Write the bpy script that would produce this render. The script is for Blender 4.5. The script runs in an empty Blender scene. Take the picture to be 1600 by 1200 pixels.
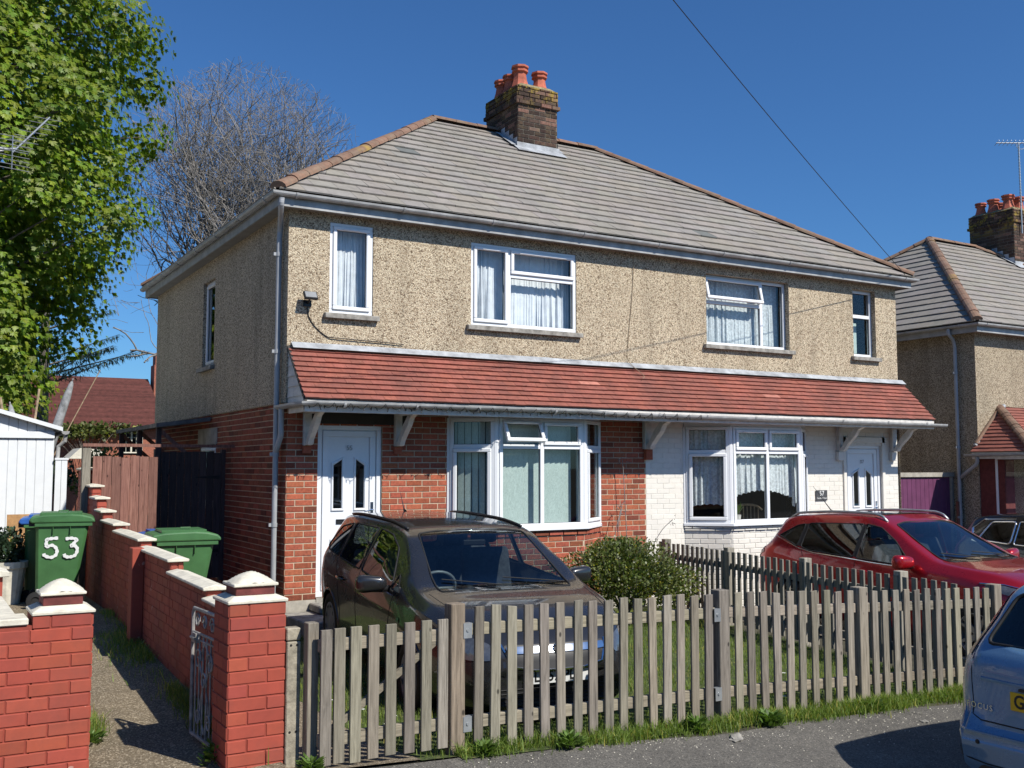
import bpy, bmesh, math, random
import numpy as np
from mathutils import Vector, Matrix
from mathutils.bvhtree import BVHTree
random.seed(7); rng = np.random.default_rng(7)
C = bpy.context.scene.collection
scene = bpy.context.scene
# ---------------- camera, sky, sun, exposure ----------------
YAW = math.radians(30.5); PITCH = math.atan(129/1609.)
cam_d = bpy.data.cameras.new('camera'); cam = bpy.data.objects.new('camera', cam_d); C.objects.link(cam)
cam.location = (-3.96, -12.06, 1.6); cam.rotation_euler = (math.pi/2+PITCH, 0, -YAW)
cam_d.sensor_width = 36; cam_d.lens = 36*1609/1600.; cam_d.clip_start = .05; cam_d.clip_end = 2000
scene.camera = cam
SUN = Vector((.40, -.95, 1.0)).normalized()
world = bpy.data.worlds.new('World'); scene.world = world; world.use_nodes = True
wn = world.node_tree.nodes; wl = world.node_tree.links
sky = wn.new('ShaderNodeTexSky'); sky.sky_type = 'NISHITA'; sky.sun_disc = False
sky.sun_elevation = math.asin(SUN.z); sky.sun_rotation = math.atan2(SUN.x, SUN.y)
sky.altitude = 0; sky.air_density = 1.0; sky.dust_density = 0.3; sky.ozone_density = 3.0
hue = wn.new('ShaderNodeMix'); hue.data_type = 'RGBA'; hue.blend_type = 'MULTIPLY'; hue.inputs[0].default_value = 1; hue.inputs[7].default_value = (.57, 1.03, 1.53, 1)
wl.new(sky.outputs[0], hue.inputs[6]); wl.new(hue.outputs[2], wn['Background'].inputs[0]); wn['Background'].inputs[1].default_value = 0.067
sl = bpy.data.lights.new('sun', 'SUN'); sun = bpy.data.objects.new('sun', sl); C.objects.link(sun)
sl.energy = 5.0; sl.angle = math.radians(.5); sl.color = (1, .955, .88)
sun.rotation_euler = SUN.to_track_quat('Z', 'Y').to_euler(); sun.location = (10, -20, 25)
scene.view_settings.view_transform = 'Standard'; scene.view_settings.look = 'None'
scene.view_settings.exposure = 0.14; scene.view_settings.gamma = 1
scene.render.engine = 'CYCLES'; scene.cycles.max_bounces = 8; scene.cycles.diffuse_bounces = 1; scene.cycles.transparent_max_bounces = 16

# ---------------- materials ----------------
class NT:
    def __init__(s, name):
        s.m = bpy.data.materials.new(name); s.m.use_nodes = True
        s.n = s.m.node_tree.nodes; s.l = s.m.node_tree.links
        s.b = s.n['Principled BSDF']; s.out = s.n['Material Output']
        s.tc = s.n.new('ShaderNodeTexCoord')
    def node(s, t, **kw):
        n = s.n.new('ShaderNode'+t)
        for k, v in kw.items(): setattr(n, k, v)
        return n
    def link(s, a, b): s.l.new(a, b)
    def coord(s, scale=(1, 1, 1), rot=(0, 0, 0), src='Object'):
        mp = s.node('Mapping'); mp.inputs['Scale'].default_value = scale; mp.inputs['Rotation'].default_value = rot
        s.link(s.tc.outputs[src], mp.inputs[0]); return mp.outputs[0]
    def noise(s, scale, detail=4, rough=.6, co=None, dist=0):
        n = s.node('TexNoise'); n.inputs['Scale'].default_value = scale; n.inputs['Detail'].default_value = detail
        n.inputs['Roughness'].default_value = rough; n.inputs['Distortion'].default_value = dist
        s.link(co or s.tc.outputs['Object'], n.inputs['Vector']); return n.outputs['Fac']
    def voro(s, scale, feature='F1', co=None, out='Distance'):
        n = s.node('TexVoronoi', feature=feature); n.inputs['Scale'].default_value = scale
        s.link(co or s.tc.outputs['Object'], n.inputs['Vector']); return n.outputs[out]
    def ramp(s, fac, stops):
        r = s.node('ValToRGB'); e = r.color_ramp.elements
        while len(e) < len(stops): e.new(.5)
        for i, (p, c) in enumerate(stops):
            e[i].position = p; e[i].color = (c, c, c, 1) if isinstance(c, (int, float)) else (*c, 1)
        s.link(fac, r.inputs[0]); return r.outputs[0]
    def mix(s, fac, a, b, mode='MIX'):
        m = s.node('Mix', data_type='RGBA', blend_type=mode)
        for inp, v in ((m.inputs[0], fac), (m.inputs[6], a), (m.inputs[7], b)):
            if isinstance(v, (int, float)): inp.default_value = v
            elif isinstance(v, tuple): inp.default_value = (*v, 1)
            else: s.link(v, inp)
        return m.outputs[2]
    def attr(s, name='tint'):
        a = s.node('Attribute'); a.attribute_name = name; return a.outputs['Color']
    def bump(s, h, strength=.5, dist=.01):
        b = s.node('Bump'); b.inputs['Strength'].default_value = strength; b.inputs['Distance'].default_value = dist
        s.link(h, b.inputs['Height']); s.link(b.outputs[0], s.b.inputs['Normal'])
    def col(s, c):
        if isinstance(c, tuple): s.b.inputs['Base Color'].default_value = (*c, 1)
        else: s.link(c, s.b.inputs['Base Color'])
    def set(s, rough=None, metal=None, coat=None, spec=None):
        if rough is not None:
            if isinstance(rough, (int, float)): s.b.inputs['Roughness'].default_value = rough
            else: s.link(rough, s.b.inputs['Roughness'])
        if metal is not None: s.b.inputs['Metallic'].default_value = metal
        if coat is not None: s.b.inputs['Coat Weight'].default_value = coat; s.b.inputs['Coat Roughness'].default_value = .04
        if spec is not None: s.b.inputs['Specular IOR Level'].default_value = spec
        return s.m
MAT = {}
def simple(name, c, rough=.5, metal=0, var=.12, scale=6, bump=0, bscale=80, coat=None, spec=None):
    t = NT(name); f = t.noise(scale, 5, .65)
    d = tuple(max(0, x*(1-var*2)) for x in c); l = tuple(min(1, x*(1+var)) for x in c)
    t.col(t.ramp(f, [(.3, d), (.7, l)]))
    if bump: t.bump(t.noise(bscale, 3), bump, .004)
    MAT[name] = t.set(rough, metal, coat, spec); return t.m
def tinted(name, c, rough=.8, nscale=30, var=.25, bump=.4, bdist=.003, extra=None):
    t = NT(name)
    f = t.noise(nscale, 5, .7)
    base = t.ramp(f, [(.3, tuple(x*(1-var) for x in c)), (.7, tuple(x*(1+var*.6) for x in c))])
    colr = t.mix(1.0, base, t.attr(), 'MULTIPLY')
    if extra: colr = extra(t, colr)
    t.col(colr)
    if bump: t.bump(t.noise(nscale*2.5, 4, .7), bump, bdist)
    MAT[name] = t.set(rough); return t.m
tinted('house_brick', (.41, .108, .055), .9, 28, .35)
def _dirt(t, c):
    c = t.mix(t.ramp(t.noise(7, 3, .6), [(.70, 0.), (.72, .8)]), c, (.55, .33, .27))
    return t.mix(t.ramp(t.noise(2.2, 5, .7), [(.45, 0.), (.8, .55)]), c, (.12, .05, .04))
tinted('painted_brick', (.375, .072, .042), .8, 5, .16, .35, .002, _dirt)
def _wdirt(t, c): return t.mix(t.ramp(t.noise(1.3, 5, .7), [(.5, 0.), (.9, .35)]), c, (.6, .5, .38))
tinted('white_painted_brick', (.80, .76, .68), .6, 6, .05, .3, .002, _wdirt)
def _lich(t, c):
    s = t.node('SeparateXYZ'); t.link(t.tc.outputs['Object'], s.inputs[0]); m = t.node('MapRange'); m.inputs[1].default_value = 7.85; m.inputs[2].default_value = 8.3; t.link(s.outputs[2], m.inputs[0])
    n = t.ramp(t.noise(4.5, 6, .75), [(.50, 0.), (.58, .85)]); f = t.mix(1., n, m.outputs[0], 'MULTIPLY'); return t.mix(f, c, (.36, .25, .035))
tinted('chimney_brick', (.055, .035, .027), .95, 30, .5, .5, .004,
       lambda t, c: _lich(t, t.mix(t.ramp(t.noise(5, 5, .75), [(.5, 0.), (.62, .25), (.9, .5)]), c, (.2, .15, .07))))
tinted('grey_tile', (.30, .272, .235), .92, 9, .2, .5, .004,
       lambda t, c: t.mix(t.ramp(t.noise(1.1, 6, .7), [(.42, 0.), (.8, .5)]), c, (.17, .15, .13)))
def _rt(t, c):
    c = t.mix(t.ramp(t.noise(1.6, 6, .75), [(.40, 0.), (.68, .75)]), c, (.15, .062, .05))
    return t.mix(t.ramp(t.voro(13), [(.035, 1.), (.07, 0.)]), c, (.5, .42, .26))
tinted('red_tile', (.33, .105, .072), .85, 14, .25, .4, .003, _rt)
def _ridge(t, c):
    c = t.mix(t.ramp(t.noise(4, 6, .75), [(.45, 0.), (.65, .7)]), c, (.22, .17, .12))
    return t.mix(t.ramp(t.noise(1.1, 3, .6), [(.62, 0.), (.72, .8)]), c, (.36, .24, .05))
tinted('ridge_tile', (.23, .13, .085), .9, 14, .3, .6, .005, _ridge)
simple('mortar', (.56, .44, .31), .95, var=.15, bump=.4)
simple('dark_mortar', (.17, .15, .12), .95, var=.15, bump=.4)
simple('painted_mortar', (.31, .056, .034), .8, var=.15, bump=.4)
simple('white_mortar', (.76, .72, .64), .7, var=.1, bump=.3)
simple('upvc', (.86, .87, .88), .3, var=.02, scale=3)
simple('white_paint', (.74, .70, .64), .55, var=.12, scale=9, bump=.4, bscale=40)
simple('grey_plastic', (.40, .41, .42), .4, var=.08, scale=3)
simple('gutter_plastic', (.42, .42, .41), .4, var=.18, scale=5)
simple('soffit_paint', (.30, .28, .25), .6, var=.1, scale=4)
simple('lead', (.40, .415, .43), .65, .0, var=.25, scale=5, bump=.5, bscale=18)
simple('black_plastic', (.015, .015, .016), .4, var=.2)
simple('black_rubber', (.012, .012, .012), .75, var=.3)
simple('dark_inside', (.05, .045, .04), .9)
simple('felt', (.06, .05, .045), .9)
simple('terracotta', (.50, .13, .07), .75, var=.22, scale=7, bump=.3)
simple('coping_paint', (.74, .69, .56), .8, var=.14, scale=9, bump=.6, bscale=45)
simple('concrete', (.36, .32, .24), .95, var=.25, scale=20, bump=.6, bscale=90)
simple('wall_render_plain', (.42, .39, .33), .95, var=.2, scale=5, bump=.5)
simple('iron_white', (.33, .315, .295), .5, var=.35, scale=14, bump=.4)
simple('galvanised', (.48, .50, .50), .4, .6, var=.15)
simple('chrome', (.75, .76, .78), .12, 1.0, var=.02)
simple('alloy', (.38, .38, .39), .35, .7, var=.1)
simple('seat_cloth', (.06, .063, .075), .9, var=.3, scale=20)
simple('seat_light', (.16, .17, .2), .9, var=.2, scale=20)
simple('bin_green', (.065, .175, .06), .42, var=.14, scale=3, bump=.15)
simple('bin_blue', (.03, .12, .42), .4, var=.12)
simple('slate', (.07, .072, .075), .6, var=.1)
simple('plywood', (.48, .26, .10), .7, var=.25, scale=5)
simple('bark', (.16, .14, .115), .9, var=.4, scale=9, bump=.5, bscale=30)
simple('dead_twig', (.27, .25, .23), .9, var=.3, scale=5)
simple('stone', (.34, .32, .28), .9, var=.3, scale=9, bump=.8, bscale=30)
simple('soil', (.08, .06, .04), 1, var=.3)
simple('petal', (.8, .8, .72), .7, var=.05); simple('petal_yellow', (.7, .5, .03), .7, var=.1)
simple('letter_white', (.85, .85, .82), .6, var=.03)
simple('letter_grey', (.33, .34, .36), .4, var=.03)
simple('letter_black', (.012, .012, .012), .5, var=.03)
simple('plate_white', (.75, .76, .74), .35, var=.03); simple('plate_yellow', (.75, .42, .01), .35, var=.03)
simple('garage_white', (.80, .83, .85), .35, var=.03)
simple('metal_roof_grey', (.18, .17, .16), .7, var=.3)
simple('cable_black', (.01, .01, .01), .5)
simple('tail_red', (.35, .01, .012), .12, var=.2, coat=1.0)
simple('lamp_clear', (.16, .17, .18), .08, .5, var=.25, scale=16, coat=1.0)
simple('door_white', (.84, .86, .88), .28, var=.02)
simple('cap_grey', (.24, .25, .26), .5, .2, var=.1)
simple('wood_pale', (.40, .30, .19), .8, var=.3, scale=8)
simple('grey_cloth', (.30, .31, .32), .9, var=.3, scale=9)
def wood(name, dark, light, axis='z', purple=None, gs=9):
    t = NT(name); sc = {'z': (1, 1, .06), 'x': (.06, 1, 1), 'y': (1, .06, 1)}[axis]
    co = t.coord(tuple(v*gs for v in sc))
    g = t.noise(6, 6, .7, co, .6); g2 = t.noise(1.7, 4, .6)
    base = t.ramp(g, [(.32, dark), (.5, tuple((a+b)/2 for a, b in zip(dark, light))), (.68, light)])
    base = t.mix(t.ramp(g2, [(.4, 0.), (.75, .5)]), base, purple or tuple(x*.8 for x in light))
    knot = t.ramp(t.voro(3.1, co=t.coord((2.3, 2.3, 1.3))), [(.05, 1.), (.09, 0.)])
    base = t.mix(knot, base, tuple(x*.5 for x in dark))
    crack = t.ramp(t.noise(15, 3, .5, t.coord(tuple(v*(1 if v == 1 else .35)*5 for v in sc))), [(.30, .65), (.38, 0.)]); base = t.mix(crack, base, tuple(x*.35 for x in dark))
    t.col(t.mix(1.0, base, t.attr(), 'MULTIPLY')); t.bump(g, .7, .004)
    MAT[name] = t.set(.85)
wood('fence_wood', (.11, .097, .074), (.345, .31, .245), 'z')
wood('fence_rail_wood', (.14, .12, .09), (.38, .33, .25), 'x')
wood('divider_wood', (.12, .107, .082), (.34, .31, .25), 'z')
wood('stained_wood', (.12, .045, .032), (.34, .175, .13), 'z', (.22, .10, .08))
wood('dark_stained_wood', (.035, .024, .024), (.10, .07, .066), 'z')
simple('purple_paint', (.155, .045, .11), .5, var=.12, scale=4, bump=.3, bscale=30)
# pebbledash
def pebble(name, lo, mid, hi):
    t = NT(name)
    c = t.voro(72, out='Color'); sep = t.node('SeparateColor'); t.link(c, sep.inputs[0])
    base = t.ramp(sep.outputs[0], [(.0, lo), (.24, mid), (.52, hi), (1., tuple(min(1, x*1.25) for x in hi))])
    d = t.voro(72, feature='DISTANCE_TO_EDGE')
    base = t.mix(t.ramp(d, [(.0, .75), (.15, 0.)]), base, tuple(x*.45 for x in lo))
    base = t.mix(t.ramp(t.noise(.9, 5, .65), [(.45, 0.), (.85, .35)]), base, tuple(x*.7 for x in mid))
    streak = t.ramp(t.noise(3, 4, .6, t.coord((1, 1, .12))), [(.48, 0.), (.8, .42)])
    base = t.mix(streak, base, tuple(x*.6 for x in lo)); t.col(base)
    t.bump(t.mix(.5, t.ramp(d, [(0, 0.), (.3, 1.)]), t.noise(60, 4)), .9, .012)
    MAT[name] = t.set(.95)
pebble('pebbledash', (.165, .115, .07), (.59, .45, .295), (.84, .69, .49))
pebble('pebbledash_dirty', (.14, .10, .06), (.45, .35, .23), (.66, .55, .39))
# ground kinds
def aggregate(name, a, b, c, sc, fleck=.1, patch=None):
    t = NT(name); v = t.voro(sc, out='Color'); sep = t.node('SeparateColor'); t.link(v, sep.inputs[0])
    base = t.ramp(sep.outputs[1], [(0, a), (.55, b), (1-fleck, b), (1-fleck*.6, c)])
    n = t.ramp(t.noise(.7, 6, .7), [(.3, .72), (.7, 1.12)]); base = t.mix(1., base, n, 'MULTIPLY')
    n = t.ramp(t.noise(9, 5, .7), [(.3, .8), (.7, 1.12)]); base = t.mix(1., base, n, 'MULTIPLY')
    if patch: base = t.mix(t.ramp(t.noise(1.9, 4, .7), [(.55, 0.), (.7, .6)]), base, patch)
    t.col(base); t.bump(t.noise(sc*1.2, 4, .7), .7, .006); MAT[name] = t.set(.92)
aggregate('asphalt', (.07, .065, .057), (.145, .134, .115), (.24, .22, .185), 120, .08)
aggregate('path_concrete', (.12, .092, .055), (.25, .20, .13), (.50, .42, .30), 115, .16)
aggregate('yard_concrete', (.13, .11, .08), (.24, .205, .15), (.42, .38, .3), 60, .10)
simple('earth', (.065, .06, .035), 1, var=.3, scale=3, bump=.5)
aggregate('lawn_soil', (.035, .045, .012), (.07, .10, .02), (.14, .14, .05), 50, .1)
def leaf(name, dark, light, trans=.35, rough=.5):
    t = NT(name); base = t.mix(1., t.ramp(t.noise(1.5, 3), [(.3, dark), (.7, light)]), t.attr(), 'MULTIPLY')
    t.col(base); t.b.inputs['Roughness'].default_value = rough
    tr = t.node('BsdfTranslucent'); t.link(t.mix(1., base, (1.3, 1.5, .6), 'MULTIPLY'), tr.inputs[0])
    ms = t.node('MixShader'); ms.inputs[0].default_value = trans
    t.link(t.b.outputs[0], ms.inputs[1]); t.link(tr.outputs[0], ms.inputs[2]); t.link(ms.outputs[0], t.out.inputs[0])
    MAT[name] = t.m
leaf('chestnut_leaf', (.13, .195, .018), (.25, .33, .035), .42)
leaf('bush_leaf', (.075, .10, .022), (.16, .18, .05), .25, .45)
leaf('grass_blade', (.12, .19, .025), (.22, .29, .06), .35, .55)
leaf('conifer_leaf', (.03, .06, .03), (.06, .09, .045), .15)
leaf('weed_leaf', (.08, .15, .025), (.16, .24, .05), .3)
def glass(name, tint=(.9, .95, .93), base=.05, gloss=(1, 1, 1)):
    t = NT(name); lw = t.node('LayerWeight'); lw.inputs[0].default_value = .5
    p = t.node('Math', operation='POWER'); t.link(lw.outputs['Facing'], p.inputs[0]); p.inputs[1].default_value = 4
    m = t.node('Math', operation='MULTIPLY_ADD'); t.link(p.outputs[0], m.inputs[0]); m.inputs[1].default_value = .9; m.inputs[2].default_value = base
    tr = t.node('BsdfTransparent'); tr.inputs[0].default_value = (*tint, 1)
    g = t.node('BsdfGlossy'); g.inputs['Roughness'].default_value = .015; g.inputs[0].default_value = (*gloss, 1)
    ms = t.node('MixShader'); t.link(m.outputs[0], ms.inputs[0]); t.link(tr.outputs[0], ms.inputs[1]); t.link(g.outputs[0], ms.inputs[2])
    t.link(ms.outputs[0], t.out.inputs[0]); MAT[name] = t.m
glass('window_glass', (.94, .97, .97), .055); glass('car_glass', (.62, .70, .70), .055); glass('privacy_glass', (.06, .07, .07), .10)
def cloth(name, c, trans=.4, lace=False, wscale=70):
    t = NT(name); base = t.ramp(t.noise(9, 4), [(.3, tuple(x*.82 for x in c)), (.7, c)]); t.col(base); t.b.inputs['Roughness'].default_value = .9
    tr = t.node('BsdfTranslucent'); tr.inputs[0].default_value = (*c, 1)
    ms = t.node('MixShader'); ms.inputs[0].default_value = trans
    t.link(t.b.outputs[0], ms.inputs[1]); t.link(tr.outputs[0], ms.inputs[2]); last = ms.outputs[0]
    if lace:
        tp = t.node('BsdfTransparent'); m2 = t.node('MixShader')
        f = t.ramp(t.noise(26, 5, .75), [(.42, .30), (.58, .0)]); t.link(f, m2.inputs[0])
        t.link(last, m2.inputs[1]); t.link(tp.outputs[0], m2.inputs[2]); last = m2.outputs[0]
    t.link(last, t.out.inputs[0]); MAT[name] = t.m
cloth('net_curtain', (.93, .95, .98), .06); cloth('lace_curtain', (.88, .93, .94), .12, True)
def blindm():
    t = NT('blind_fabric'); w = t.noise(22, 3, .6, t.coord((1, 1, .35)), 2.5)
    base = t.ramp(w, [(.44, (.52, .63, .58)), (.5, (.40, .50, .46)), (.56, (.55, .66, .61))]); t.col(base); MAT['blind_fabric'] = t.set(.8)
blindm()
def paint(name, c, metal=.35, rough=.22, flake=.03):
    t = NT(name); f = t.noise(900, 2); t.col(t.ramp(f, [(.3, tuple(x*(1-flake*4) for x in c)), (.7, tuple(min(1, x*(1+flake*4)) for x in c))]))
    d = t.ramp(t.noise(2.5, 6, .7), [(.35, rough), (.75, rough+.16)]); MAT[name] = t.set(d, metal, 1.0)
    t.b.inputs['Coat Roughness'].default_value = .05
paint('paint_grey', (.030, .030, .031), .4); paint('paint_red', (.42, .008, .013), .5, .24)
paint('paint_blue', (.12, .235, .38), .3); paint('paint_black', (.008, .008, .009), .2)

# ---------------- mesh helpers ----------------
class MB:
    def __init__(s): s.v = []; s.f = []; s.t = []; s.mi = []
    def face(s, pts, tint=1.0, mi=0):
        i = len(s.v); s.v += [tuple(p) for p in pts]; s.f.append(tuple(range(i, i+len(pts)))); s.t.append(tint); s.mi.append(mi)
    def faces(s, vs, fs, tint=1.0, mi=0):
        i = len(s.v); s.v += [tuple(p) for p in vs]
        for f in fs: s.f.append(tuple(i+k for k in f)); s.t.append(tint); s.mi.append(mi)
    def box(s, x0, x1, y0, y1, z0, z1, tint=1.0, mi=0, T=None):
        vs = [(x, y, z) for z in (z0, z1) for y in (y0, y1) for x in (x0, x1)]
        if T: vs = [T(Vector(p)) for p in vs]
        fs = [(0, 2, 3, 1), (4, 5, 7, 6), (0, 1, 5, 4), (2, 6, 7, 3), (0, 4, 6, 2), (1, 3, 7, 5)]
        s.faces(vs, fs, tint, mi)
    def prism(s, poly, f0, f1, tint=1.0, mi=0):
        """poly: list of 2D; f0/f1 map 2D -> 3D for the two caps"""
        n = len(poly); a = [f0(p) for p in poly]; b = [f1(p) for p in poly]
        s.faces(a+b, [tuple(range(n-1, -1, -1)), tuple(range(n, 2*n))]+[(i, (i+1) % n, n+(i+1) % n, n+i) for i in range(n)], tint, mi)
    def tube(s, pts, r, n=8, tint=1.0, mi=0, caps=True):
        pts = [Vector(p) for p in pts]; rs = r if isinstance(r, (list, tuple)) else [r]*len(pts)
        vs = []; up = None
        for i, p in enumerate(pts):
            d = (pts[min(i+1, len(pts)-1)]-pts[max(i-1, 0)])
            d = d.normalized() if d.length > 1e-9 else Vector((0, 0, 1))
            if up is None: up = Vector((0, 0, 1)) if abs(d.z) < .9 else Vector((1, 0, 0))
            a = d.cross(up); a = a.normalized() if a.length > 1e-6 else d.orthogonal().normalized()
            b = d.cross(a).normalized(); up = -b if (-b).dot(up) > 0 else b
            for k in range(n):
                an = 2*math.pi*k/n; vs.append(p+(a*math.cos(an)+b*math.sin(an))*rs[i])
        fs = [(i*n+k, i*n+(k+1) % n, (i+1)*n+(k+1) % n, (i+1)*n+k) for i in range(len(pts)-1) for k in range(n)]
        if caps: fs += [tuple(range(n-1, -1, -1)), tuple(range((len(pts)-1)*n, len(pts)*n))]
        s.faces(vs, fs, tint, mi)
    def lathe(s, prof, n=24, T=None, tint=1.0, mi=0, sq=None):
        """prof: (r,z) list around z"""
        vs = []
        for r, z in prof:
            for k in range(n):
                a = 2*math.pi*k/n; p = Vector((r*math.cos(a), r*math.sin(a), z)); vs.append(T(p) if T else p)
        m = len(prof)
        fs = [(i*n+k, i*n+(k+1) % n, (i+1)*n+(k+1) % n, (i+1)*n+k) for i in range(m-1) for k in range(n)]
        fs += [tuple(range(n-1, -1, -1)), tuple(range((m-1)*n, m*n))]
        s.faces(vs, fs, tint, mi)
    def build(s, name, mats, parent=None, smooth=False, bevel=0, label=None, recalc=True, segs=1, subsurf=0):
        me = bpy.data.meshes.new(name); me.from_pydata(s.v, [], s.f)
        mats = mats if isinstance(mats, (list, tuple)) else [mats]
        for m in mats: me.materials.append(MAT[m] if isinstance(m, str) else m)
        if any(s.mi): me.polygons.foreach_set('material_index', s.mi)
        if any((t != 1.0) if not isinstance(t, tuple) else True for t in s.t) or any(m_ in ('fence_wood', 'fence_rail_wood') for m_ in mats) or True:
            ca = me.color_attributes.new('tint', 'FLOAT_COLOR', 'CORNER'); buf = []
            for f, t in zip(s.f, s.t):
                c = (t, t, t, 1) if isinstance(t, (int, float)) else (*t, 1)
                for _ in f: buf.extend(c)
            ca.data.foreach_set('color', buf)
        if recalc or smooth:
            bm = bmesh.new(); bm.from_mesh(me)
            if smooth: bmesh.ops.remove_doubles(bm, verts=bm.verts, dist=1e-5)
            bmesh.ops.recalc_face_normals(bm, faces=bm.faces); bm.to_mesh(me); bm.free()
        if smooth: me.polygons.foreach_set('use_smooth', [True]*len(me.polygons))
        o = bpy.data.objects.new(name, me); C.objects.link(o)
        if parent: o.parent = parent
        if bevel:
            b = o.modifiers.new('bevel', 'BEVEL'); b.width = bevel; b.segments = segs; b.limit_method = 'ANGLE'
        if subsurf:
            b = o.modifiers.new('subsurf', 'SUBSURF'); b.levels = b.render_levels = subsurf
        if label: o['label'] = label
        return o
def thing(name, label, cat, loc=(0, 0, 0), rotz=0, group=None):
    o = bpy.data.objects.new(name, None); C.objects.link(o); o.location = loc; o.rotation_euler = (0, 0, rotz)
    o.empty_display_size = .2
    return tag(o, label, cat, group)
def tag(o, label, cat, group=None):
    o['label'] = label; o['category'] = cat
    if group: o['group'] = group
    return o
def kind(o, k='structure'): o['kind'] = k; return o
def origin_to(o, loc):
    """move the object's origin, keep the mesh in place"""
    loc = Vector(loc); o.data.transform(Matrix.Translation(-loc)); o.location = loc; return o
def big_mesh(name, V, F, mat, tint=None, parent=None, smooth=False):
    V = np.asarray(V, dtype=np.float32); F = np.asarray(F, dtype=np.int32); k = F.shape[1]
    me = bpy.data.meshes.new(name); me.vertices.add(len(V)); me.vertices.foreach_set('co', V.ravel())
    me.loops.add(F.size); me.loops.foreach_set('vertex_index', F.ravel())
    me.polygons.add(len(F)); me.polygons.foreach_set('loop_start', np.arange(0, F.size, k, dtype=np.int32))
    me.update(calc_edges=True)
    me.materials.append(MAT[mat])
    ca = me.color_attributes.new('tint', 'FLOAT_COLOR', 'CORNER')
    t = np.ones((len(F), 3)) if tint is None else tint
    cc = np.ones((len(F), k, 4), dtype=np.float32); cc[:, :, :3] = t[:, None, :]; ca.data.foreach_set('color', cc.ravel())
    if smooth: me.polygons.foreach_set('use_smooth', np.ones(len(F), dtype=bool))
    me.validate()
    o = bpy.data.objects.new(name, me); C.objects.link(o)
    if parent: o.parent = parent
    return o
def frame(O, U, N):
    """local (u, n, z) -> world"""
    O = Vector(O); U = Vector(U).normalized(); N = Vector(N).normalized()
    return lambda p: O+U*p[0]+N*p[1]+Vector((0, 0, 1))*p[2]
def rects_minus(u0, u1, holes):
    segs = [(u0, u1)]
    for a, b in holes:
        ns = []
        for s, e in segs:
            if b <= s or a >= e: ns.append((s, e)); continue
            if a > s: ns.append((s, a))
            if b < e: ns.append((b, e))
        segs = ns
    return [(s, e) for s, e in segs if e-s > .012]
def sheet(mb, T, u0, u1, z0, z1, holes=(), reveal=0, tint=1.0):
    us = sorted({u0, u1, *[h[0] for h in holes], *[h[1] for h in holes]}); zs = sorted({z0, z1, *[h[2] for h in holes], *[h[3] for h in holes]})
    us = [u for u in us if u0 <= u <= u1]; zs = [z for z in zs if z0 <= z <= z1]
    for a, b in zip(us, us[1:]):
        for c, d in zip(zs, zs[1:]):
            m = ((a+b)/2, (c+d)/2)
            if any(h[0] < m[0] < h[1] and h[2] < m[1] < h[3] for h in holes): continue
            mb.face([T((a, 0, c)), T((b, 0, c)), T((b, 0, d)), T((a, 0, d))], tint)
    if reveal:
        for h in holes:
            r = -reveal
            mb.face([T((h[0], 0, h[2])), T((h[0], r, h[2])), T((h[0], r, h[3])), T((h[0], 0, h[3]))], tint)
            mb.face([T((h[1], 0, h[2])), T((h[1], r, h[2])), T((h[1], r, h[3])), T((h[1], 0, h[3]))], tint)
            mb.face([T((h[0], 0, h[3])), T((h[1], 0, h[3])), T((h[1], r, h[3])), T((h[0], r, h[3]))], tint)
            mb.face([T((h[0], 0, h[2])), T((h[1], 0, h[2])), T((h[1], r, h[2])), T((h[0], r, h[2]))], tint)
def brick_tint(v=.22, dark=.12):
    t = 1+random.uniform(-v, v*.5)
    if random.random() < dark: t *= .55
    return (t*random.uniform(.94, 1.05), t*random.uniform(.9, 1.1), t*random.uniform(.9, 1.1))
def bricks(mb, T, u0, u1, z0, z1, holes=(), course=.075, L=.225, joint=.011, proud=.006, bond=0, tf=brick_tint, zref=0., ch=.003, mi=0):
    k0 = int(math.floor((z0-zref)/course+.001)); k1 = int(math.ceil((z1-zref)/course-.001))
    for k in range(k0, k1):
        a = max(z0, zref+k*course)+joint/2; b = min(z1, zref+(k+1)*course)-joint/2
        if b-a < .012: continue
        hs = [(h[0], h[1]) for h in holes if h[2] < (a+b)/2 < h[3]]
        off = (L/2 if (k+bond) % 2 else 0.)
        i0 = int(math.floor((u0-off)/L))-1; i1 = int(math.ceil((u1-off)/L))+1
        for i in range(i0, i1):
            s = max(u0, off+i*L)+joint/2; e = min(u1, off+(i+1)*L)-joint/2
            if e-s < .015: continue
            for (p, q) in rects_minus(s, e, hs):
                w = proud+random.uniform(-.0015, .0015); c = min(ch, (q-p)/3); dz = random.uniform(-.0012, .0012)
                A = [T((p, 0, a+dz)), T((q, 0, a+dz)), T((q, 0, b+dz)), T((p, 0, b+dz))]
                B = [T((p+c, w, a+c+dz)), T((q-c, w, a+c+dz)), T((q-c, w, b-c+dz)), T((p+c, w, b-c+dz))]
                mb.faces(A+B, [(4, 5, 6, 7), (0, 1, 5, 4), (1, 2, 6, 5), (2, 3, 7, 6), (3, 0, 4, 7)], tf(), mi)
def ground_z(x, y):
    s = float(np.interp(x, [-3.3, -2.9, -2, -.9, 1.2, 4.6, 14], [-.27, -.23, -.17, -.215, -.30, -.40, -.66]))
    if x < -1.955: h0 = 0.; t = min(1., max(0., (y+6.4)/6.4))
    else: h0 = float(np.interp(x, [-1.9, 0, 5.4, 7, 11, 13], [-.27, -.31, -.42, -.53, -.62, -.64])); t = min(1., max(0., (y+6.2)/.8))
    z = s+(h0-s)*t
    if y < -6.25: z -= .13*min(1.7, -6.25-y)
    return z
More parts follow.
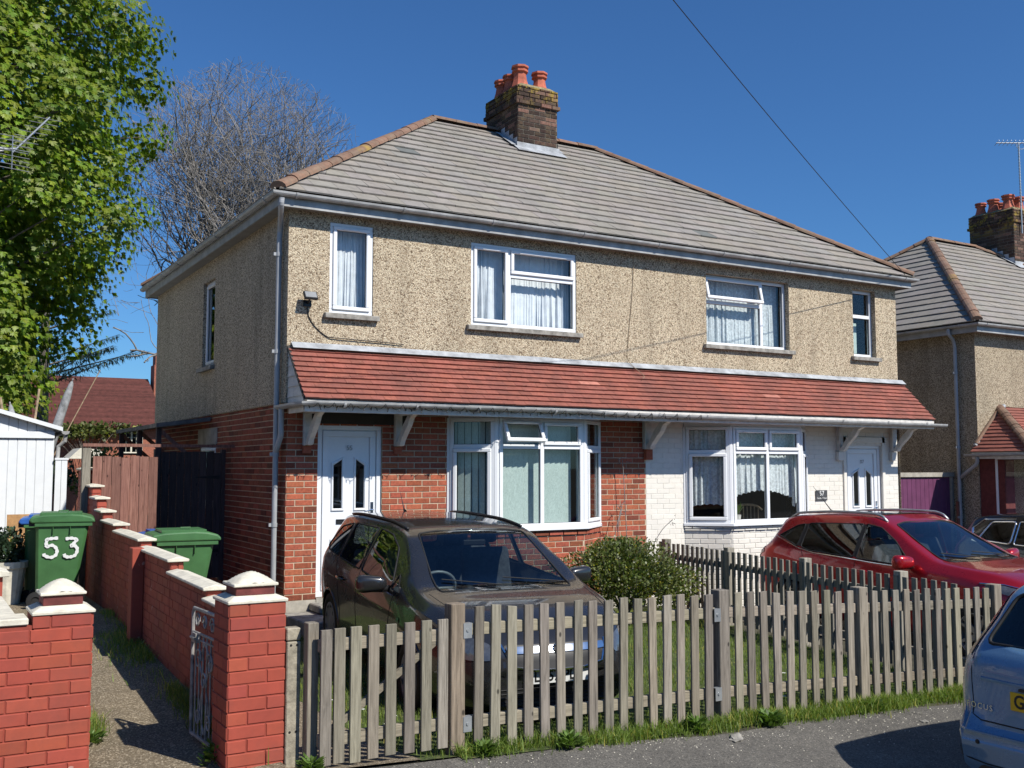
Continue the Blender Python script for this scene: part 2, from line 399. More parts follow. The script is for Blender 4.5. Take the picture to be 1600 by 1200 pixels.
# ---------------- ground ----------------
def ground_sheet(name, xs, ys, mat, lift=0., mask=None, jit=0.):
    V = []; idx = {}
    for j, y in enumerate(ys):
        for i, x in enumerate(xs):
            idx[i, j] = len(V); V.append((x, y, ground_z(x, y)+lift+(random.uniform(-jit, jit) if jit else 0)))
    F = [(idx[i, j], idx[i+1, j], idx[i+1, j+1], idx[i, j+1]) for j in range(len(ys)-1) for i in range(len(xs)-1)
         if mask is None or mask((xs[i]+xs[i+1])/2, (ys[j]+ys[j+1])/2)]
    o = big_mesh(name, V, F, mat, smooth=True); return kind(o)
def rr(a, b, n): return [a+(b-a)*i/n for i in range(n+1)]
YS_D = [-6.2, -6.1, -6.0, -5.85, -5.65]+rr(-5.5, -.05, 11)
far = [-900, -300, -100, -40, -20]
XS = sorted(set([round(v, 3) for v in rr(-10, 30, 80)]+[-1.96, -1.95])); YS = sorted(set([round(v, 3) for v in rr(-10, 12, 44)]+[-6.45, -6.25, -6.05, -5.85, -5.65]))
ground_sheet('ground', far+XS+[40, 60, 120, 300, 900], far+YS+[14, 20, 40, 100, 300, 900], 'earth')
ground_sheet('yard', rr(-6, -3.0, 6), rr(-5.4, 4.8, 20), 'yard_concrete', .012)
ground_sheet('driveway', rr(5.6, 13.1, 16), YS_D, 'yard_concrete', .012)
# wavy edge of the road surface along the fence
def road():
    mb = MB(); xs = rr(-60, 60, 480)
    def edge(x): return -6.24-.025*math.sin(x*2.1)-.015*math.sin(x*5.3+1)-.08*min(1, max(0, (x-.2)/.7))
    ys = [-30, -20, -14, -10, -8.5, -8.1, -7.6, -7.2]
    for a, b in zip(xs, xs[1:]):
        ea, eb = edge(a), edge(b)
        for p, q in zip(ys, ys[1:]): mb.face([(a, p, ground_z(a, p)+.006), (b, p, ground_z(b, p)+.006), (b, q, ground_z(b, q)+.006), (a, q, ground_z(a, q)+.006)])
        mb.face([(a, -7.2, ground_z(a, -7.2)+.006), (b, -7.2, ground_z(b, -7.2)+.006), (b, eb, ground_z(b, eb)+.008), (a, ea, ground_z(a, ea)+.008)])
    return kind(mb.build('road', 'asphalt', recalc=False, smooth=False))
road()
ground_sheet('path', rr(-3.0, -1.96, 8), rr(-7.0, 2.6, 40), 'path_concrete', .014)
ground_sheet('lawn', rr(-1.15, 5.4, 30), rr(-6.2, -.05, 32), 'lawn_soil', .01, lambda x, y: x < 5.42-(-y-.1)*.165)
ground_sheet('verge', rr(-.9, 6, 30), rr(-6.27, -6.2, 2), 'lawn_soil', .012)
ground_sheet('front_path', rr(-1.94, -1.15, 6), rr(-6.2, -.05, 32), 'path_concrete', .016)

# ---------------- house builders ----------------
def ring(mb, T, u0, u1, z0, z1, w, n0, n1, mi=0):
    mb.box(u0, u1, n0, n1, z0, z0+w, T=T, mi=mi); mb.box(u0, u1, n0, n1, z1-w, z1, T=T, mi=mi)
    mb.box(u0, u0+w, n0, n1, z0+w, z1-w, T=T, mi=mi); mb.box(u1-w, u1, n0, n1, z0+w, z1-w, T=T, mi=mi)
def window(parent, T, u0, u1, z0, z1, lights, fw=.05, n=0., sill=None, gl='window_glass', mats='upvc', vents=True):
    """lights: (u0,u1,z0,z1,sash,open_deg) absolute; frame members fill between them"""
    mb = MB(); us = sorted({u0, u1}); ring(mb, T, u0, u1, z0, z1, fw, n-.035, n+.03)
    for m in lights.get('bars', []):
        mb.box(m[0], m[1], n-.033, n+.027, m[2], m[3], T=T)
    w = mb.build('window', mats, parent, bevel=.005)
    for L in lights['lights']:
        a, b, c, d, sash, op = L
        def TT(p, L=L):
            if not op: return T(p)
            an = math.radians(op); dz = p[2]-d; dn = p[1]-n
            return T((p[0], n+dn*math.cos(an)-dz*math.sin(an), d+dz*math.cos(an)+dn*math.sin(an)))
        if sash:
            m2 = MB(); ring(m2, TT, a-.012, b+.012, c-.012, d+.012, .05, n+.005, n+.052); s = m2.build('sash', mats, w, bevel=.008)
            if vents and (b-a) > .3:
                m2 = MB(); m2.box(a+.12, b-.12, n+.052, n+.062, d-.03, d-.012, T=TT); m2.build('trickle_vent', mats, w, bevel=.003)
            ga = .036
        else: ga = 0
        m3 = MB(); nn = n+.02 if sash else n
        m3.face([TT((a+ga, nn, c+ga)), TT((b-ga, nn, c+ga)), TT((b-ga, nn, d-ga)), TT((a+ga, nn, d-ga))]); m3.build('pane', gl, w, recalc=False)
        m4 = MB(); ring(m4, TT, a+ga-.002, b-ga+.002, c+ga-.002, d-ga+.002, .007, nn-.004, nn+.006); m4.build('gasket', 'black_rubber', w)
    if sill:
        m2 = MB(); m2.box(u0-sill[1], u1+sill[1], n-.03, sill[0], z0-sill[2], z0, T=T); m2.build('sill', sill[3], w, bevel=.006)
    return w
def curtain(name, label, cat, T, u0, u1, z0, z1, n, mat, folds=9, amp=.02, bottom=None, group=None):
    nu = max(24, folds*10); nz = 10; V = []; F = []; ph = random.uniform(0, 6); fr = [random.uniform(.8, 1.1), random.uniform(1.3, 1.9), random.uniform(0, 6), random.uniform(2.1, 2.9), random.uniform(0, 6), random.uniform(0, 6)]
    for j in range(nz+1):
        for i in range(nu+1):
            f = i/nu; zb = bottom(f) if bottom else z0; z = z1+(zb-z1)*j/nz; s = .35+.65*j/nz
            w = (math.sin(f*folds*6.283*fr[0]+ph+1.1*math.sin(f*9+ph))*.7+.5*math.sin(f*folds*6.283*fr[1]+fr[2]+j*.05)+.3*math.sin(f*folds*6.283*fr[3]+fr[4]))*amp*s*(.7+.5*math.sin(f*7+fr[5]))
            V.append(T((u0+(u1-u0)*f+.008*math.sin(f*folds*6.283*2+j*.3), n+w-.02*(1-s), z)))
    F = [(j*(nu+1)+i, j*(nu+1)+i+1, (j+1)*(nu+1)+i+1, (j+1)*(nu+1)+i) for j in range(nz) for i in range(nu)]
    o = big_mesh(name, V, F, mat, smooth=True); tag(o, label, cat, group); return origin_to(o, V[0])
def tile_plane(mb, O, U, S, N, W, L, cut0, cut1, tw, gauge, th, tf, skip=None, over=.35):
    """O eave corner; U along the eave; S up the slope; N normal. cut0/cut1: m of u cut per m of slope at each end"""
    O = Vector(O); U = Vector(U).normalized(); S = Vector(S).normalized(); N = Vector(N).normalized()
    rows = int(math.ceil(L/gauge)); tilt = th*1.0
    for r in range(rows):
        s0 = r*gauge; s1 = min(L, (r+1)*gauge+gauge*.12); off = (tw/2 if r % 2 else 0)
        a0, a1 = cut0*s0, cut0*min(L, s1); b0, b1 = W-cut1*s0, W-cut1*min(L, s1)
        i = int(math.floor((min(a0, a1)-off)/tw))
        while off+i*tw < max(b0, b1):
            u = off+i*tw; i += 1; g = tw*.007
            p0, p1 = max(u+g, a0), min(u+tw-g, b0); q0, q1 = max(u+g, a1), min(u+tw-g, b1)
            if q1-q0 < .005: q0 = q1 = min(max(u+tw/2, a1), b1)
            if p1-p0 < .01: continue
            dj = random.uniform(-.006, .006)*(gauge/.3+.2); hz = random.uniform(-.15, .25)*th*.5; hl = th*1.75+hz
            A = [O+U*p0+S*(s0+dj)+N*hl, O+U*p1+S*(s0+dj)+N*(hl+random.uniform(-.1, .1)*th), O+U*q1+S*s1+N*(th*.45), O+U*q0+S*s1+N*(th*.45)]
            B = [O+U*p0+S*(s0+dj)+N*(hl-th), O+U*p1+S*(s0+dj)+N*(hl-th)]
            t = skip(u, s0) if skip else None
            mb.faces(A+B, [(0, 1, 2, 3), (4, 5, 1, 0), (4, 0, 3), (1, 5, 2)], t or tf())
def tt(v=.14):
    t = 1+random.uniform(-v, v*.7); return (t*random.uniform(.97, 1.03), t, t*random.uniform(.95, 1.05))
def ridge_run(mb, A, B, r, seg, up=None):
    A = Vector(A); B = Vector(B); d = (B-A); L = d.length; d.normalize(); side = d.cross(Vector((0, 0, 1))).normalized(); upv = side.cross(d).normalized()
    n = max(1, int(round(L/seg))); k = 7
    for i in range(n):
        p = A+d*(L*i/n-.01); q = A+d*(L*(i+1)/n+.02); r0 = r*random.uniform(1.02, 1.1); r1 = r*random.uniform(.93, 1.0); j = random.uniform(-.006, .006)
        vs = []
        for c, rad in ((p, r0), (q, r1)):
            for s in range(k+1):
                an = math.pi*(s/k)*1.0; vs.append(c+side*math.cos(an)*rad+upv*(math.sin(an)*rad*.75+j-.02))
        for s in (0,): pass
        vs2 = vs+[p+side*r0*.85-upv*.03, p-side*r0*.85-upv*.03]
        mb.faces(vs, [(s, s+1, k+2+s, k+1+s) for s in range(k)]+[tuple(range(k, -1, -1)), tuple(range(k+1, 2*k+2))], tt(.22))
def gutter(mb, pts, r=.055, n=8):
    """half-round open channel + rolled lips"""
    pts = [Vector(p) for p in pts]; vs = []; prof = [(-1, 0), (-.92, -.45), (-.7, -.75), (0, -1), (.7, -.75), (.92, -.45), (1, 0), (.88, 0), (.8, -.4), (0, -.85), (-.8, -.4), (-.88, 0)]
    m = len(prof)
    for i, p in enumerate(pts):
        d0 = (pts[i]-pts[i-1]).normalized() if i else (pts[1]-pts[0]).normalized(); d1 = (pts[i+1]-pts[i]).normalized() if i < len(pts)-1 else d0
        sd = (d0+d1).normalized().cross(Vector((0, 0, 1))).normalized(); sc = 1/max(.5, math.sqrt((1+d0.dot(d1))/2))
        vs += [p+sd*a*r*sc+Vector((0, 0, b*r)) for a, b in prof]
    fs = [(i*m+k, i*m+(k+1) % m, (i+1)*m+(k+1) % m, (i+1)*m+k) for i in range(len(pts)-1) for k in range(m)]
    fs += [tuple(range(7)), tuple(range((len(pts)-1)*m, (len(pts)-1)*m+7))]
    mb.faces(vs, fs)
def clip_band(mb, p, d, r=.055):
    """gutter clip: a slightly larger half ring"""
    p = Vector(p); d = Vector(d).normalized(); sd = d.cross(Vector((0, 0, 1))).normalized(); vs = []; k = 8
    for w in (-.016, .016):
        for s in range(k+1):
            an = math.pi+math.pi*s/k; vs.append(p+d*w+sd*math.cos(an)*(r+.009)+Vector((0, 0, math.sin(an)*(r+.009))))
        for s in range(k+1):
            an = math.pi+math.pi*s/k; vs.append(p+d*w+sd*math.cos(an)*(r-.002)+Vector((0, 0, math.sin(an)*(r-.002))))
    m = 2*(k+1); fs = []
    for s in range(k): fs += [(s, s+1, m+s+1, m+s), (s, s+1, k+2+s, k+1+s), (m+s, m+s+1, m+k+2+s, m+k+1+s)]
    mb.faces(vs, fs)
def main_roof(parent, x0, x1, y0, y1, ze, zr, tiles=True):
    """hip roof; x0.. are the eave edges"""
    hy = (y1-y0)/2; yr = (y0+y1)/2; ax0, ax1 = x0+hy, x1-hy; sl = math.hypot(hy, zr-ze)
    mb = MB(); P = [(x0, y0, ze), (x1, y0, ze), (x1, y1, ze), (x0, y1, ze), (ax0, yr, zr), (ax1, yr, zr)]
    mb.faces(P, [(0, 1, 5, 4), (1, 2, 5), (2, 3, 4, 5), (3, 0, 4), (0, 3, 2, 1)])
    roof = mb.build('roof', 'felt', parent)
    mb = MB(); z = (zr-ze)/sl; h = hy/sl; c = hy/sl; e = .04; rr_ = [0]
    def sk(u, s): return None
    new = lambda: tt(.055) if random.random() > .004 else (.5, .58, .62)
    tile_plane(mb, (x0, y0-e*h, ze-e*z+.01), (1, 0, 0), (0, h, z), (0, -z, h), x1-x0, sl+e, c, c, .33, .272, .020, new)
    tile_plane(mb, (x0-e*h, y1, ze-e*z+.01), (0, -1, 0), (h, 0, z), (-z, 0, h), y1-y0, sl+e, c, c, .33, .272, .020, new)
    tile_plane(mb, (x1+e*h, y0, ze-e*z+.01), (0, 1, 0), (-h, 0, z), (z, 0, h), y1-y0, sl+e, c, c, .33, .272, .020, new)
    tile_plane(mb, (x1, y1+e*h, ze-e*z+.01), (-1, 0, 0), (0, -h, z), (0, z, h), x1-x0, sl+e, c, c, .33, .272, .020, new)
    mb.build('roof_tiles', 'grey_tile', roof, recalc=False)
    mb = MB(); o = Vector((0, 0, .05))
    A, B, Cc, D, E, F_ = [Vector(p)+o for p in P]
    ridge_run(mb, E, F_, .10, .42)
    for a, b in ((A, E), (B, F_), (Cc, F_), (D, E)): ridge_run(mb, a+Vector((0, 0, -.0)), b, .10, .36)
    mb.build('ridge_tiles', 'ridge_tile', roof, smooth=False)
    return roof
def chimney(parent, x0, x1, y0, y1, zb, zt, pots, roofz):
    mb = MB(); mb.box(x0+.004, x1-.004, y0+.004, y1-.004, zb, zt)
    ch = mb.build('chimney', 'dark_mortar', parent)
    mb = MB(); tf = lambda: ((lambda t: (t*random.uniform(1, 1.3), t, t*.95))(random.choice([.6, .8, .9, 1, 1.2, 1.5]) if random.random() < .88 else 3.0))
    for T, W in ((frame((x0, y0, 0), (1, 0, 0), (0, -1, 0)), x1-x0), (frame((x0, y1, 0), (0, -1, 0), (-1, 0, 0)), y1-y0), (frame((x1, y0, 0), (0, 1, 0), (1, 0, 0)), y1-y0), (frame((x1, y1, 0), (-1, 0, 0), (0, 1, 0)), x1-x0)):
        for (a, b, pr) in ((zb, zt-.345, .004), (zt-.345, zt-.27, .045), (zt-.27, zt, .018)):
            bricks(mb, T, -pr+.004, W+pr-.004, a, b, tf=tf, proud=pr, L=.228, zref=zt-.345)
    mb.build('brickwork', 'chimney_brick', ch, recalc=False)
    mb = MB(); n = 12; vs = []
    for j, (d, z) in enumerate(((.0, zt-.005), (.03, zt+.03), (.10, zt+.075), (.16, zt+.085))):
        for k in range(4):
            pass
    mb.prism([(x0-.01, y0-.01), (x1+.01, y0-.01), (x1+.01, y1+.01), (x0-.01, y1+.01)], lambda p: (p[0], p[1], zt-.01), lambda p: ((p[0]-(x0+x1)/2)*.72+(x0+x1)/2, (p[1]-(y0+y1)/2)*.86+(y0+y1)/2, zt+.07))
    mb.build('flaunching', 'lichen_mortar', ch, bevel=.01)
    for (px, py, s, hh) in pots:
        mb = MB(); pr = [(.15, 0), (.148, .05), (.115, .2), (.10, .33), (.105, .37), (.135, .385), (.135, .42), (.12, .43), (.12, .46), (.145, .475), (.14, .52), (.11, .53), (.09, .4)]
        T = lambda p, px=px, py=py, s=s, hh=hh: Vector((px+p.x*s*1.12, py+p.y*s*1.12, zt+.01+p.z*hh*.82))
        mb.lathe(pr, 8 if s > .9 else 10, T); mb.build('chimney_pot', 'terracotta', ch)
    # lead flashing round the base
    mb = MB(); e = .012; zf = roofz(y0)
    mb.box(x0-.03, x1+.03, y0-.03, y0-.008, zf-.05, zf+.13); mb.face([(x0-.09, y0-.20, roofz(y0-.20)+.068), (x1+.09, y0-.20, roofz(y0-.20)+.068), (x1+.09, y0-.01, roofz(y0-.01)+.075), (x0-.09, y0-.01, roofz(y0-.01)+.075)])
    for sx, xx in ((-1, x0), (1, x1)):
        k = 4; ys = [y0+(y1-y0)*.5*i/k for i in range(k+1)]
        for a, b in zip(ys, ys[1:]):
            zz = roofz(b); mb.face([(xx+sx*e, a, roofz(a)-.02), (xx+sx*e, b, roofz(b)-.02), (xx+sx*e, b, zz+.13), (xx+sx*e, a, zz+.13)])
        mb.face([(xx+sx*.13, y0-.02, roofz(y0)+.07), (xx+sx*.008, y0-.02, roofz(y0)+.07), (xx+sx*.008, ys[-1], roofz(ys[-1])+.07), (xx+sx*.13, ys[-1], roofz(ys[-1])+.07)])
    mb.build('lead_flashing', 'lead', ch, recalc=False)
    return ch
simple('lichen_mortar', (.30, .24, .12), .95, var=.35, scale=12, bump=.5)
def eaves(parent, x0, x1, y0, y1, zs, wall, brk=1.15, seed=0):
    """fascia, soffit, gutter round three sides"""
    wx0, wx1, wy0, wy1 = wall; mb = MB()
    mb.box(x0, wx0, y0, y1, zs, zs+.02); mb.box(wx1, x1, y0, y1, zs, zs+.02); mb.box(wx0, wx1, y0, wy0, zs, zs+.02); mb.box(wx0, wx1, wy1, y1, zs, zs+.02)
    mb.build('soffit', 'soffit_paint', parent)
    mb = MB(); t = .02
    mb.box(x0, x1, y0-t, y0, zs-.02, zs+.15); mb.box(x0-t, x0, y0-t, y1+t, zs-.02, zs+.15); mb.box(x1, x1+t, y0-t, y1+t, zs-.02, zs+.15); mb.box(x0, x1, y1, y1+t, zs-.02, zs+.15)
    mb.build('fascia', 'gutter_plastic', parent)
    g = .05+.022; zz = zs+.135; mb = MB()
    gutter(mb, [(x1+g, y1, zz), (x1+g, y0-g, zz), (x0-g, y0-g, zz), (x0-g, y1, zz)], .052)
    gg = mb.build('gutter', 'gutter_plastic', parent)
    n = int((x1-x0)/brk)
    for i in range(n): mb = MB(); clip_band(mb, (x0+.2+(x1-x0-.4)*i/(n-1)+random.uniform(-.1, .1), y0-g, zz), (1, 0, 0), .052); mb.build('gutter_bracket', 'gutter_plastic', gg)
    for i in range(7): mb = MB(); clip_band(mb, (x0-g, y0+.3+i*1.15, zz), (0, 1, 0), .052); mb.build('gutter_bracket', 'gutter_plastic', gg)
def pipe(parent, name, pts, r=.034, mat='grey_plastic', clips=()):
    mb = MB(); mb.tube(pts, r, 12)
    for z in clips:
        p = pts[-1]; mb.tube([(p[0], p[1], z-.025), (p[0], p[1], z+.025)], r+.008, 12); mb.box(p[0]-.07, p[0]+.01, p[1]-.012, p[1]+.012, z-.02, z+.02)
    return mb.build(name, mat, parent, smooth=False)
def bez(pts, n=8):
    """smooth path through points (Catmull-Rom)"""
    P = [Vector(p) for p in pts]; P = [P[0]*2-P[1]]+P+[P[-1]*2-P[-2]]; out = []
    for i in range(1, len(P)-2):
        for k in range(n):
            t = k/n; a, b, c, d = P[i-1], P[i], P[i+1], P[i+2]
            out.append(.5*((2*b)+(c-a)*t+(2*a-5*b+4*c-d)*t*t+(3*b-a-3*c+d)*t**3))
    out.append(P[-2]); return out
def text_mesh(body, size, mat, parent, T, name='lettering', depth=.003, bold=False, spacing=1.0, stretch=1.0):
    cu = bpy.data.curves.new(name, 'FONT'); cu.body = body; cu.size = size; cu.align_x = 'CENTER'; cu.align_y = 'CENTER'; cu.space_character = spacing
    cu.extrude = depth; cu.offset = size*.02 if bold else 0; cu.resolution_u = 3
    tmp = bpy.data.objects.new(name, cu); C.objects.link(tmp); bpy.context.view_layer.update()
    me = bpy.data.meshes.new_from_object(tmp.evaluated_get(bpy.context.evaluated_depsgraph_get())); bpy.data.objects.remove(tmp)
    for v in me.vertices: v.co = T((v.co.x*stretch, v.co.z, v.co.y))
    me.materials.clear(); me.materials.append(MAT[mat]); o = bpy.data.objects.new(name, me); C.objects.link(o)
    if parent: o.parent = parent
    return o
def upvc_door(parent, T, u0, u1, z0, z1, number, n=-.06, step=True, handle_right=True):
    mb = MB(); ring(mb, T, u0, u1, z0, z1, .065, n-.03, n+.035); f = .065
    a, b, c, d = u0+f, u1-f, z0+f, z1-f; w = b-a; m = (a+b)/2
    mb2 = MB(); mb2.box(a, b, n-.02, n+.012, c, d, T=T)
    door = mb2.build('door', 'door_white', parent); fr = mb.build('door_frame', 'upvc', door, bevel=.006)
    # raised mouldings
    mb = MB(); ring(mb, T, a+.012, b-.012, c+.012, d-.012, .075, n+.012, n+.030)
    sl = []
    for s, (p, q) in ((1, (m-.235*w/.72, m-.06*w/.72)), (-1, (m+.06*w/.72, m+.235*w/.72))):
        zb = c+(d-c)*.49; zt = c+(d-c)*.83
        lo, hi = (zt-.07, zt) if s == 1 else (zt, zt-.07)
        out = [(p, zb), (q, zb), (q, hi), (p, lo)]; k = .035
        inn = [(p+k, zb+k), (q-k, zb+k), (q-k, hi-k), (p+k, lo-k)]
        A = [T((x, n+.012, z)) for x, z in out]; B = [T((x, n+.030, z)) for x, z in [(o_[0]*.7+i_[0]*.3, o_[1]*.7+i_[1]*.3) for o_, i_ in zip(out, inn)]]
        B2 = [T((x, n+.030, z)) for x, z in [(o_[0]*.3+i_[0]*.7, o_[1]*.3+i_[1]*.7) for o_, i_ in zip(out, inn)]]; D = [T((x, n+.014, z)) for x, z in inn]
        for i in range(4):
            j = (i+1) % 4; mb.face([A[i], A[j], B[j], B[i]]); mb.face([B[i], B[j], B2[j], B2[i]]); mb.face([B2[i], B2[j], D[j], D[i]])
        sl.append([T((x, n+.016, z)) for x, z in inn])
    for s in (-1, 1):
        p, q = sorted((m+s*.06*w/.72, m+s*.235*w/.72)); ring(mb, T, p, q, c+.13, c+(d-c)*.32, .022, n+.010, n+.026)
    mb.build('door_moulding', 'door_white', door, bevel=.004)
    for s in sl:
        mb = MB(); mb.face(s); mb.build('door_pane', 'privacy_glass', door, recalc=False)
    mb = MB(); lz = c+(d-c)*.425; ring(mb, T, m-.16, m+.16, lz-.03, lz+.03, .012, n+.012, n+.024); mb.box(m-.15, m+.15, n+.012, n+.018, lz-.02, lz+.02, T=T)
    mb.build('letterbox', 'black_plastic', door, bevel=.003)
    hu = b-.055 if handle_right else a+.055; hz = c+(d-c)*.485; s = -1 if handle_right else 1
    mb = MB(); mb.box(hu-.016, hu+.016, n+.030, n+.042, hz-.12, hz+.12, T=T); mb.tube([T((hu, n+.04, hz+.02)), T((hu, n+.075, hz+.02)), T((hu+s*.04, n+.082, hz+.018)), T((hu+s*.12, n+.075, hz-.0))], [.01, .01, .011, .008], 8)
    mb.build('handle', 'chrome', door)
    if number: text_mesh(number, .085, 'letter_grey', door, lambda p: T((m+p[0], n+.03+p[1], c+(d-c)*.885+p[2])), 'door_number', .002)
    mb = MB(); mb.box(u0, u1, n-.03, .03, z0-.05, z0, T=T); mb.build('threshold', 'stone', door)
    return door
tinted('neck_brick', (.16, .035, .03), .8, 12, .4, .5, .003)
# ---------------- the pair of houses ----------------
house = thing('semi_detached_house', 'pebbledashed pair of semi-detached houses behind the picket fence, grey tiled hip roof and red canopy', 'house')
FR = frame((0, 0, 0), (1, 0, 0), (0, -1, 0)); XW = 10.92; YD = 7.5
LS = frame((0, YD, 0), (0, -1, 0), (-1, 0, 0))      # left side: u from the back corner forward
w1 = (.5, 1.08, 3.5, 4.64); w2 = (2.49, 4.19, 3.49, 4.61); w3 = (6.6, 8.36, 3.48, 4.58); w4 = (9.86, 10.42, 3.47, 4.62)
sw = (YD-4.1, YD-3.4, 3.12, 4.44)
PD = frame((0, -.03, 0), (1, 0, 0), (0, -1, 0)); PS = frame((-.03, YD, 0), (0, -1, 0), (-1, 0, 0))
mb = MB(); sheet(mb, PD, -.03, XW+.03, 2.95, 4.87, [w1, w2, w3, w4], .14)
sheet(mb, PS, 0, YD+.03, 2.37, 4.87, [sw], .14)
mb.face([(XW+.03, -.03, -.9), (XW+.03, YD, -.9), (XW+.03, YD, 4.87), (XW+.03, -.03, 4.87)]); mb.face([(0, YD, -.9), (XW, YD, -.9), (XW, YD, 4.87), (0, YD, 4.87)])
mb.face([(-.03, -.03, 2.37), (-.03, YD, 2.37), (.0, YD, 2.37), (.0, -.03, 2.37)]); mb.face([(-.03, -.03, 2.37), (-.03, -.03, 2.95), (0, -.03, 2.95), (0, -.03, 2.37)])
mb.build('upper_wall', 'pebbledash', house, recalc=False)
d55 = (.39, 1.24, .02, 2.12); b55 = (2.17, 4.59, -.9, 2.25); d57 = (9.62, 10.50, -.12, 1.97); b57 = (6.14, 8.68, -.9, 2.25)
PX = 5.42
mb = MB(); sheet(mb, FR, 0, PX, -.7, 2.95, [d55, b55], .10); sheet(mb, LS, 0, YD, -.4, 2.37, [(YD-4.2, YD-3.25, 1.0, 2.0)], .12)
bw = mb.build('brick_wall', 'mortar', house, recalc=False)
mb = MB(); dt = lambda: brick_tint(.25, .12)
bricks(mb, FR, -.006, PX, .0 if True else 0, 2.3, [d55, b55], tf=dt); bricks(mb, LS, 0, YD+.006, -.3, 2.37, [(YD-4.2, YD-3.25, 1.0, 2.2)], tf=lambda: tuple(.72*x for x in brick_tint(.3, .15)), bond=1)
mb.build('brickwork', 'house_brick', bw, recalc=False)
mb = MB(); mb.box(-.02, PX, -.02, .0, -.5, 0.0, T=lambda p: p); mb.build('plinth', 'wall_render_plain', bw)
mb = MB(); sheet(mb, FR, PX, XW, -.9, 2.95, [d57, b57], .10); ww = mb.build('white_brick_wall', 'white_mortar', house, recalc=False)
mb = MB(); bricks(mb, FR, PX, XW, -.9, 2.3, [d57, b57], tf=lambda: 1+random.uniform(-.04, .03), proud=.003, joint=.006, ch=.0025)
mb.build('brickwork', 'white_painted_brick', ww, recalc=False)
mb = MB(); mb.box(-.0, .012, YD-4.3, YD-3.15, 1.9, 2.16, T=lambda p: Vector((-.012+p.x*1.0, p.y+0, p.z))) if False else mb.box(-.016, .0, 3.18, 4.3, 1.93, 2.17); mb.build('lintel', 'wall_render_plain', house)
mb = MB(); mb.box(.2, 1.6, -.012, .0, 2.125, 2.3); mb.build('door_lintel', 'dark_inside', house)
# inside: dark rooms behind the glass
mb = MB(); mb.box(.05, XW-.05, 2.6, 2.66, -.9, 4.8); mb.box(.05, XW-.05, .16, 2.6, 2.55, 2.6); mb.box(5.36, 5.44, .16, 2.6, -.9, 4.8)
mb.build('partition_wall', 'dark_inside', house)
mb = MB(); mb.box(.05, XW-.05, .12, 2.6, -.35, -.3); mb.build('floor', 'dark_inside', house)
# ---- upstairs windows ----
def T_off(T, n): return lambda p: T((p[0], p[1]+n, p[2]))
stone_sill = lambda mat='stone': mat
def csill(name, u0, u1, z, T=PD, d=.07):
    mb = MB(); mb.prism([(-.10, -.055), (d, -.075), (d, -.01), (-.10, .01)], lambda p: T((u0-.07, p[0], z+p[1])), lambda p: T((u1+.07, p[0], z+p[1]))); return mb.build('sill', 'stone', house, bevel=.006)
def fl(a, b, c, d, f=.055): return (a+f, b-f, c+f, d-f)
n55 = -.045
a, b, c, d = w1; window(house, PD, a, b, c, d, {'lights': [(*fl(a, b, c, d), True, 0)]}, n=n55); csill('sill', a, b, c)
a, b, c, d = w2; m = a+.60; tz = d-.40
window(house, PD, a, b, c, d, {'bars': [(m-.03, m+.03, c+.05, d-.05), (m+.03, b-.05, tz-.03, tz+.03)],
    'lights': [(a+.055, m-.035, c+.055, d-.055, True, 0), (m+.035, b-.055, tz+.035, d-.055, True, 0), (m+.03, b-.05, c+.05, tz-.03, False, 0)]}, n=n55); csill('sill', a, b, c)
n57 = -.12
a, b, c, d = w3; m = b-.52; tz = d-.42
window(house, PD, a, b, c, d, {'bars': [(m-.03, m+.03, c+.05, d-.05), (a+.05, m-.03, tz-.03, tz+.03)],
    'lights': [(a+.055, m-.035, tz+.035, d-.055, True, 13), (a+.05, m-.03, c+.05, tz-.03, False, 0), (m+.035, b-.055, c+.055, d-.055, False, 0)]}, n=n57, vents=False); csill('sill', a, b, c)
a, b, c, d = w4; tz = d-.45
window(house, PD, a, b, c, d, {'bars': [(a+.05, b-.05, tz-.03, tz+.03)], 'lights': [(a+.055, b-.055, tz+.035, d-.055, False, 0), (a+.055, b-.055, c+.055, tz-.035, False, 0)]}, n=n57); csill('sill', a, b, c)
a, b, c, d = sw; window(house, PS, a, b, c, d, {'lights': [(*fl(a, b, c, d), True, 0)]}, n=-.09); csill('sill', a, b, c, PS)
window(house, LS, YD-4.2, YD-3.25, 1.0, 1.93, {'lights': [(YD-4.14, YD-3.31, 1.06, 1.87, True, 0)]}, n=-.05)
g = 'net curtains in the upstairs windows'
curtain('net_curtain', 'white net curtain in the narrow upstairs window beside the floodlight', 'curtain', PD, w1[0]+.02, w1[1]-.02, w1[2]+.05, w1[3]-.03, -.17, 'net_curtain', 7, .022)
curtain('net_curtain', 'white net curtain in the left light of the wide upstairs window above the grey car', 'curtain', PD, w2[0]+.03, w2[0]+.58, w2[2]+.05, w2[3]-.03, -.17, 'net_curtain', 7, .025)
curtain('net_curtain', 'wide white net curtain in the right light of the upstairs window above the grey car', 'curtain', PD, w2[0]+.60, w2[1]-.02, w2[2]+.05, w2[3]-.03, -.18, 'net_curtain', 13, .022)
curtain('lace_curtain', 'patterned lace curtain behind the partly open upstairs window', 'curtain', PD, w3[0]+.0, w3[0]+1.22, w3[2]+.0, w3[3]-.03, -.24, 'lace_curtain', 14, .022)
curtain('lace_curtain', 'patterned lace curtain in the slim right light beside the partly open upstairs window', 'curtain', PD, w3[1]-.52, w3[1]-.01, w3[2]+.0, w3[3]-.03, -.25, 'lace_curtain', 6, .02)
mb = MB(); mb.box(w4[0]+.05, w4[0]+.42, -.32, -.30, w4[2]-.02, w4[2]+.62, T=PD); o = mb.build('privacy_screen', 'blind_fabric'); tag(o, 'pale green half-height screen behind the narrow far-right upstairs window', 'window screen'); origin_to(o, PD((w4[0]+.05, -.32, w4[2])))
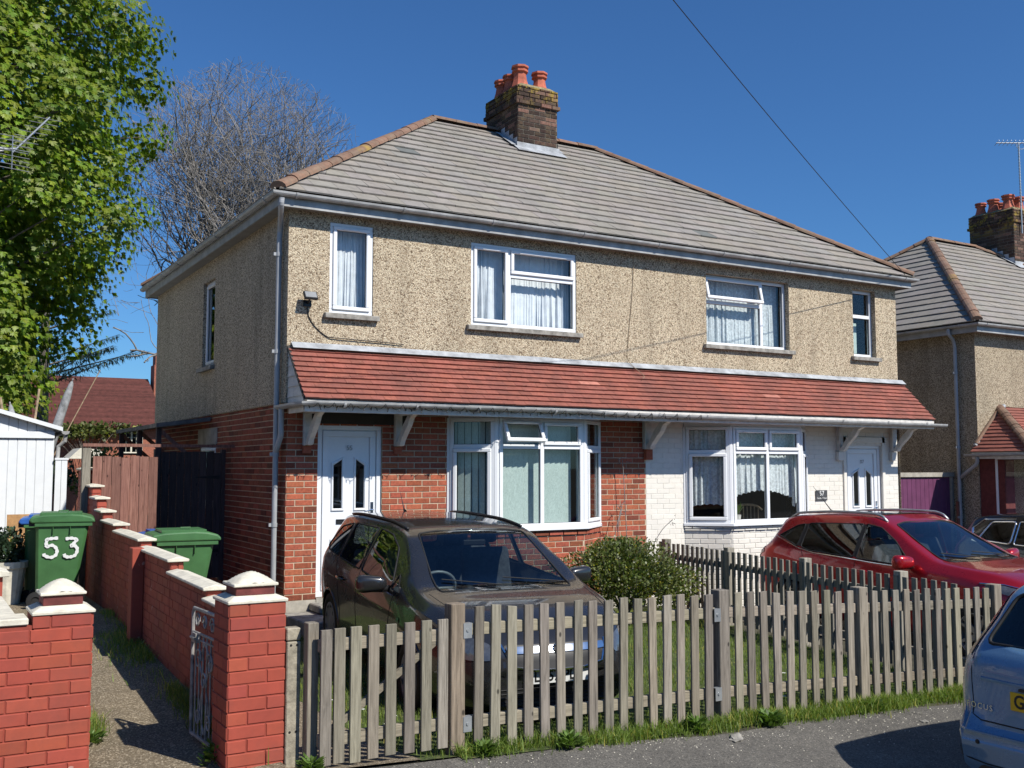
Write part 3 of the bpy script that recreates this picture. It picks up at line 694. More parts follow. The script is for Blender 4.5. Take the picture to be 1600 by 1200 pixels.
# ---- canopy ----
KX0, KX1 = -.0, 11.03; ky, kzb, kzt = -.66, 2.40, 3.06
can = MB(); can.prism([(-.03, kzt-.03), (ky, kzb-.03), (ky, kzb-.10), (-.03, kzb-.10)], lambda p: (KX0+.02, p[0], p[1]), lambda p: (KX1-.02, p[0], p[1]))
canopy = can.build('canopy', 'white_paint', house)
L_ = math.hypot(ky+.0, kzt-kzb); hs = -ky/L_; vz = (kzt-kzb)/L_
mb = MB(); pale = {(int(4.05/.165), 5), (int(7.38/.165), 4)}
def ctint():
    t = tt(.14); return t
def csk(u, s):
    r = int(round(s/.094)); 
    for (pu, pr) in ((4.12, 5), (4.27, 5), (7.5, 4), (7.66, 4)):
        if r == pr and abs(u-pu) < .085: return (1.6, 2.0, 2.1)
    return None
tile_plane(mb, (KX0-.02, ky-.035*hs, kzb-.035*vz), (1, 0, 0), (0, hs, vz), (0, -vz, hs), KX1-KX0+.04, L_, 0, 0, .165, .094, .019, ctint, csk)
mb.build('canopy_tiles', 'red_tile', canopy, recalc=False)
mb = MB()
for i in range(9):
    x0 = KX0+.02+i*1.222; mb.face([(x0, -.045, kzt+.048), (x0+1.26, -.045, kzt+.048+random.uniform(-.008, .008)), (x0+1.26, -.055, kzt+.03), (x0, -.055, kzt+.03)])
    mb.face([(x0, -.055, kzt+.03), (x0+1.26, -.055, kzt+.032), (x0+1.26, -.125, kzt-.028), (x0, -.125, kzt-.028+random.uniform(-.006, .006))])
mb.build('lead_flashing', 'lead', canopy, recalc=False)
mb = MB(); mb.prism([(-.03, kzt-.01), (ky-.03, kzb-.045), (ky-.03, kzb-.075), (-.03, kzt-.04)], lambda p: (KX0-.028, p[0], p[1]+.012), lambda p: (KX0+.004, p[0], p[1]+.012)); mb.build('verge_strip', 'dark_inside', canopy)
mb = MB(); mb.box(KX0-.02, KX1-.0, ky-.02, ky, kzb-.17, kzb-.035); mb.box(KX0-.02, KX0, ky, -.1, kzb-.17, kzb-.10); mb.build('fascia', 'white_paint', canopy, bevel=.004)
mb = MB()   # clapboard cheek on the left end
for i in range(6):
    z0 = kzb-.1+i*.125; z1 = min(z0+.125, kzt-.06); y1 = ky*(1-(z0-kzb+.03)/(kzt-kzb)); y2 = ky*(1-(z1-kzb+.03)/(kzt-kzb))
    if i == 0: y1 = ky+.0
    mb.faces([(KX0-.004, -.03, z1), (KX0-.004, min(-.035, max(ky, y2)), z1), (KX0-.014, max(ky, y1), z0), (KX0-.014, -.03, z0)], [(0, 1, 2, 3)])
mb.build('cheek_boards', 'white_paint', canopy, recalc=False)
mb = MB(); gy = ky-.02-.055; gz = kzb-.055
gp = [(11.25, gy, gz-.03), (8, gy, gz-.022), (4.3, gy, gz-.012), (3.9, gy, gz+.01), (0.1, gy, gz+.012), (-.04, gy+.03, gz), (-.075, gy+.12, gz-.005), (-.075, .12, gz-.01)]
gutter(mb, gp, .052); cg = mb.build('gutter', 'gutter_plastic', canopy)
for i in range(12): mb = MB(); clip_band(mb, (.45+i*.93+random.uniform(-.12, .12), gy, gz-.004-.001*i), (1, 0, 0), .052); mb.build('gutter_bracket', 'gutter_plastic', cg)
def bracket(x, w=.085, drop=.44, mat='white_paint'):
    mb = MB(); zt = kzb-.105; T = lambda q: (lambda p: (x-w/2+q*w, p[0], p[1]))
    mb.prism([(-.0, zt), (-.0, zt-drop), (-.075, zt-drop), (-.075, zt)], T(.0), T(1.))
    mb.prism([(-.075, zt), (-.075, zt-.055), (-.58, zt-.055), (-.60, zt)], T(.04), T(.96))
    # curved brace
    pts = [(-.07, zt-drop+.0), (-.165, zt-drop+.005), (-.205, zt-drop+.075), (-.31, zt-.27), (-.40, zt-.19), (-.46, zt-.10), (-.57, zt-.054), (-.40, zt-.054), (-.345, zt-.10), (-.26, zt-.17), (-.19, zt-.25), (-.12, zt-.345), (-.07, zt-drop+.05)]
    mb.prism(pts, T(.12), T(.88)); return mb.build('canopy_bracket', mat, canopy, bevel=.006)
for x in (.24, 1.44, 5.42, 9.45, 10.76): bracket(x, .09 if x != 5.42 else .12)
for x in (.24, 1.44):
    mb = MB(); mb.box(x-.05, x+.05, -.05, .0, 1.76, 1.85); mb.build('corbel_brick', 'house_brick', canopy)
for x, m_ in ((5.44, 'house_brick'), (9.45, 'white_painted_brick'), (10.76, 'white_painted_brick')):
    mb = MB(); mb.box(x-.06, x+.06, -.07, .0, 1.70, 1.85); mb.build('corbel_brick', m_, canopy, bevel=.004)
# ---- bays ----
def bay(x0, xa, xb, x1, d, z0, z1, brick, mortar, tf, opening, ztr, sash2=True, gap_bars=True):
    segs = [((x0, 0), (xa, -d)), ((xa, -d), (xb, -d)), ((xb, -d), (x1, 0))]; res = []
    mbm = MB(); mbb = MB(); cap = MB()
    for i, (p, q) in enumerate(segs):
        U = Vector((q[0]-p[0], q[1]-p[1], 0)); L = U.length; U.normalize(); N = Vector((U.y, -U.x, 0))
        T = frame((p[0], p[1], 0), U, N); res.append((T, L))
        sheet(mbm, T, 0, L, -.9, z0-.04); bricks(mbb, T, 0, L, -.9, z0-.045, tf=tf, bond=i)
        bricks(mbb, T, -.01, L+.01, z0-.118, z0-.047, tf=tf, proud=.03, L=.225) if i != 0 or True else 0
    base = mbm.build('bay_wall', mortar, house, recalc=False); mbb.build('brickwork', brick, base, recalc=False)
    k = .07; mb = MB(); P0 = [(x0-.03, 0), (x0-.03, -.02), (xa-.03, -d-k), (xb+.03, -d-k), (x1+.03, -.02), (x1+.03, 0)]
    mb.prism(P0, lambda p: (p[0], p[1], z0-.045), lambda p: (p[0], p[1], z0)); mb.build('bay_sill', 'upvc', base, bevel=.006)
    mb = MB(); mb.prism([(x0, 0), (xa, -d), (xb, -d), (x1, 0)], lambda p: (p[0], p[1]-.01, z1), lambda p: (p[0], p[1]-.01, z1+.06)); mb.build('bay_head', 'upvc', base)
    for p in ((x0+.02, -.0), (xa, -d+.01), (xb, -d+.01), (x1-.02, -.0)): mb = MB(); mb.tube([(p[0], p[1]+.02, z0), (p[0], p[1]+.02, z1)], .05, 8); mb.build('bay_post', 'upvc', base)
    return res, base
z0, z1 = .80, 2.235
(R55, base55) = bay(2.17, 2.68, 4.05, 4.59, .40, z0, z1, 'house_brick', 'mortar', dt, None, 1.85)
ztr = 1.86
for i, (T, L) in enumerate(R55):
    e = .03
    if i != 1:
        window(base55.parent, T, e, L-e, z0, z1, {'bars': [(e+.05, L-e-.05, ztr-.03, ztr+.03)], 'lights': [(e+.05, L-e-.05, ztr+.03, z1-.05, False, 0), (e+.055, L-e-.055, z0+.055, ztr-.035, True, 0)]}, n=-.005, vents=False)
    else:
        m = L/2; window(base55.parent, T, e, L-e, z0, z1, {'bars': [(m-.03, m+.03, z0+.05, z1-.05), (e+.05, m-.03, ztr-.03, ztr+.03), (m+.03, L-e-.05, ztr-.03, ztr+.03)],
            'lights': [(e+.055, m-.035, ztr+.035, z1-.055, True, 26), (m+.035, L-e-.055, ztr+.035, z1-.055, True, 0), (e+.05, m-.03, z0+.05, ztr-.03, False, 0), (m+.03, L-e-.05, z0+.05, ztr-.03, False, 0)]}, n=-.005)
def blinds(T, u0, u1, z0, z1, n, label):
    mb = MB(); w = .089; k = int((u1-u0)/(w*.93)); 
    for i in range(k):
        a = u0+(u1-u0)*i/k; an = math.radians(14); dx = w*math.cos(an); dn = w*math.sin(an)
        mb.face([T((a, n-dn/2, z0)), T((a+dx, n+dn/2, z0)), T((a+dx, n+dn/2, z1)), T((a, n-dn/2, z1))], random.uniform(.93, 1.02))
    hb = mb.build('vertical_blind', 'blind_fabric', recalc=False); tag(hb, label, 'window blind'); return origin_to(hb, T((u0, n, z0)))
T, L = R55[0]; blinds(T, .02, L+.02, z0+.02, z1-.03, -.10, 'pale green vertical blind in the left splayed side of the red-brick bay window')
T, L = R55[1]; blinds(T, .05, L-.12, z0+.02, z1-.03, -.16, 'pale green vertical blind across the front of the red-brick bay window')
T, L = R55[2]; blinds(T, .1, L-.02, z0+.02, z1-.03, -.14, 'pale green vertical blind in the right splayed side of the red-brick bay window')
z0b = .76; z1b = 2.2
(R57, base57) = bay(6.14, 6.70, 8.15, 8.68, .42, z0b, z1b, 'white_painted_brick', 'white_mortar', lambda: 1+random.uniform(-.05, .03), None, 1.85)
ztr = 1.82
for i, (T, L) in enumerate(R57):
    e = .03
    if i != 1: window(base57.parent, T, e, L-e, z0b, z1b, {'bars': [(e+.05, L-e-.05, ztr-.03, ztr+.03)], 'lights': [(e+.05, L-e-.05, ztr+.03, z1b-.05, False, 0), (e+.055, L-e-.055, z0b+.055, ztr-.035, True, 0)]}, n=-.005, vents=False)
    else:
        m = L/2; window(base57.parent, T, e, L-e, z0b, z1b, {'bars': [(m-.03, m+.03, z0b+.05, z1b-.05), (e+.05, m-.03, ztr-.03, ztr+.03), (m+.03, L-e-.05, ztr-.03, ztr+.03)],
            'lights': [(e+.055, m-.035, ztr+.035, z1b-.055, True, 0), (m+.035, L-e-.055, ztr+.035, z1b-.055, True, 0), (e+.05, m-.03, z0b+.05, ztr-.03, False, 0), (m+.03, L-e-.05, z0b+.05, ztr-.03, False, 0)]}, n=-.005)
def scal(lo, hi, k=9):
    return lambda f: (lo+(hi-lo)*math.sin(math.pi*min(1, max(0, f)))+.022*abs(math.sin(f*k*math.pi)))
T, L = R57[0]; curtain('lace_curtain', 'lace curtain with a scalloped hem in the left splayed side of the white bay window', 'curtain', T, .04, L+.05, 0, z1b-.03, -.12, 'lace_curtain', 7, .022, scal(.97, 1.02, 7))
T, L = R57[1]; curtain('lace_curtain', 'arched lace curtain with a scalloped hem across the front of the white bay window', 'curtain', T, .02, L-.02, 0, z1b-.03, -.13, 'lace_curtain', 13, .024, scal(1.09, 1.22, 15))
T, L = R57[2]; curtain('lace_curtain', 'lace curtain in the right splayed side of the white bay window', 'curtain', T, .0, L-.04, 0, z1b-.03, -.12, 'lace_curtain', 7, .02, scal(.97, 1.02, 7))
# pot plant and chair seen in the white bay
pl = thing('potted_plant', 'spiky green potted plant on the sill inside the white bay window', 'plant', (6.98, -.22, z0b))
mb = MB(); mb.lathe([(.05, 0), (.062, .1), (.066, .11), (.05, .11)], 14, lambda p: p); mb.build('plant_pot', 'white_paint', pl)
mb = MB()
for i in range(46):
    a = random.uniform(0, 6.28); t = random.uniform(.0, .75); l = random.uniform(.14, .25); d = Vector((math.cos(a)*math.sin(t), math.sin(a)*math.sin(t), math.cos(t))); s = d.cross(Vector((0, 0, 1))).normalized()*.011
    mb.face([Vector((0, 0, .1))-s*.5, Vector((0, 0, .1))+s*.5, Vector((0, 0, .1))+d*l*.6+s, Vector((0, 0, .1))+d*l, Vector((0, 0, .1))+d*l*.6-s], random.uniform(.8, 1.3))
mb.build('leaves', 'weed_leaf', pl, recalc=False)
ch = thing('dining_chair', 'brown spindle-backed wooden chair inside the white bay window', 'chair', (7.75, .35, -.3))
mb = MB(); mb.tube(bez([(-.3, 0, 1.2), (-.2, .04, 1.27), (0, .06, 1.29), (.2, .04, 1.27), (.3, 0, 1.2)], 5), .02, 8); mb.build('top_rail', 'wood_pale', ch)
for k in range(7):
    mb = MB(); x = -.24+k*.08; mb.tube([(x, .02, .75), (x, .03, 1.26)], .011, 6); mb.build('spindle', 'wood_pale', ch)
mb = MB(); mb.box(-.25, .25, -.2, .25, .71, .76); mb.build('seat', 'wood_pale', ch, bevel=.02)
for sx in (-.2, .2):
    for sy in (-.15, .2):
        mb = MB(); mb.tube([(sx, sy, 0), (sx*.9, sy*.9, .72)], .018, 6); mb.build('leg', 'wood_pale', ch)
# doors
upvc_door(house, FR, *d55, '55'); upvc_door(house, FR, *d57, '57')
mb = MB(); mb.box(d57[0]-.07, d57[0], .0, .03, -.2, 2.1, T=FR); mb.box(d57[1], d57[1]+.07, .0, .03, -.2, 2.1, T=FR); mb.box(d57[0]-.07, d57[1]+.07, .0, .03, 2.0, 2.1, T=FR); mb.build('door_surround', 'white_painted_brick', house, bevel=.005)
mb = MB(); mb.box(-.05, 1.7, -.95, -.02, -.5, -.13); o = mb.build('doorstep', 'stone', house, bevel=.012); mb = MB(); mb.box(.3, 1.4, -.40, -.02, -.12, -.03); o = mb.build('doorstep', 'stone', house, bevel=.012)
# roof, chimney, eaves, pipes
RX0, RX1, RY0, RY1, RZE, RZR = -.24, XW+.24, -.24, 7.72, 4.90, 7.60
roof = main_roof(house, RX0, RX1, RY0, RY1, RZE, RZR)
rz = lambda y: RZE+(RZR-RZE)*(y-RY0)/((RY1-RY0)/2) if y < 3.74 else RZR-(y-3.74)*.678
chimney(house, 5.04, 5.86, 3.02, 4.15, 6.6, 8.28, [(5.24, 3.28, 1.0, 1.0), (5.66, 3.30, .95, .92), (5.24, 3.62, .9, .86), (5.24, 3.93, .9, .86), (5.64, 3.85, .85, .62)], rz)
eaves(house, -.20, XW+.20, -.20, 7.68, 4.735, (0, XW, 0, YD))
pipe(house, 'downpipe', bez([(-.2, -.27, 4.80), (-.2, -.24, 4.70), (-.12, .02, 4.60), (-.085, .14, 4.5), (-.085, .16, 4.4)], 5)+[(-.085, .16, 3), (-.085, .16, -.1)], .034, clips=(4.2, 3.0, 1.75, .9))
pipe(house, 'downpipe', bez([(-.075, .0, gz-.04), (-.075, .0, 2.1), (-.075, .0, 1.98), (-.082, .08, 1.86), (-.088, .15, 1.78)], 4), .034)
# floodlight and its cable
fl_ = thing('floodlight', 'small black floodlight on the pebbledash beside the narrow left upstairs window', 'light', (.215, -.03, 3.60))
mb = MB(); mb.box(-.05, .05, -.02, .0, -.05, .03); mb.tube([(0, -.02, -.01), (0, -.07, -.0), (0, -.09, .04)], .012, 8); mb.build('bracket', 'black_plastic', fl_)
Rf = Matrix.Rotation(math.radians(-35), 4, 'X'); Tf = lambda p: Rf @ Vector(p)+Vector((0, -.12, .07))
mb = MB(); mb.box(-.085, .085, -.02, .02, -.06, .06, T=Tf); mb.build('lamp_head', 'black_plastic', fl_, bevel=.008)
mb = MB(); mb.box(-.07, .07, -.024, -.0205, -.045, .045, T=Tf); mb.build('lens', 'cap_grey', fl_)
mb = MB(); mb.tube(bez([(.215, -.04, 3.55), (.24, -.038, 3.42), (.33, -.038, 3.3), (.47, -.04, 3.2), (.6, -.05, 3.185), (1.2, -.05, 3.17), (1.5, -.05, 3.16)]), .006, 6); o = mb.build('cable', 'cable_black'); tag(o, 'thin black cable looping down the pebbledash from the small floodlight to the red canopy', 'cable'); origin_to(o, (.215, -.04, 3.55))
mb = MB(); mb.tube(bez([(5.2, -.05, 4.72), (5.18, -.04, 4.2), (5.1, -.04, 3.5), (5.08, -.05, 3.15), (5.2, -.25, 2.92), (5.15, -.3, 2.86)]), .0045, 5); o = mb.build('cable', 'wood_pale'); tag(o, 'thin loose cable hanging from the eaves down onto the middle of the red canopy', 'cable'); origin_to(o, (5.2, -.05, 4.72))
# string of small lights wound on the canopy gutter
mb = MB(); pts = []; n = 560
for i in range(n):
    x = -.07+i*(6.0/n); an = x*2*math.pi/.21+.7*math.sin(x*3); r = .064
    pts.append((x, gy+math.cos(an)*r, gz-.01+(-abs(math.sin(an))*r*.95 if True else 0)+(.006 if math.sin(an) > 0 else 0)))
mb.tube(pts, .0038, 4)
for i in range(90):
    p = Vector(pts[(i*6+3) % n]); mb.tube([p, p+Vector((random.uniform(-.01, .01), -.01, -.026))], .0055, 5)
o = mb.build('string_lights', 'cable_black'); tag(o, 'dark string of fairy lights wound along the left half of the canopy gutter', 'string lights'); origin_to(o, (0, gy, gz))
# plaque
pq = thing('house_sign', 'small grey slate plaque numbered 57 on the white brickwork beside the right-hand door', 'sign', (9.02, -.012, 1.13))
mb = MB(); mb.box(-.13, .13, -.012, 0, -.085, .085); mb.build('plate', 'slate', pq, bevel=.003)
Tq = lambda p: Vector((p[0], -.0125-p[1], p[2]))
text_mesh('57', .11, 'letter_white', pq, lambda p: Tq((p[0], p[1], p[2]+.03)), 'number', .001)
text_mesh('Gainsford Road', .036, 'letter_white', pq, lambda p: Tq((p[0], p[1], p[2]-.045)), 'street_name', .001)
# ---------------- neighbouring house on the right ----------------
dz = -.64; NX = 13.15
nb = thing('neighbour_house', 'pebbledashed house at the right edge of the photo with a red tiled porch roof', 'house', (NX, 0, dz))
mb = MB(); NW = 8.5; sheet(mb, FR, 0, NW, -.4, 4.87, [(1.6, 3.2, 3.49, 4.6)], .1); mb.face([(0, 0, -.4), (0, YD, -.4), (0, YD, 4.87), (0, 0, 4.87)]); mb.face([(NW, 0, -.4), (NW, YD, -.4), (NW, YD, 4.87), (NW, 0, 4.87)]); mb.face([(0, YD, -.4), (NW, YD, -.4), (NW, YD, 4.87), (0, YD, 4.87)])
mb.build('upper_wall', 'pebbledash_dirty', nb, recalc=False)
window(nb, FR, 1.6, 3.2, 3.49, 4.6, {'bars': [(2.37, 2.43, 3.54, 4.55)], 'lights': [(1.655, 2.365, 3.545, 4.545, True, 0), (2.435, 3.145, 3.545, 4.545, True, 0)]}, n=-.05)
nr = main_roof(nb, -.24, NW+.9, -.24, 7.72, 4.90, 7.60)
chimney(nb, 5.85, 6.65, 2.95, 4.15, 6.6, 8.5, [(6.05, 3.2, 1.0, .9), (6.45, 3.2, .95, .9), (6.05, 3.6, .95, .85), (6.45, 3.7, .9, .8), (6.05, 3.95, .9, .8)], rz)
eaves(nb, -.20, NW+.86, -.20, 7.68, 4.735, (0, NW, 0, YD))
pipe(nb, 'downpipe', bez([(-.27, .35, 4.82), (-.26, .35, 4.72), (-.13, .36, 4.62), (-.085, .36, 4.5)], 4)+[(-.085, .36, 3), (-.085, .36, -.2)], .034, clips=(4.0, 2.6, 1.3))
# porch bay at its corner
by = -1.05; mb = MB(); mb.box(0.02, 3.4, by, -.0, -.4, .75); mb.box(.02, .3, by+.55, 0, .75, 2.42); pb = mb.build('porch_wall', 'neck_brick', nb)
wb = frame((.02, 0, 0), (0, -1, 0), (-1, 0, 0)); window(nb, wb, .32, 1.05, .75, 2.42, {'lights': [(.375, .995, .805, 2.365, False, 0)]}, n=-.02, mats='upvc')
wf = frame((.05, by, 0), (1, 0, 0), (0, -1, 0))
window(nb, wf, 0, 2.4, .75, 2.42, {'bars': [(.72, .78, .8, 2.37), (1.55, 1.61, .8, 2.37), (.05, .72, 1.95, 2.01), (.78, 1.55, 1.95, 2.01), (1.61, 2.35, 1.95, 2.01)],
   'lights': [(.05, .72, .8, 1.95, False, 0), (.05, .72, 2.01, 2.37, False, 0), (.785, 1.545, .805, 1.945, True, 0), (.785, 1.545, 2.015, 2.365, True, 0), (1.61, 2.35, .8, 1.95, False, 0), (1.61, 2.35, 2.01, 2.37, False, 0)]}, n=-.02)
mb = MB(); x0, x1, zb_, zt_ = -.22, 3.6, 2.5, 3.35; dd = .9
mb.faces([(x0, 0, zb_), (x0, by-.2, zb_), (x1, by-.2, zb_), (x1, 0, zb_), (x0+dd, 0, zt_), (x1, 0, zt_)], [(0, 1, 4), (1, 2, 5, 4), (0, 3, 2, 1), (2, 3, 5)])
pr = mb.build('porch_roof', 'felt', nb); mb = MB()
h2 = math.hypot(dd, zt_-zb_); tile_plane(mb, (x0, 0, zb_), (0, -1, 0), (dd/h2, 0, (zt_-zb_)/h2), (-(zt_-zb_)/h2, 0, dd/h2), 1.25, h2, 0, (1.25)/h2, .165, .1, .014, lambda: tt(.15))
h3 = math.hypot(by-.2, zt_-zb_); tile_plane(mb, (x0, by-.2, zb_), (1, 0, 0), (0, 1.25/h3, (zt_-zb_)/h3), (0, -(zt_-zb_)/h3, 1.25/h3), x1-x0, h3, dd/h3, 0, .165, .1, .014, lambda: tt(.15))
mb.build('porch_tiles', 'red_tile', pr, recalc=False)
mb = MB(); mb.tube([(x0+dd, -.03, zt_+.03), (x0+.12, -.03, zb_+.16)], .035, 6); ridge_run(mb, (x0, by-.2, zb_+.02), (x0+dd, 0, zt_+.02), .09, .12); mb.build('hip_tiles', 'ridge_tile', pr)
mb = MB(); mb.tube([(x0+dd+.1, -.03, zt_+.04), (x0+.1, -.02, zb_+.12)], .04, 6); mb.build('lead_flashing', 'lead', pr)
mb = MB(); mb.box(x0+.03, x1, by-.17, by-.15, zb_-.12, zb_); mb.box(x0+.03, x0+.05, by-.15, 0, zb_-.12, zb_); mb.build('fascia', 'white_paint', pr)
mb = MB(); gutter(mb, [(x1, by-.24, zb_-.02), (x0-.03, by-.24, zb_-.02), (x0-.03, 0.1, zb_-.03)], .05); mb.build('gutter', 'gutter_plastic', pr)
pipe(nb, 'downpipe', bez([(x0+.02, -.1, zb_-.05), (x0+.02, -.1, zb_-.2), (x0+.05, .1, zb_-.34), (-.09, .3, zb_-.45)], 4), .034)
# aerial on its chimney
ae = thing('tv_aerial', 'television aerial on a thin mast strapped to the neighbouring chimney', 'aerial', (19.25, 2.9, 7.25))
mb = MB(); mb.tube([(0, 0, 0), (0, 0, 2.25)], .018, 8)
for i in range(20): mb.tube([(0, 0, .7+i*.075), (0, 0, .715+i*.075)], .026, 8)
mb.build('mast', 'galvanised', ae)
mb = MB(); u = Vector((-.86, .5, 0)).normalized(); s_ = Vector((-u.y, u.x, 0)); c0 = Vector((0, 0, 2.25))
mb.tube([c0-u*.3, c0+u*.55], .013, 6)
for i in range(9): p = c0+u*(-.27+i*.1); mb.tube([p-s_*.12-Vector((0, 0, .03)), p+s_*.12+Vector((0, 0, .03))], .007, 4)
mb.tube(bez([c0+u*.05, c0+u*.03+Vector((0, 0, -.12)), c0-u*.1+Vector((0, 0, -.15)), c0-u*.22+Vector((0, 0, -.02))], 4), .008, 5); mb.build('antenna', 'galvanised', ae)
# ---------------- red painted garden walls ----------------
def ptint(): 
    t = 1+random.uniform(-.12, .1); return (t, t*random.uniform(.9, 1.08), t*random.uniform(.9, 1.08))
def pillar(name, label, x0, x1, y0, y1, zb, zt, ztop, front=True):
    p = thing(name, label, 'gate pillar', ((x0+x1)/2, (y0+y1)/2, zb)); ox, oy = (x0+x1)/2, (y0+y1)/2
    hx, hy = (x1-x0)/2, (y1-y0)/2; H = zt-zb
    mb = MB(); mb.box(-hx+.006, hx-.006, -hy+.006, hy-.006, -.3, H); core = mb.build('core', 'painted_mortar', p)
    mb = MB()
    for q, (T, W, b) in enumerate(((frame((-hx+.006, -hy+.006, 0), (1, 0, 0), (0, -1, 0)), 2*hx-.012, 0), (frame((-hx+.006, hy-.006, 0), (0, -1, 0), (-1, 0, 0)), 2*hy-.012, 1), (frame((hx-.006, -hy+.006, 0), (0, 1, 0), (1, 0, 0)), 2*hy-.012, 1), (frame((hx-.006, hy-.006, 0), (-1, 0, 0), (0, 1, 0)), 2*hx-.012, 0))):
        if q == 0 and not front: continue
        bricks(mb, T, -.006, W+.006, -.3, H, tf=ptint, L=W*.667+.004, zref=H, bond=b, proud=.006, ch=.004, joint=.007, course=.078)
    mb.build('brickwork', 'painted_brick', p, recalc=False)
    # cap: sloped shelf, small brick neck, domed top
    h = ztop-zt; z1 = H+h*.25; z2 = H+h*.60
    def fr_(mb, a, za, b, zb2, mi=0):
        A = [(sx*(hx+a), sy*(hy+a), za) for sx, sy in ((-1, -1), (1, -1), (1, 1), (-1, 1))]; B = [(sx*(hx+b), sy*(hy+b), zb2) for sx, sy in ((-1, -1), (1, -1), (1, 1), (-1, 1))]
        mb.faces(A+B, [(i, (i+1) % 4, 4+(i+1) % 4, 4+i) for i in range(4)]+[(7, 6, 5, 4), (0, 1, 2, 3)])
    mb = MB(); fr_(mb, .008, H-.002, .010, H+.018); fr_(mb, .006, H+.018, -.045, z1); mb.build('cap_shelf', 'coping_paint', p, bevel=.004)
    mb = MB(); fr_(mb, -.055, z1, -.055, z2); mb.build('cap_neck', 'neck_brick', p, bevel=.003)
    n = 18; V = []; F = []; e = hx-.042; ey = hy-.042
    for j in range(n+1):
        for i in range(n+1):
            u, v = -1+2*i/n, -1+2*j/n; r = min(1, max(abs(u), abs(v))*.45+math.hypot(u, v)*.5)
            V.append((u*e, v*ey, z2+(H+h-z2)*(1-r**1.55)+.003*math.sin(i*1.7+j*2.3)+.012))
    F = [(j*(n+1)+i, j*(n+1)+i+1, (j+1)*(n+1)+i+1, (j+1)*(n+1)+i) for j in range(n) for i in range(n)]
    o = big_mesh('cap_dome', V, F, 'coping_paint', parent=p, smooth=True); mb = MB(); mb.box(-e-.004, e+.004, -ey-.004, ey+.004, z2-.004, z2+.014); mb.build('cap_slab', 'coping_paint', p, bevel=.004)
    return p
pillar('gate_pillar', 'red painted brick gate pillar with a cream domed cap beside the wooden gate', -2.29, -1.945, -5.97, -5.64, -.2, .795, .955)
pillar('gate_pillar', 'red painted brick pillar with a cream domed cap at the left edge, left of the path', -3.275, -2.945, -5.42, -5.09, -.2, .735, .915, False)
# front wall running off to the left
fw_ = thing('garden_wall', 'low red painted brick wall running off the left edge of the photo from the domed pillar', 'wall', (-3.28, -5.42, -.2))
Tw = frame((-3.28-3.5+3.28, 0, 0), (1, 0, 0), (0, -1, 0))
mb = MB(); mb.box(-3.5, -.0, .006, .215, -.3, .88); mb.build('core', 'painted_mortar', fw_)
mb = MB(); bricks(mb, frame((-3.5, .006, 0), (1, 0, 0), (0, -1, 0)), .0, 3.834, -.3, .935, [(0, 3.5, .875, 1)], tf=ptint, zref=.935, course=.078, proud=.006, ch=.004, joint=.007, bond=1); mb.build('brickwork', 'painted_brick', fw_, recalc=False)
mb = MB(); mb.box(-.245, -.02, -.01, .24, .885, .925); mb.build('coping_slab', 'coping_paint', fw_, bevel=.006)
mb = MB(); mb.box(-3.5, -.25, -.012, .24, .86, .905); mb.build('coping_slab', 'coping_paint', fw_, bevel=.006)
# side wall of that garden, going back in steps
sw_ = thing('garden_wall', 'short red brick wall with a sloping cream coping running back beside the green bin numbered 53', 'wall', (-3.42, -5.2, -.2))
mb = MB(); mb.box(-.11, .08, .0, 1.35, 0, .84); mb.box(-.13, .10, 1.35, 1.62, 0, 1.02)
sww = mb.build('core', 'painted_brick', sw_)
mb = MB(); mb.box(-.14, .10, -.0, 1.35, .84, .885); mb.build('coping_slab', 'coping_paint', sw_, bevel=.006)
mb = MB(); mb.prism([(-.15, 1.02), (.14, 1.02), (.14, 1.055), (0, 1.09), (-.15, 1.055)], lambda p: (p[0], 1.31, p[1]), lambda p: (p[0], 1.66, p[1])); mb.build('coping_slab', 'coping_paint', sw_, bevel=.005)
# stepped wall between path and house
A0 = Vector((-2.06, -5.62, 0)); B0 = Vector((-1.87, 3.3, 0)); Uw = (B0-A0).normalized(); Nw = Vector((-Uw.y, Uw.x, 0))
SWL = (B0-A0).length; TW = frame(A0, Uw, Nw)   # n>0 is the path side (-x)
st = thing('stepped_garden_wall', 'long red painted brick wall with cream copings stepping up beside the narrow path', 'wall', (A0.x, A0.y, -.2))
steps = [(-5.62, -4.93, .75), (-4.93, -4.43, .745), (-4.43, -3.12, .745), (-3.12, -1.67, .845), (-1.67, -.12, .92), (-.12, .85, .995), (.85, 1.37, 1.10), (1.37, 1.88, 1.24), (1.88, 2.48, 1.38), (2.48, 3.3, 1.59)]
steps = [(-5.62, -4.43, .66), (-4.43, -3.12, .735), (-3.12, -1.67, .835), (-1.67, -.12, .915), (-.12, .85, .985), (.85, 1.37, 1.09), (1.37, 1.88, 1.23), (1.88, 2.48, 1.37), (2.48, 3.3, 1.58)]
mbc = MB(); mbk = MB(); Tl = lambda p: TW(p)-Vector((A0.x, A0.y, -.2))
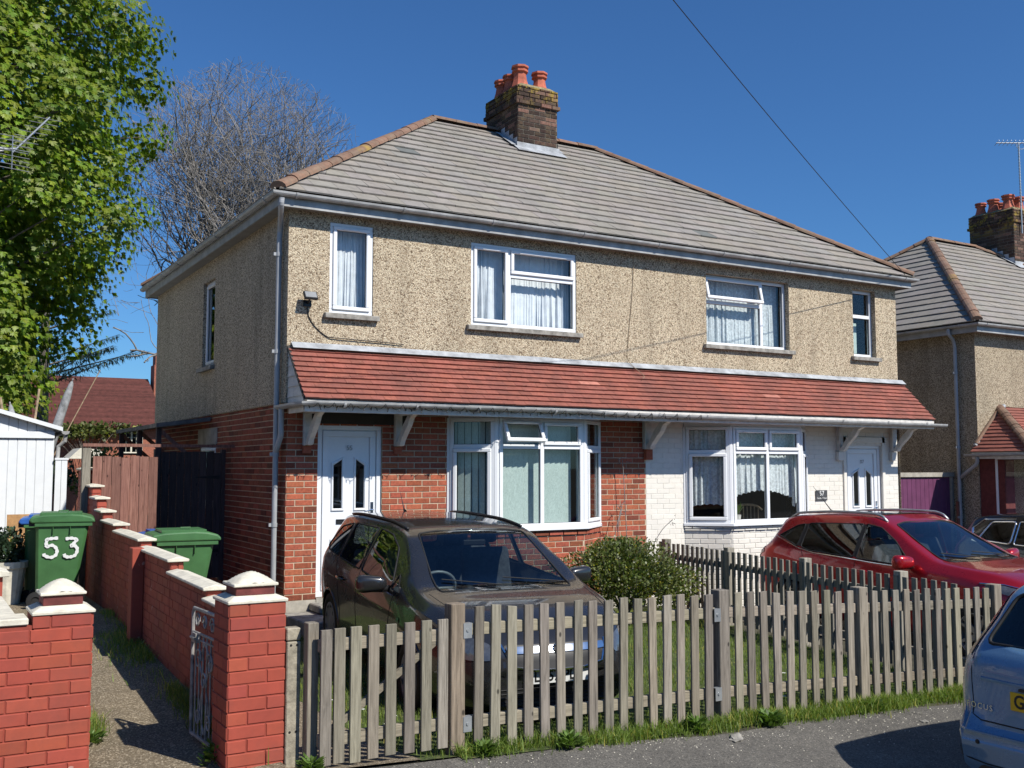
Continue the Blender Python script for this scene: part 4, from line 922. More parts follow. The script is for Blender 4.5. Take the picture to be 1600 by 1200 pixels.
for i, (a, b, z) in enumerate(steps):
    ua, ub = a+5.62, b+5.62; zt = z-.03
    mbc.box(ua+.005, ub+.0, -.105, -.005, -.4, zt, T=Tl)
    lo = -.4
    bricks(mbk, lambda p: Tl((p[0], p[1]-.005, p[2])), ua, ub, lo, zt, tf=ptint, zref=.66, proud=.005, joint=.009)
    bricks(mbk, lambda p: Tl((p[0], -p[1]-.105, p[2])), ua, ub, lo, zt, tf=ptint, zref=.66, proud=.005, joint=.009)
    zl = steps[i-1][2]-.05 if i else -.4
    bricks(mbk, lambda p, ua=ua: Tl((ua-p[1]+.005, -p[0], p[2])), -.0, .11, zl, zt, tf=ptint, zref=.66, proud=.007, L=.12)
    m = MB(); zc = zt; wv = .015*math.sin(i)
    m.prism([(-.145, zc), (.03, zc), (.035, zc+.022), (-.055, zc+.042), (-.15, zc+.022)], lambda p, ua=ua: Tl((ua-.035, p[0], p[1])), lambda p, ub=ub: Tl((ub+.01, p[0], p[1]))); m.build('coping_slab', 'coping_paint', st, bevel=.005)
core = mbc.build('core', 'painted_mortar', st); mbk.build('brickwork', 'painted_brick', st, recalc=False)
mb = MB(); mb.box(3.70, 3.88, -.0, .11, -.2, .84, T=Tl); mb.build('pier', 'painted_brick', st, bevel=.006)
# wrought iron gate, standing open
ig = thing('iron_gate', 'white wrought iron gate standing open between the two domed pillars', 'gate', (-2.272, -5.70, -.12), 0)
gT = frame((0, 0, 0), (-.03, .51, 0), (-1, -.06, 0))
GW, GZ0, GZ1 = .52, .02, .81
mb = MB(); r = .012
mb.tube([gT((0, 0, GZ0)), gT((0, 0, GZ1-.02))], r, 8); mb.tube([gT((GW, 0, GZ0)), gT((GW, 0, GZ1-.03)), gT((GW-.02, 0, GZ1)), gT((.02, 0, GZ1)), gT((0, 0, GZ1-.03))], r, 8)
mb.tube([gT((0, 0, GZ0)), gT((GW, 0, GZ0))], r, 8); mb.tube([gT((0, 0, .66)), gT((GW, 0, .66))], .009, 8); mb.tube([gT((0, 0, .62)), gT((GW, 0, .62))], .006, 6)
mb.build('frame', 'iron_white', ig)
for k in range(6):
    mb = MB(); u = GW*(k+1)/7; mb.tube([gT((u, 0, GZ0)), gT((u, 0, .66))], .006, 6); mb.build('bar', 'iron_white', ig)
def scroll(cx, cz, R, turns=1.4, s=1, rot=0):
    return [gT((cx*.79+s*R*.85*(1-t*.8)*math.cos(rot+t*turns*6.283), .006, cz+R*(1-t*.8)*math.sin(rot+t*turns*6.283))) for t in [i/28 for i in range(29)]]
mb = MB()
for (cx, cz, R, s) in ((.18, .50, .075, 1), (.48, .50, .075, -1), (.2, .14, .06, 1), (.46, .14, .06, -1), (.14, .74, .055, 1), (.52, .74, .055, -1), (.33, .74, .05, 1), (.33, .38, .06, -1)): mb.tube(scroll(cx, cz, R, 1.3, s), .006, 6)
for s in (-1, 1): mb.tube(bez([gT((.26, 0, .06)), gT((.26+s*.08, 0, .2)), gT((.26+s*.03, 0, .36)), gT((.26+s*.10, 0, .5)), gT((.26, 0, .62))], 6), .006, 6)
mb.build('scrollwork', 'iron_white', ig)
mb = MB(); mb.box(.40, .49, -.01, .02, .60, .66, T=gT); mb.tube([gT((.50, .02, .63)), gT((.38, .03, .63))], .009, 6); mb.build('latch', 'iron_white', ig)
# ---------------- bins ----------------
def wheelie_bin(label, loc, rot, lid='bin_green', number=None, group='wheelie bins by the garden walls'):
    b = thing('wheelie_bin', label, 'bin', loc, rot, group)
    # local: +x front (lid opens from it), -x back with wheels; body tapers in at the front
    def lvl(z):
        t = z/.97; return (-.26+.02*(1-t), .27-.13*(1-t)**1.0+.03*t, .20+.075*t)
    mb = MB(); prof = [.06, .3, .6, .85, .93, .97]; rings = []
    for z in prof:
        xb, xf, hw = lvl(z); k = .03
        rings.append([(xb, -hw+k, z), (xb+k, -hw, z), (xf-k, -hw, z), (xf, -hw+k, z), (xf, hw-k, z), (xf-k, hw, z), (xb+k, hw, z), (xb, hw-k, z)])
    V = [p for r_ in rings for p in r_]; n = 8
    F = [(i*n+k, i*n+(k+1) % n, (i+1)*n+(k+1) % n, (i+1)*n+k) for i in range(len(prof)-1) for k in range(n)]+[tuple(range(7, -1, -1)), tuple(range((len(prof)-1)*n, len(prof)*n))]
    mb.faces(V, F)
    xb, xf, hw = lvl(.97); mb.box(xb-.01, xf+.03, -hw-.022, hw+.022, .925, .975)
    for sx in (-.08, .10): mb.box(sx-.004, sx+.004, -hw-.02, -hw+.01, .84, .93); mb.box(sx-.004, sx+.004, hw-.01, hw+.02, .84, .93)
    body = mb.build('body', 'bin_green', b, bevel=.008)
    mb = MB(); hw2 = hw+.035; nl = 12; V = []; F = []
    prof2 = [(-.33, .99), (-.31, 1.035), (-.2, 1.055), (-.1, 1.06), (.1, 1.065), (.22, 1.055), (xf+.02, 1.03), (xf+.055, 1.00), (xf+.06, .965), (xf-.0, .965), (-.30, .965)]
    mb.prism(prof2, lambda p: (p[0], -hw2, p[1]), lambda p: (p[0], hw2, p[1])); l = mb.build('lid', lid, b, bevel=.018, segs=3)
    mb = MB(); mb.box(-.22, .22, -hw+.03, hw-.03, 1.055, 1.078); mb.tube([(-.03, -.18, 1.07), (-.03, -.18, 1.10), (.07, -.18, 1.10), (.07, -.18, 1.07)], .007, 6); mb.build('lid_panel', lid, l, bevel=.01)
    mb = MB(); mb.tube([(-.315, -hw, .98), (-.315, hw, .98)], .016, 8); mb.box(-.33, -.26, -hw+.02, -hw+.05, .93, 1.0); mb.box(-.33, -.26, hw-.05, hw-.02, .93, 1.0); mb.build('handle', 'black_plastic', b)
    for s in (-1, 1):
        mb = MB(); T = lambda p, s=s: Vector((-.235+p.x, s*(.25)+s*p.z, .10+p.y)); mb.lathe([(.02, -.03), (.095, -.028), (.1, -.015), (.1, .015), (.095, .028), (.05, .03), (.04, .015), (.02, .015)], 20, T); mb.build('wheel', 'black_rubber', b)
    mb = MB(); mb.tube([(-.235, -.25, .10), (-.235, .25, .10)], .012, 8); mb.build('axle', 'galvanised', b)
    if number:
        T = lambda p: Vector((-.0+p[0], -.262+.0*p[1]-p[1]+(.78-(.70+p[2]))*.077-.008, .70+p[2]))
        strokes = []   # brushed digits
        def stroke(pts, name='painted_number'):
            mb = MB(); P = bez([(x, 0, z) for x, z in pts], 5); q0 = len(strokes)*.0012; strokes.append(1); wv = [.016+.004*math.sin(i*1.7) for i in range(len(P))]
            for i in range(len(P)-1):
                a, c_ = P[i], P[i+1]; d = (c_-a).normalized(); s_ = Vector((-d.z, 0, d.x)); e = d*.006
                mb.face([T((p_.x, q0+.00015*i, p_.z)) for p_ in (a-s_*wv[i]-e, a+s_*wv[i]-e, c_+s_*wv[i+1]+e, c_-s_*wv[i+1]+e)])
            mb.build(name, 'letter_white', b, recalc=False)
        stroke([(-.03, .095), (-.10, .09), (-.145, .08)]); stroke([(-.14, .085), (-.145, .03), (-.14, .0)]); stroke([(-.14, .0), (-.08, .015), (-.035, -.03), (-.04, -.09), (-.09, -.12), (-.155, -.10), (-.165, -.08)])
        stroke([(.06, .085), (.12, .09), (.175, .075)]); stroke([(.175, .075), (.14, .03), (.11, .005)]); stroke([(.11, .005), (.16, .0), (.18, -.04), (.16, -.10), (.11, -.12), (.06, -.115), (.045, -.09)])
    return b
wheelie_bin('green wheelie bin with a white hand-painted number 53 on its side', (-2.36, .92, .0), math.radians(-8), number=True)
wheelie_bin('green bin with a blue-edged lid standing just behind the green bin numbered 53', (-2.40, 1.68, -.05), math.radians(-8), 'bin_blue')
wheelie_bin('unnumbered green wheelie bin standing between the stepped red wall and the dark wooden gate', (-1.46, -1.05, -.12), math.radians(-4))
wheelie_bin('blue-lidded wheelie bin tucked behind the unnumbered green bin by the dark wooden gate', (-1.42, -.36, -.165), math.radians(-4), 'bin_blue')
# ---------------- garage, fence and gate behind ----------------
ga = thing('garage', 'white boarded garage with a shallow gable roof at the left edge', 'garage', (-2.02, 4.8, 0))
mb = MB(); GX0 = -2.8
roofz_ = lambda x: 2.16+min(-x, 2.8+x)*.29
for i in range(int(2.8/.125)+1):
    a = -i*.125; c = max(GX0, a-.125); g = .006
    mb.faces([(a-g, 0, -.1), (c+g, 0, -.1), (c+g, 0, roofz_(c)), (a-g, 0, roofz_(a)), (a, .012, -.1), (c, .012, -.1), (c, .012, roofz_(c)), (a, .012, roofz_(a))], [(0, 1, 2, 3), (0, 3, 7, 4), (1, 2, 6, 5)])
mb.box(GX0, -.0, .011, .02, -.1, 2.12); mb.box(-.005, 0, .02, 5, -.1, 2.16); mb.box(GX0, GX0+.01, .02, 5, -.1, 2.16)
mb.build('boarded_wall', 'garage_white', ga, recalc=False)
mb = MB(); mb.box(GX0, -.0, -.035, -.004, 2.02, 2.12); mb.build('fascia', 'garage_white', ga, bevel=.004)
mb = MB()
for s in (0,):
    mb.prism([(.10, 2.13), (.10, 2.19), (-1.4, 2.63), (-1.4, 2.57)], lambda p: (p[0], -.12, p[1]), lambda p: (p[0], 5.1, p[1])); mb.prism([(-2.9, 2.13), (-2.9, 2.19), (-1.4, 2.63), (-1.4, 2.57)], lambda p: (p[0], -.12, p[1]), lambda p: (p[0], 5.1, p[1]))
mb.build('roof', 'garage_white', ga, recalc=True)
mb = MB(); gutter(mb, [(.14, 5, 2.13), (.14, -.13, 2.13)], .055); mb.build('gutter', 'gutter_plastic', ga)
pipe(ga, 'downpipe', [(.15, -.06, 2.1), (.14, -.05, 1.98), (.06, -.0, 1.9), (.05, .0, 1.7)], .03, 'gutter_plastic')
mb = MB()
bp = thing('white_fence', 'low white boarded screen beside the white garage, left of the stepped red wall', 'fence', (-2.0, 4.74, 0))
mb = MB()
for i in range(2): mb.box(i*.085, i*.085+.08, 0, .02, -.1, 1.70)
mb.box(-.01, .18, -.01, .03, 1.70, 1.73); mb.build('boards', 'garage_white', bp)
def board_fence(name, label, cat, T, W, z0, z1, mat, loc, bw=.125, group=None, posts=()):
    t = thing(name, label, cat, loc, 0); L = Vector(loc); n = int(round(W/bw)); TT = lambda p: T(p)-L
    mb = MB()
    for i in range(n):
        a = W*i/n; dzz = random.uniform(-.012, .012); mb.box(a+.003, a+W/n-.003, random.uniform(-.003, .003), .018, z0, z1+dzz, T=TT, tint=random.uniform(.75, 1.2))
    mb.build('boards', mat, t)
    mb = MB()
    for z in (z0+.3, z1-.3): mb.box(0, W, -.045, -.004, z, z+.07, T=TT)
    mb.build('rail', mat, t)
    return t, TT
bf, TT_ = board_fence('board_fence', 'sunlit reddish brown board fence behind the stepped red wall', 'fence', frame((-1.84, 2.3, 0), (1, 0, 0), (0, -1, 0)), .82, .0, 1.73, 'stained_wood', (-1.84, 2.3, 0))
mb = MB(); mb.box(-.13, -.03, -.05, .05, -.05, 1.84); mb.build('post', 'fence_wood', bf)
mb = MB(); mb.box(-.13, 2.15, -.05, .0, 1.86, 1.90); mb.build('top_rail', 'stained_wood', bf)
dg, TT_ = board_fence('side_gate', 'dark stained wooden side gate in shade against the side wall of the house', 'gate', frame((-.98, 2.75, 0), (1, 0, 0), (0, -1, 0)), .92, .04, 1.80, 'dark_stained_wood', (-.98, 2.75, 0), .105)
for z in (.42, 1.45):
    mb = MB(); mb.prism([(.90, z+.025), (.90, z-.025), (.55, z-.006), (.55, z+.006)], lambda p: (p[0], -.026, p[1]), lambda p: (p[0], -.019, p[1])); mb.build('strap_hinge', 'black_plastic', dg)
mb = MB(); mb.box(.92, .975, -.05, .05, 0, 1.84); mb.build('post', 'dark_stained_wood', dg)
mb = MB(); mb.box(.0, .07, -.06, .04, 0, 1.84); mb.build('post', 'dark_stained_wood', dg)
lt = thing('lean_to', 'dark open-sided lean-to roof against the side wall behind the wooden gate', 'lean-to', (-.03, 5, 2.2))
mb = MB(); mb.prism([(0, .14), (0, .08), (-.78, -.03), (-.78, .03)], lambda p: (p[0], -1.5, p[1]), lambda p: (p[0], 1.8, p[1])); mb.build('roof', 'metal_roof_grey', lt)
for y in (-1.4, .0, 1.6):
    mb = MB(); mb.box(-.75, -.68, y, y+.08, -2.2, -.03); mb.build('post', 'dark_stained_wood', lt)
    mb = MB(); mb.prism([(-.0, -.65), (-.0, -.73), (-.68, -.12), (-.68, -.05)], lambda p, y=y: (p[0], y, p[1]), lambda p, y=y: (p[0], y+.05, p[1])); mb.build('strut', 'stained_wood', lt)
pt = thing('planter', 'weedy pale plant pot between the white garage and the green bin numbered 53', 'planter', (-2.86, 1.35, 0))
mb = MB(); mb.lathe([(.13, 0), (.19, .42), (.21, .43), (.21, .5), (.18, .5), (.17, .44)], 18, lambda p: p); mb.build('pot', 'coping_paint', pt)
mb = MB(); T = lambda p: Vector((-.3+p.x, .35+p.y*1+p.z*.1, p.z)); 
pw = MB(); pw.box(0, .45, 0, .012, 0, .98, T=lambda p: Vector((p.x, p.y+p.z*.12, p.z))); o = pw.build('plywood_sheet', 'plywood'); tag(o, 'offcut of orange plywood leaning against the white garage behind the bins', 'board'); o.location = (-2.78, 2.7, 0)
# wrapped parasols and poles behind the garage
for (lab, p, q, r, m_, nm) in (('grey wrapped parasol leaning to the right behind the white garage', (-2.1, 6.2, 1.3), (-1.62, 6.2, 3.0), .075, 'grey_cloth', 'folded_parasol'), ('short grey wrapped parasol leaning left behind the white garage', (-2.25, 6.3, 1.3), (-2.52, 6.3, 2.6), .065, 'grey_cloth', 'folded_parasol')):
    mb = MB(); p, q = Vector(p), Vector(q); mb.tube([p, p.lerp(q, .3), p.lerp(q, .85), p.lerp(q, .97), q], [r*.7, r*1.15, r*.85, r*.5, r*.2], 10); mb.tube([q, q.lerp(p, -.03)], .012, 6); o = mb.build(nm, m_, smooth=True); tag(o, lab, 'parasol'); origin_to(o, p)
for (lab, p, q, r) in (('thin bare pole standing between the two wrapped parasols', (-2.27, 6.1, 1.3), (-2.12, 6.1, 2.85), .018), ('short bare pole left of the wrapped parasols', (-2.45, 6.1, 1.3), (-2.68, 6.1, 2.7), .02), ('pale bamboo cane sticking up to the right of the grey wrapped parasol', (-1.95, 6.15, 1.6), (-1.2, 6.15, 3.2), .009)):
    mb = MB(); mb.tube([p, q], r, 6); o = mb.build('garden_pole', 'wood_pale'); tag(o, lab, 'pole'); origin_to(o, p)
# ---------------- picket fences ----------------
def plank(mb, T, u0, u1, n0, n1, z0, z1, tint): mb.box(u0, u1, n0, n1, z0, z1, T=T, tint=tint)
FY = -6.12; topz = lambda x: float(np.interp(x, [-.875, 1.37, 2.87, 4.67], [.706, .659, .591, .512]))
pf = thing('picket_fence', 'weathered grey picket fence along the pavement in front of the grey car and the lawn', 'fence', (-.875, FY, -.23)); L0 = Vector((-.875, FY, -.23))
posts = [-.875, 1.363, 2.87, 4.635]
def tw(): 
    t = random.uniform(.70, 1.28); return (t, t*random.uniform(.95, 1.02), t*random.uniform(.9, 1.03))
for i, x in enumerate(posts):
    mb = MB(); z = topz(x)+.02; mb.box(x-.05, x+.05, FY-.03, FY+.07, ground_z(x, FY)-.15, z, T=lambda p: Vector(p)-L0, tint=(1.0, .88, .8) if i == 0 else tw()); mb.build('post', 'fence_wood', pf, bevel=.004)
for a, b in zip(posts, posts[1:]):
    for dz_, hh in ((-.188, .078), (-.774, .078)):
        mb = MB(); za, zb = topz(a+.05)+dz_, topz(b-.05)+dz_; t = tw()
        sg = 6; 
        for k in range(sg):
            pass
        V = [(a+.05, FY+.005, za), (b-.05, FY+.005, zb), (b-.05, FY+.045, zb), (a+.05, FY+.045, za)]
        mb.faces([Vector(p)-L0 for p in V]+[Vector(p)-L0+Vector((0, 0, hh)) for p in V], [(0, 1, 2, 3), (4, 5, 6, 7), (0, 1, 5, 4), (2, 3, 7, 6), (1, 2, 6, 5), (0, 3, 7, 4)], t); mb.build('rail', 'fence_rail_wood', pf, bevel=.004)
xs = []
x = -.86
for a, b in zip(posts, posts[1:]):
    n = int(round((b-a-.26)/.133)); xs += [a+.15+(b-a-.30)*i/n for i in range(n+1)]
for x in xs:
    x += random.uniform(-.006, .006); lean = random.uniform(-.008, .012); zt = topz(x)-.005+random.uniform(-.008, .008); zb = zt-.925+random.uniform(-.012, .012); zb = max(zb, ground_z(x, FY)-.02)
    w = random.uniform(.0325, .0355); mb = MB(); tp = random.uniform(-.004, .004)
    V = [(x-w, FY-.017, zb), (x+w, FY-.017, zb), (x+w+lean, FY-.017, zt+tp), (x-w+lean, FY-.017, zt-tp)]
    yo = random.uniform(-.002, .002)
    mb.faces([Vector(p)-L0 for p in V]+[Vector((p[0], p[1]+.02+yo, p[2]))-L0 for p in V], [(0, 1, 2, 3), (7, 6, 5, 4), (0, 1, 5, 4), (1, 2, 6, 5), (2, 3, 7, 6), (3, 0, 4, 7)], tw()); mb.build('picket', 'fence_wood', pf, bevel=.002)
for x, dz_ in ((-.808, -.178), (-.808, -.763), (1.29, -.188), (1.29, -.763)):
    mb = MB(); z = topz(x)+dz_; mb.box(x-.03, x+.03, FY-.034 if x < 0 else FY-.034, FY-.031 if x < 0 else FY-.031, z-.02, z+.075, T=lambda p: Vector(p)-L0); mb.box(x-.03, x+.03, FY-.031, FY+.004, z+.07, z+.075, T=lambda p: Vector(p)-L0); mb.tube([Vector((x, FY-.036, z+.03))-L0, Vector((x, FY-.040, z+.03))-L0], .01, 8); mb.build('rail_bracket', 'galvanised', pf)
# gate
pg = thing('picket_gate', 'weathered picket gate with a diagonal brace, beside the concrete post', 'gate', (-1.81, FY, -.2)); L1 = Vector((-1.81, FY, -.2)); TG = lambda p: Vector(p)-L1
for x in (-1.748, -1.664, -1.560, -1.445, -1.330, -1.204, -1.089, -.974):
    mb = MB(); t = tw(); w = .0345; zt = .632+random.uniform(-.005, .005); zb = -.157+random.uniform(-.01, .01)
    mb.box(x-w, x+w, FY-.018, FY+.003, zb, zt, T=TG, tint=t); mb.build('picket', 'fence_wood', pg, bevel=.002)
for z in (.507, -.047):
    mb = MB(); mb.box(-1.785, -.953, FY+.004, FY+.042, z-.01, z+.065, T=TG, tint=tw()); mb.build('rail', 'fence_rail_wood', pg, bevel=.003)
mb = MB(); mb.prism([(-1.764, .016), (-1.69, .016), (-.969, .50), (-1.042, .50)], lambda p: TG((p[0], FY+.005, p[1])), lambda p: TG((p[0], FY+.040, p[1])), tint=tw()); mb.build('brace', 'fence_rail_wood', pg, bevel=.003)
mb = MB(); mb.box(-1.838, -1.770, FY+.06, FY+.14, -.35, .665, tint=(1.0, .97, .95)); o = mb.build('gate_post', 'fence_wood', bevel=.004); tag(o, 'weathered wooden hinge post between the concrete post and the picket gate', 'post'); origin_to(o, (-1.83, FY, -.2))
cp = thing('concrete_post', 'pale concrete post with bolt holes between the red brick pillar and wooden gate post', 'post', (-1.892, FY+.19, -.17))
mb = MB(); mb.box(-.045, .042, -.04, .05, -.15, .72); mb.box(-.045, .042, -.035, .05, .725, .80); mb.build('shaft', 'concrete', cp, bevel=.006)
for z in (.70, .19):
    for x in (-.02, .018): mb = MB(); mb.tube([(x, -.042, z), (x, -.035, z)], .0075, 8); mb.build('bolt_hole', 'black_rubber', cp)
# dividing fence
A = Vector((5.44, -.3, 0)); B = Vector((4.40, -5.95, 0)); U = (B-A).normalized(); N = Vector((-U.y, U.x, 0)); N = N if N.x < 0 else -N
df = thing('picket_fence', 'weathered picket fence dividing the lawn from the red car, seen from its shaded side', 'fence', (A.x, A.y, -.4)); LD = (B-A).length
TD = lambda p: A+U*p[0]+N*p[1]+Vector((0, 0, p[2]))-Vector((A.x, A.y, -.4))
dgz = lambda u: ground_z((A+U*u).x, (A+U*u).y)
for u in (.1, 1.75, 3.35, 4.9):
    mb = MB(); mb.box(u-.05, u+.05, -.09, .01, dgz(u)-.1, .57, T=TD, tint=random.uniform(.9, 1.5)); mb.build('post', 'divider_wood', df, bevel=.004)
for z in (.34, -.18):
    mb = MB(); mb.box(0, LD, -.036, -.002, z-.035, z+.04, T=TD, tint=.9); mb.build('rail', 'divider_wood', df)
u = .02
while u < LD:
    mb = MB(); zt = .53+random.uniform(-.008, .008); mb.box(u-.032, u+.032, .0, .02, zt-.88, zt, T=TD, tint=random.uniform(.75, 1.15)); mb.build('picket', 'divider_wood', df, bevel=.002); u += .128+random.uniform(-.004, .004)
# purple side gate next door
pgate = thing('garage_door', 'purple vertically boarded door in the gap between the two houses', 'door', (11.0, .55, -.6))
mb = MB()
for i in range(17): mb.box(i*.12+.002, i*.12+.118, 0, .02, 0, 2.0); 
mb.box(0, 2.05, .01, .03, 0, 2.0); mb.build('boards', 'purple_paint', pgate, bevel=.004)
mb = MB(); mb.box(-.02, 2.14, -.04, .06, 2.01, 2.09); mb.build('lintel', 'wall_render_plain', pgate)
mb = MB(); mb.box(2.06, 2.11, -.03, .05, 0, 2.0); mb.build('jamb', 'wall_render_plain', pgate)
mb = MB(); mb.box(0, .09, 0, .05, 0, 1.55, tint=(1.1, .9, .8)); o = mb.build('timber_post', 'stained_wood', bevel=.004); tag(o, 'short brown timber post standing right of the purple door', 'post'); o.location = (13.0, .35, -.6)
tinted('far_brick', (.36, .13, .08), .9, 18, .5, .3, .01); tinted('far_tile', (.16, .055, .045), .9, 6, .35, .3, .01)
fh = thing('far_cottage', 'distant brick cottage with a steep red tiled roof beyond the gardens', 'house', (3.0, 33, 0))
mb = MB(); mb.box(-5, 2.5, 0, 8, -1, 3.3); mb.build('wall', 'far_brick', fh)
mb = MB(); mb.faces([(-5.3, -.4, 3.2), (2.5, -.4, 3.2), (2.5, 4, 5.6), (-5.3, 4, 5.6), (2.5, 8.4, 3.2), (-5.3, 8.4, 3.2)], [(0, 1, 2, 3), (3, 2, 4, 5), (1, 4, 2), (0, 3, 5)]); rf = mb.build('roof', 'far_tile', fh)
mb = MB(); 
for i in range(46):
    s = i/46; y = -.45+4.4*s; z = 3.19+2.4*s+.012; mb.box(-5.3, 2.53, y, y+.11, z-.0, z+.04, tint=random.uniform(.8, 1.15))
mb.build('tile_courses', 'far_tile', rf)
mb = MB(); mb.box(2.66, 3.2, 3.2, 4.0, 2, 6.2); mb.box(2.72, 3.1, 3.3, 3.9, 6.2, 6.75); mb.build('chimney', 'far_brick', fh)
wT = frame((0, -.02, 0), (1, 0, 0), (0, -1, 0)); bars = [(.75+.2*k, .765+.2*k, 2.2, 3.1) for k in range(1, 4)]+[(.75, 1.6, 2.2+.3*k, 2.215+.3*k) for k in (1, 2)]
window(fh, wT, .72, 1.62, 2.15, 3.12, {'bars': bars+[(1.13, 1.2, 2.2, 3.1)], 'lights': [(.77, 1.13, 2.2, 3.07, False, 0), (1.2, 1.57, 2.2, 3.07, False, 0)]}, n=.03, mats='coping_paint')
mb = MB(); mb.box(.7, 1.64, -.0, .02, 2.1, 3.15, T=lambda p: p); mb.build('window_reveal', 'dark_inside', fh)
mb = MB(); mb.prism([(-1.6, 1.9), (-.2, 1.9), (-.5, 2.25), (-1.2, 2.3)], lambda p: (p[0], -3, p[1]), lambda p: (p[0], -1, p[1])); mb.build('porch_canopy', 'coping_paint', fh)
# ---------------- overhead wire, pole, left aerial ----------------
P1 = Vector((10.95, -.26, 4.92)); P2 = Vector((3.1, -3.77, 6.61)); dirv = (P2-P1); P3 = P1+dirv*2.05; 
pts = []
for i in range(41):
    t = i/40; p = P1.lerp(P3, t); p.z -= .0*math.sin(math.pi*t); pts.append(p+Vector((0, 0, -.18*math.sin(math.pi*t)+.18*math.sin(math.pi*.488)*t/.488*(1 if t < .488 else (1-t)/.512*.488/t if t > 0 else 0)*0)))
mb = MB(); mb.tube(pts, .0055, 6); o = mb.build('telephone_wire', 'cable_black'); tag(o, 'black overhead telephone wire running down to the right-hand eaves', 'wire'); origin_to(o, P1)
tp = thing('telegraph_pole', 'brown wooden telegraph pole carrying the overhead wire, outside the left of the photo', 'pole', (P3.x, P3.y, -.3))
mb = MB(); mb.tube([(0, 0, 0), (0, 0, P3.z+.6)], [.14, .10], 14); mb.build('shaft', 'bark', tp)
mb = MB(); mb.lathe([(.1, 0), (.22, .02), (.22, .05), (.1, .06)], 14, lambda p: p+Vector((0, 0, P3.z+.2))); mb.build('ring_head', 'galvanised', tp)
la = thing('tv_aerial', 'television aerial with thin crossed rods against the leafy tree, reaching in from the left edge', 'aerial', (-3.62, 1.0, 0))
mb = MB(); mb.tube([(0, 0, -.1), (0, 0, 5.6)], .022, 8); mb.build('mast', 'galvanised', la)
mb = MB(); mb.tube([(0, 0, 5.28), (.55, .1, 5.30), (.66, .12, 5.33)], .014, 6); mb.tube([(0, 0, 5.12), (.52, .1, 5.28)], .009, 6); mb.build('arm', 'galvanised', la)
mb = MB(); c0 = Vector((.80, .14, 5.52)); u = Vector((.28, .35, .42)).normalized(); s_ = Vector((.85, -.45, -.18)).normalized()
mb.tube([c0-u*.45, c0+u*.5], .01, 6); mb.tube([c0+Vector((-.08, -.02, -.12)), c0], .012, 6)
for i in range(8): p = c0+u*(-.42+i*.125); mb.tube([p-s_*.17, p+s_*.17], .004, 4)
for s in (-1, 1): 
    for k in range(4): p = c0-u*.45+Vector((0, 0, s*(.04+.05*k))); mb.tube([p-s_*.2, p+s_*.2], .0045, 4)
    mb.tube([c0-u*.45, c0-u*.45+Vector((0, 0, s*.2))], .006, 4)
mb.build('antenna', 'galvanised', la)
# ---------------- cars ----------------
def pchip(xk, yk):
    xk = np.array(xk, float); yk = np.array(yk, float); h = np.diff(xk); d = np.diff(yk)/h; m = np.zeros_like(yk)
    for i in range(1, len(xk)-1):
        if d[i-1]*d[i] > 0: w1 = 2*h[i]+h[i-1]; w2 = h[i]+2*h[i-1]; m[i] = (w1+w2)/(w1/d[i-1]+w2/d[i])
    m[0], m[-1] = d[0], d[-1]
    def f(x):
        x = np.clip(x, xk[0], xk[-1]); i = np.clip(np.searchsorted(xk, x)-1, 0, len(h)-1); t = (x-xk[i])/h[i]
        return float((2*t**3-3*t**2+1)*yk[i]+(t**3-2*t**2+t)*h[i]*m[i]+(-2*t**3+3*t**2)*yk[i+1]+(t**3-t**2)*h[i]*m[i+1])
    return f
def inpoly(p, poly):
    c = False; n = len(poly)
    for i in range(n):
        a, b = poly[i], poly[(i+1) % n]
        if (a[1] > p[1]) != (b[1] > p[1]) and p[0] < (b[0]-a[0])*(p[1]-a[1])/(b[1]-a[1])+a[0]: c = not c
    return c
def roundpoly(poly, r=.04, k=3):
    out = []; n = len(poly)
    for i in range(n):
        a, b, c = [Vector(poly[(i+j) % n]) for j in (-1, 0, 1)]
        ra = min(r, (a-b).length*.4, (c-b).length*.4); p = b+(a-b).normalized()*ra; q = b+(c-b).normalized()*ra
        for t in range(k+1): s = t/k; out.append(tuple((1-s)**2*p+2*s*(1-s)*b+s*s*q))
    return out
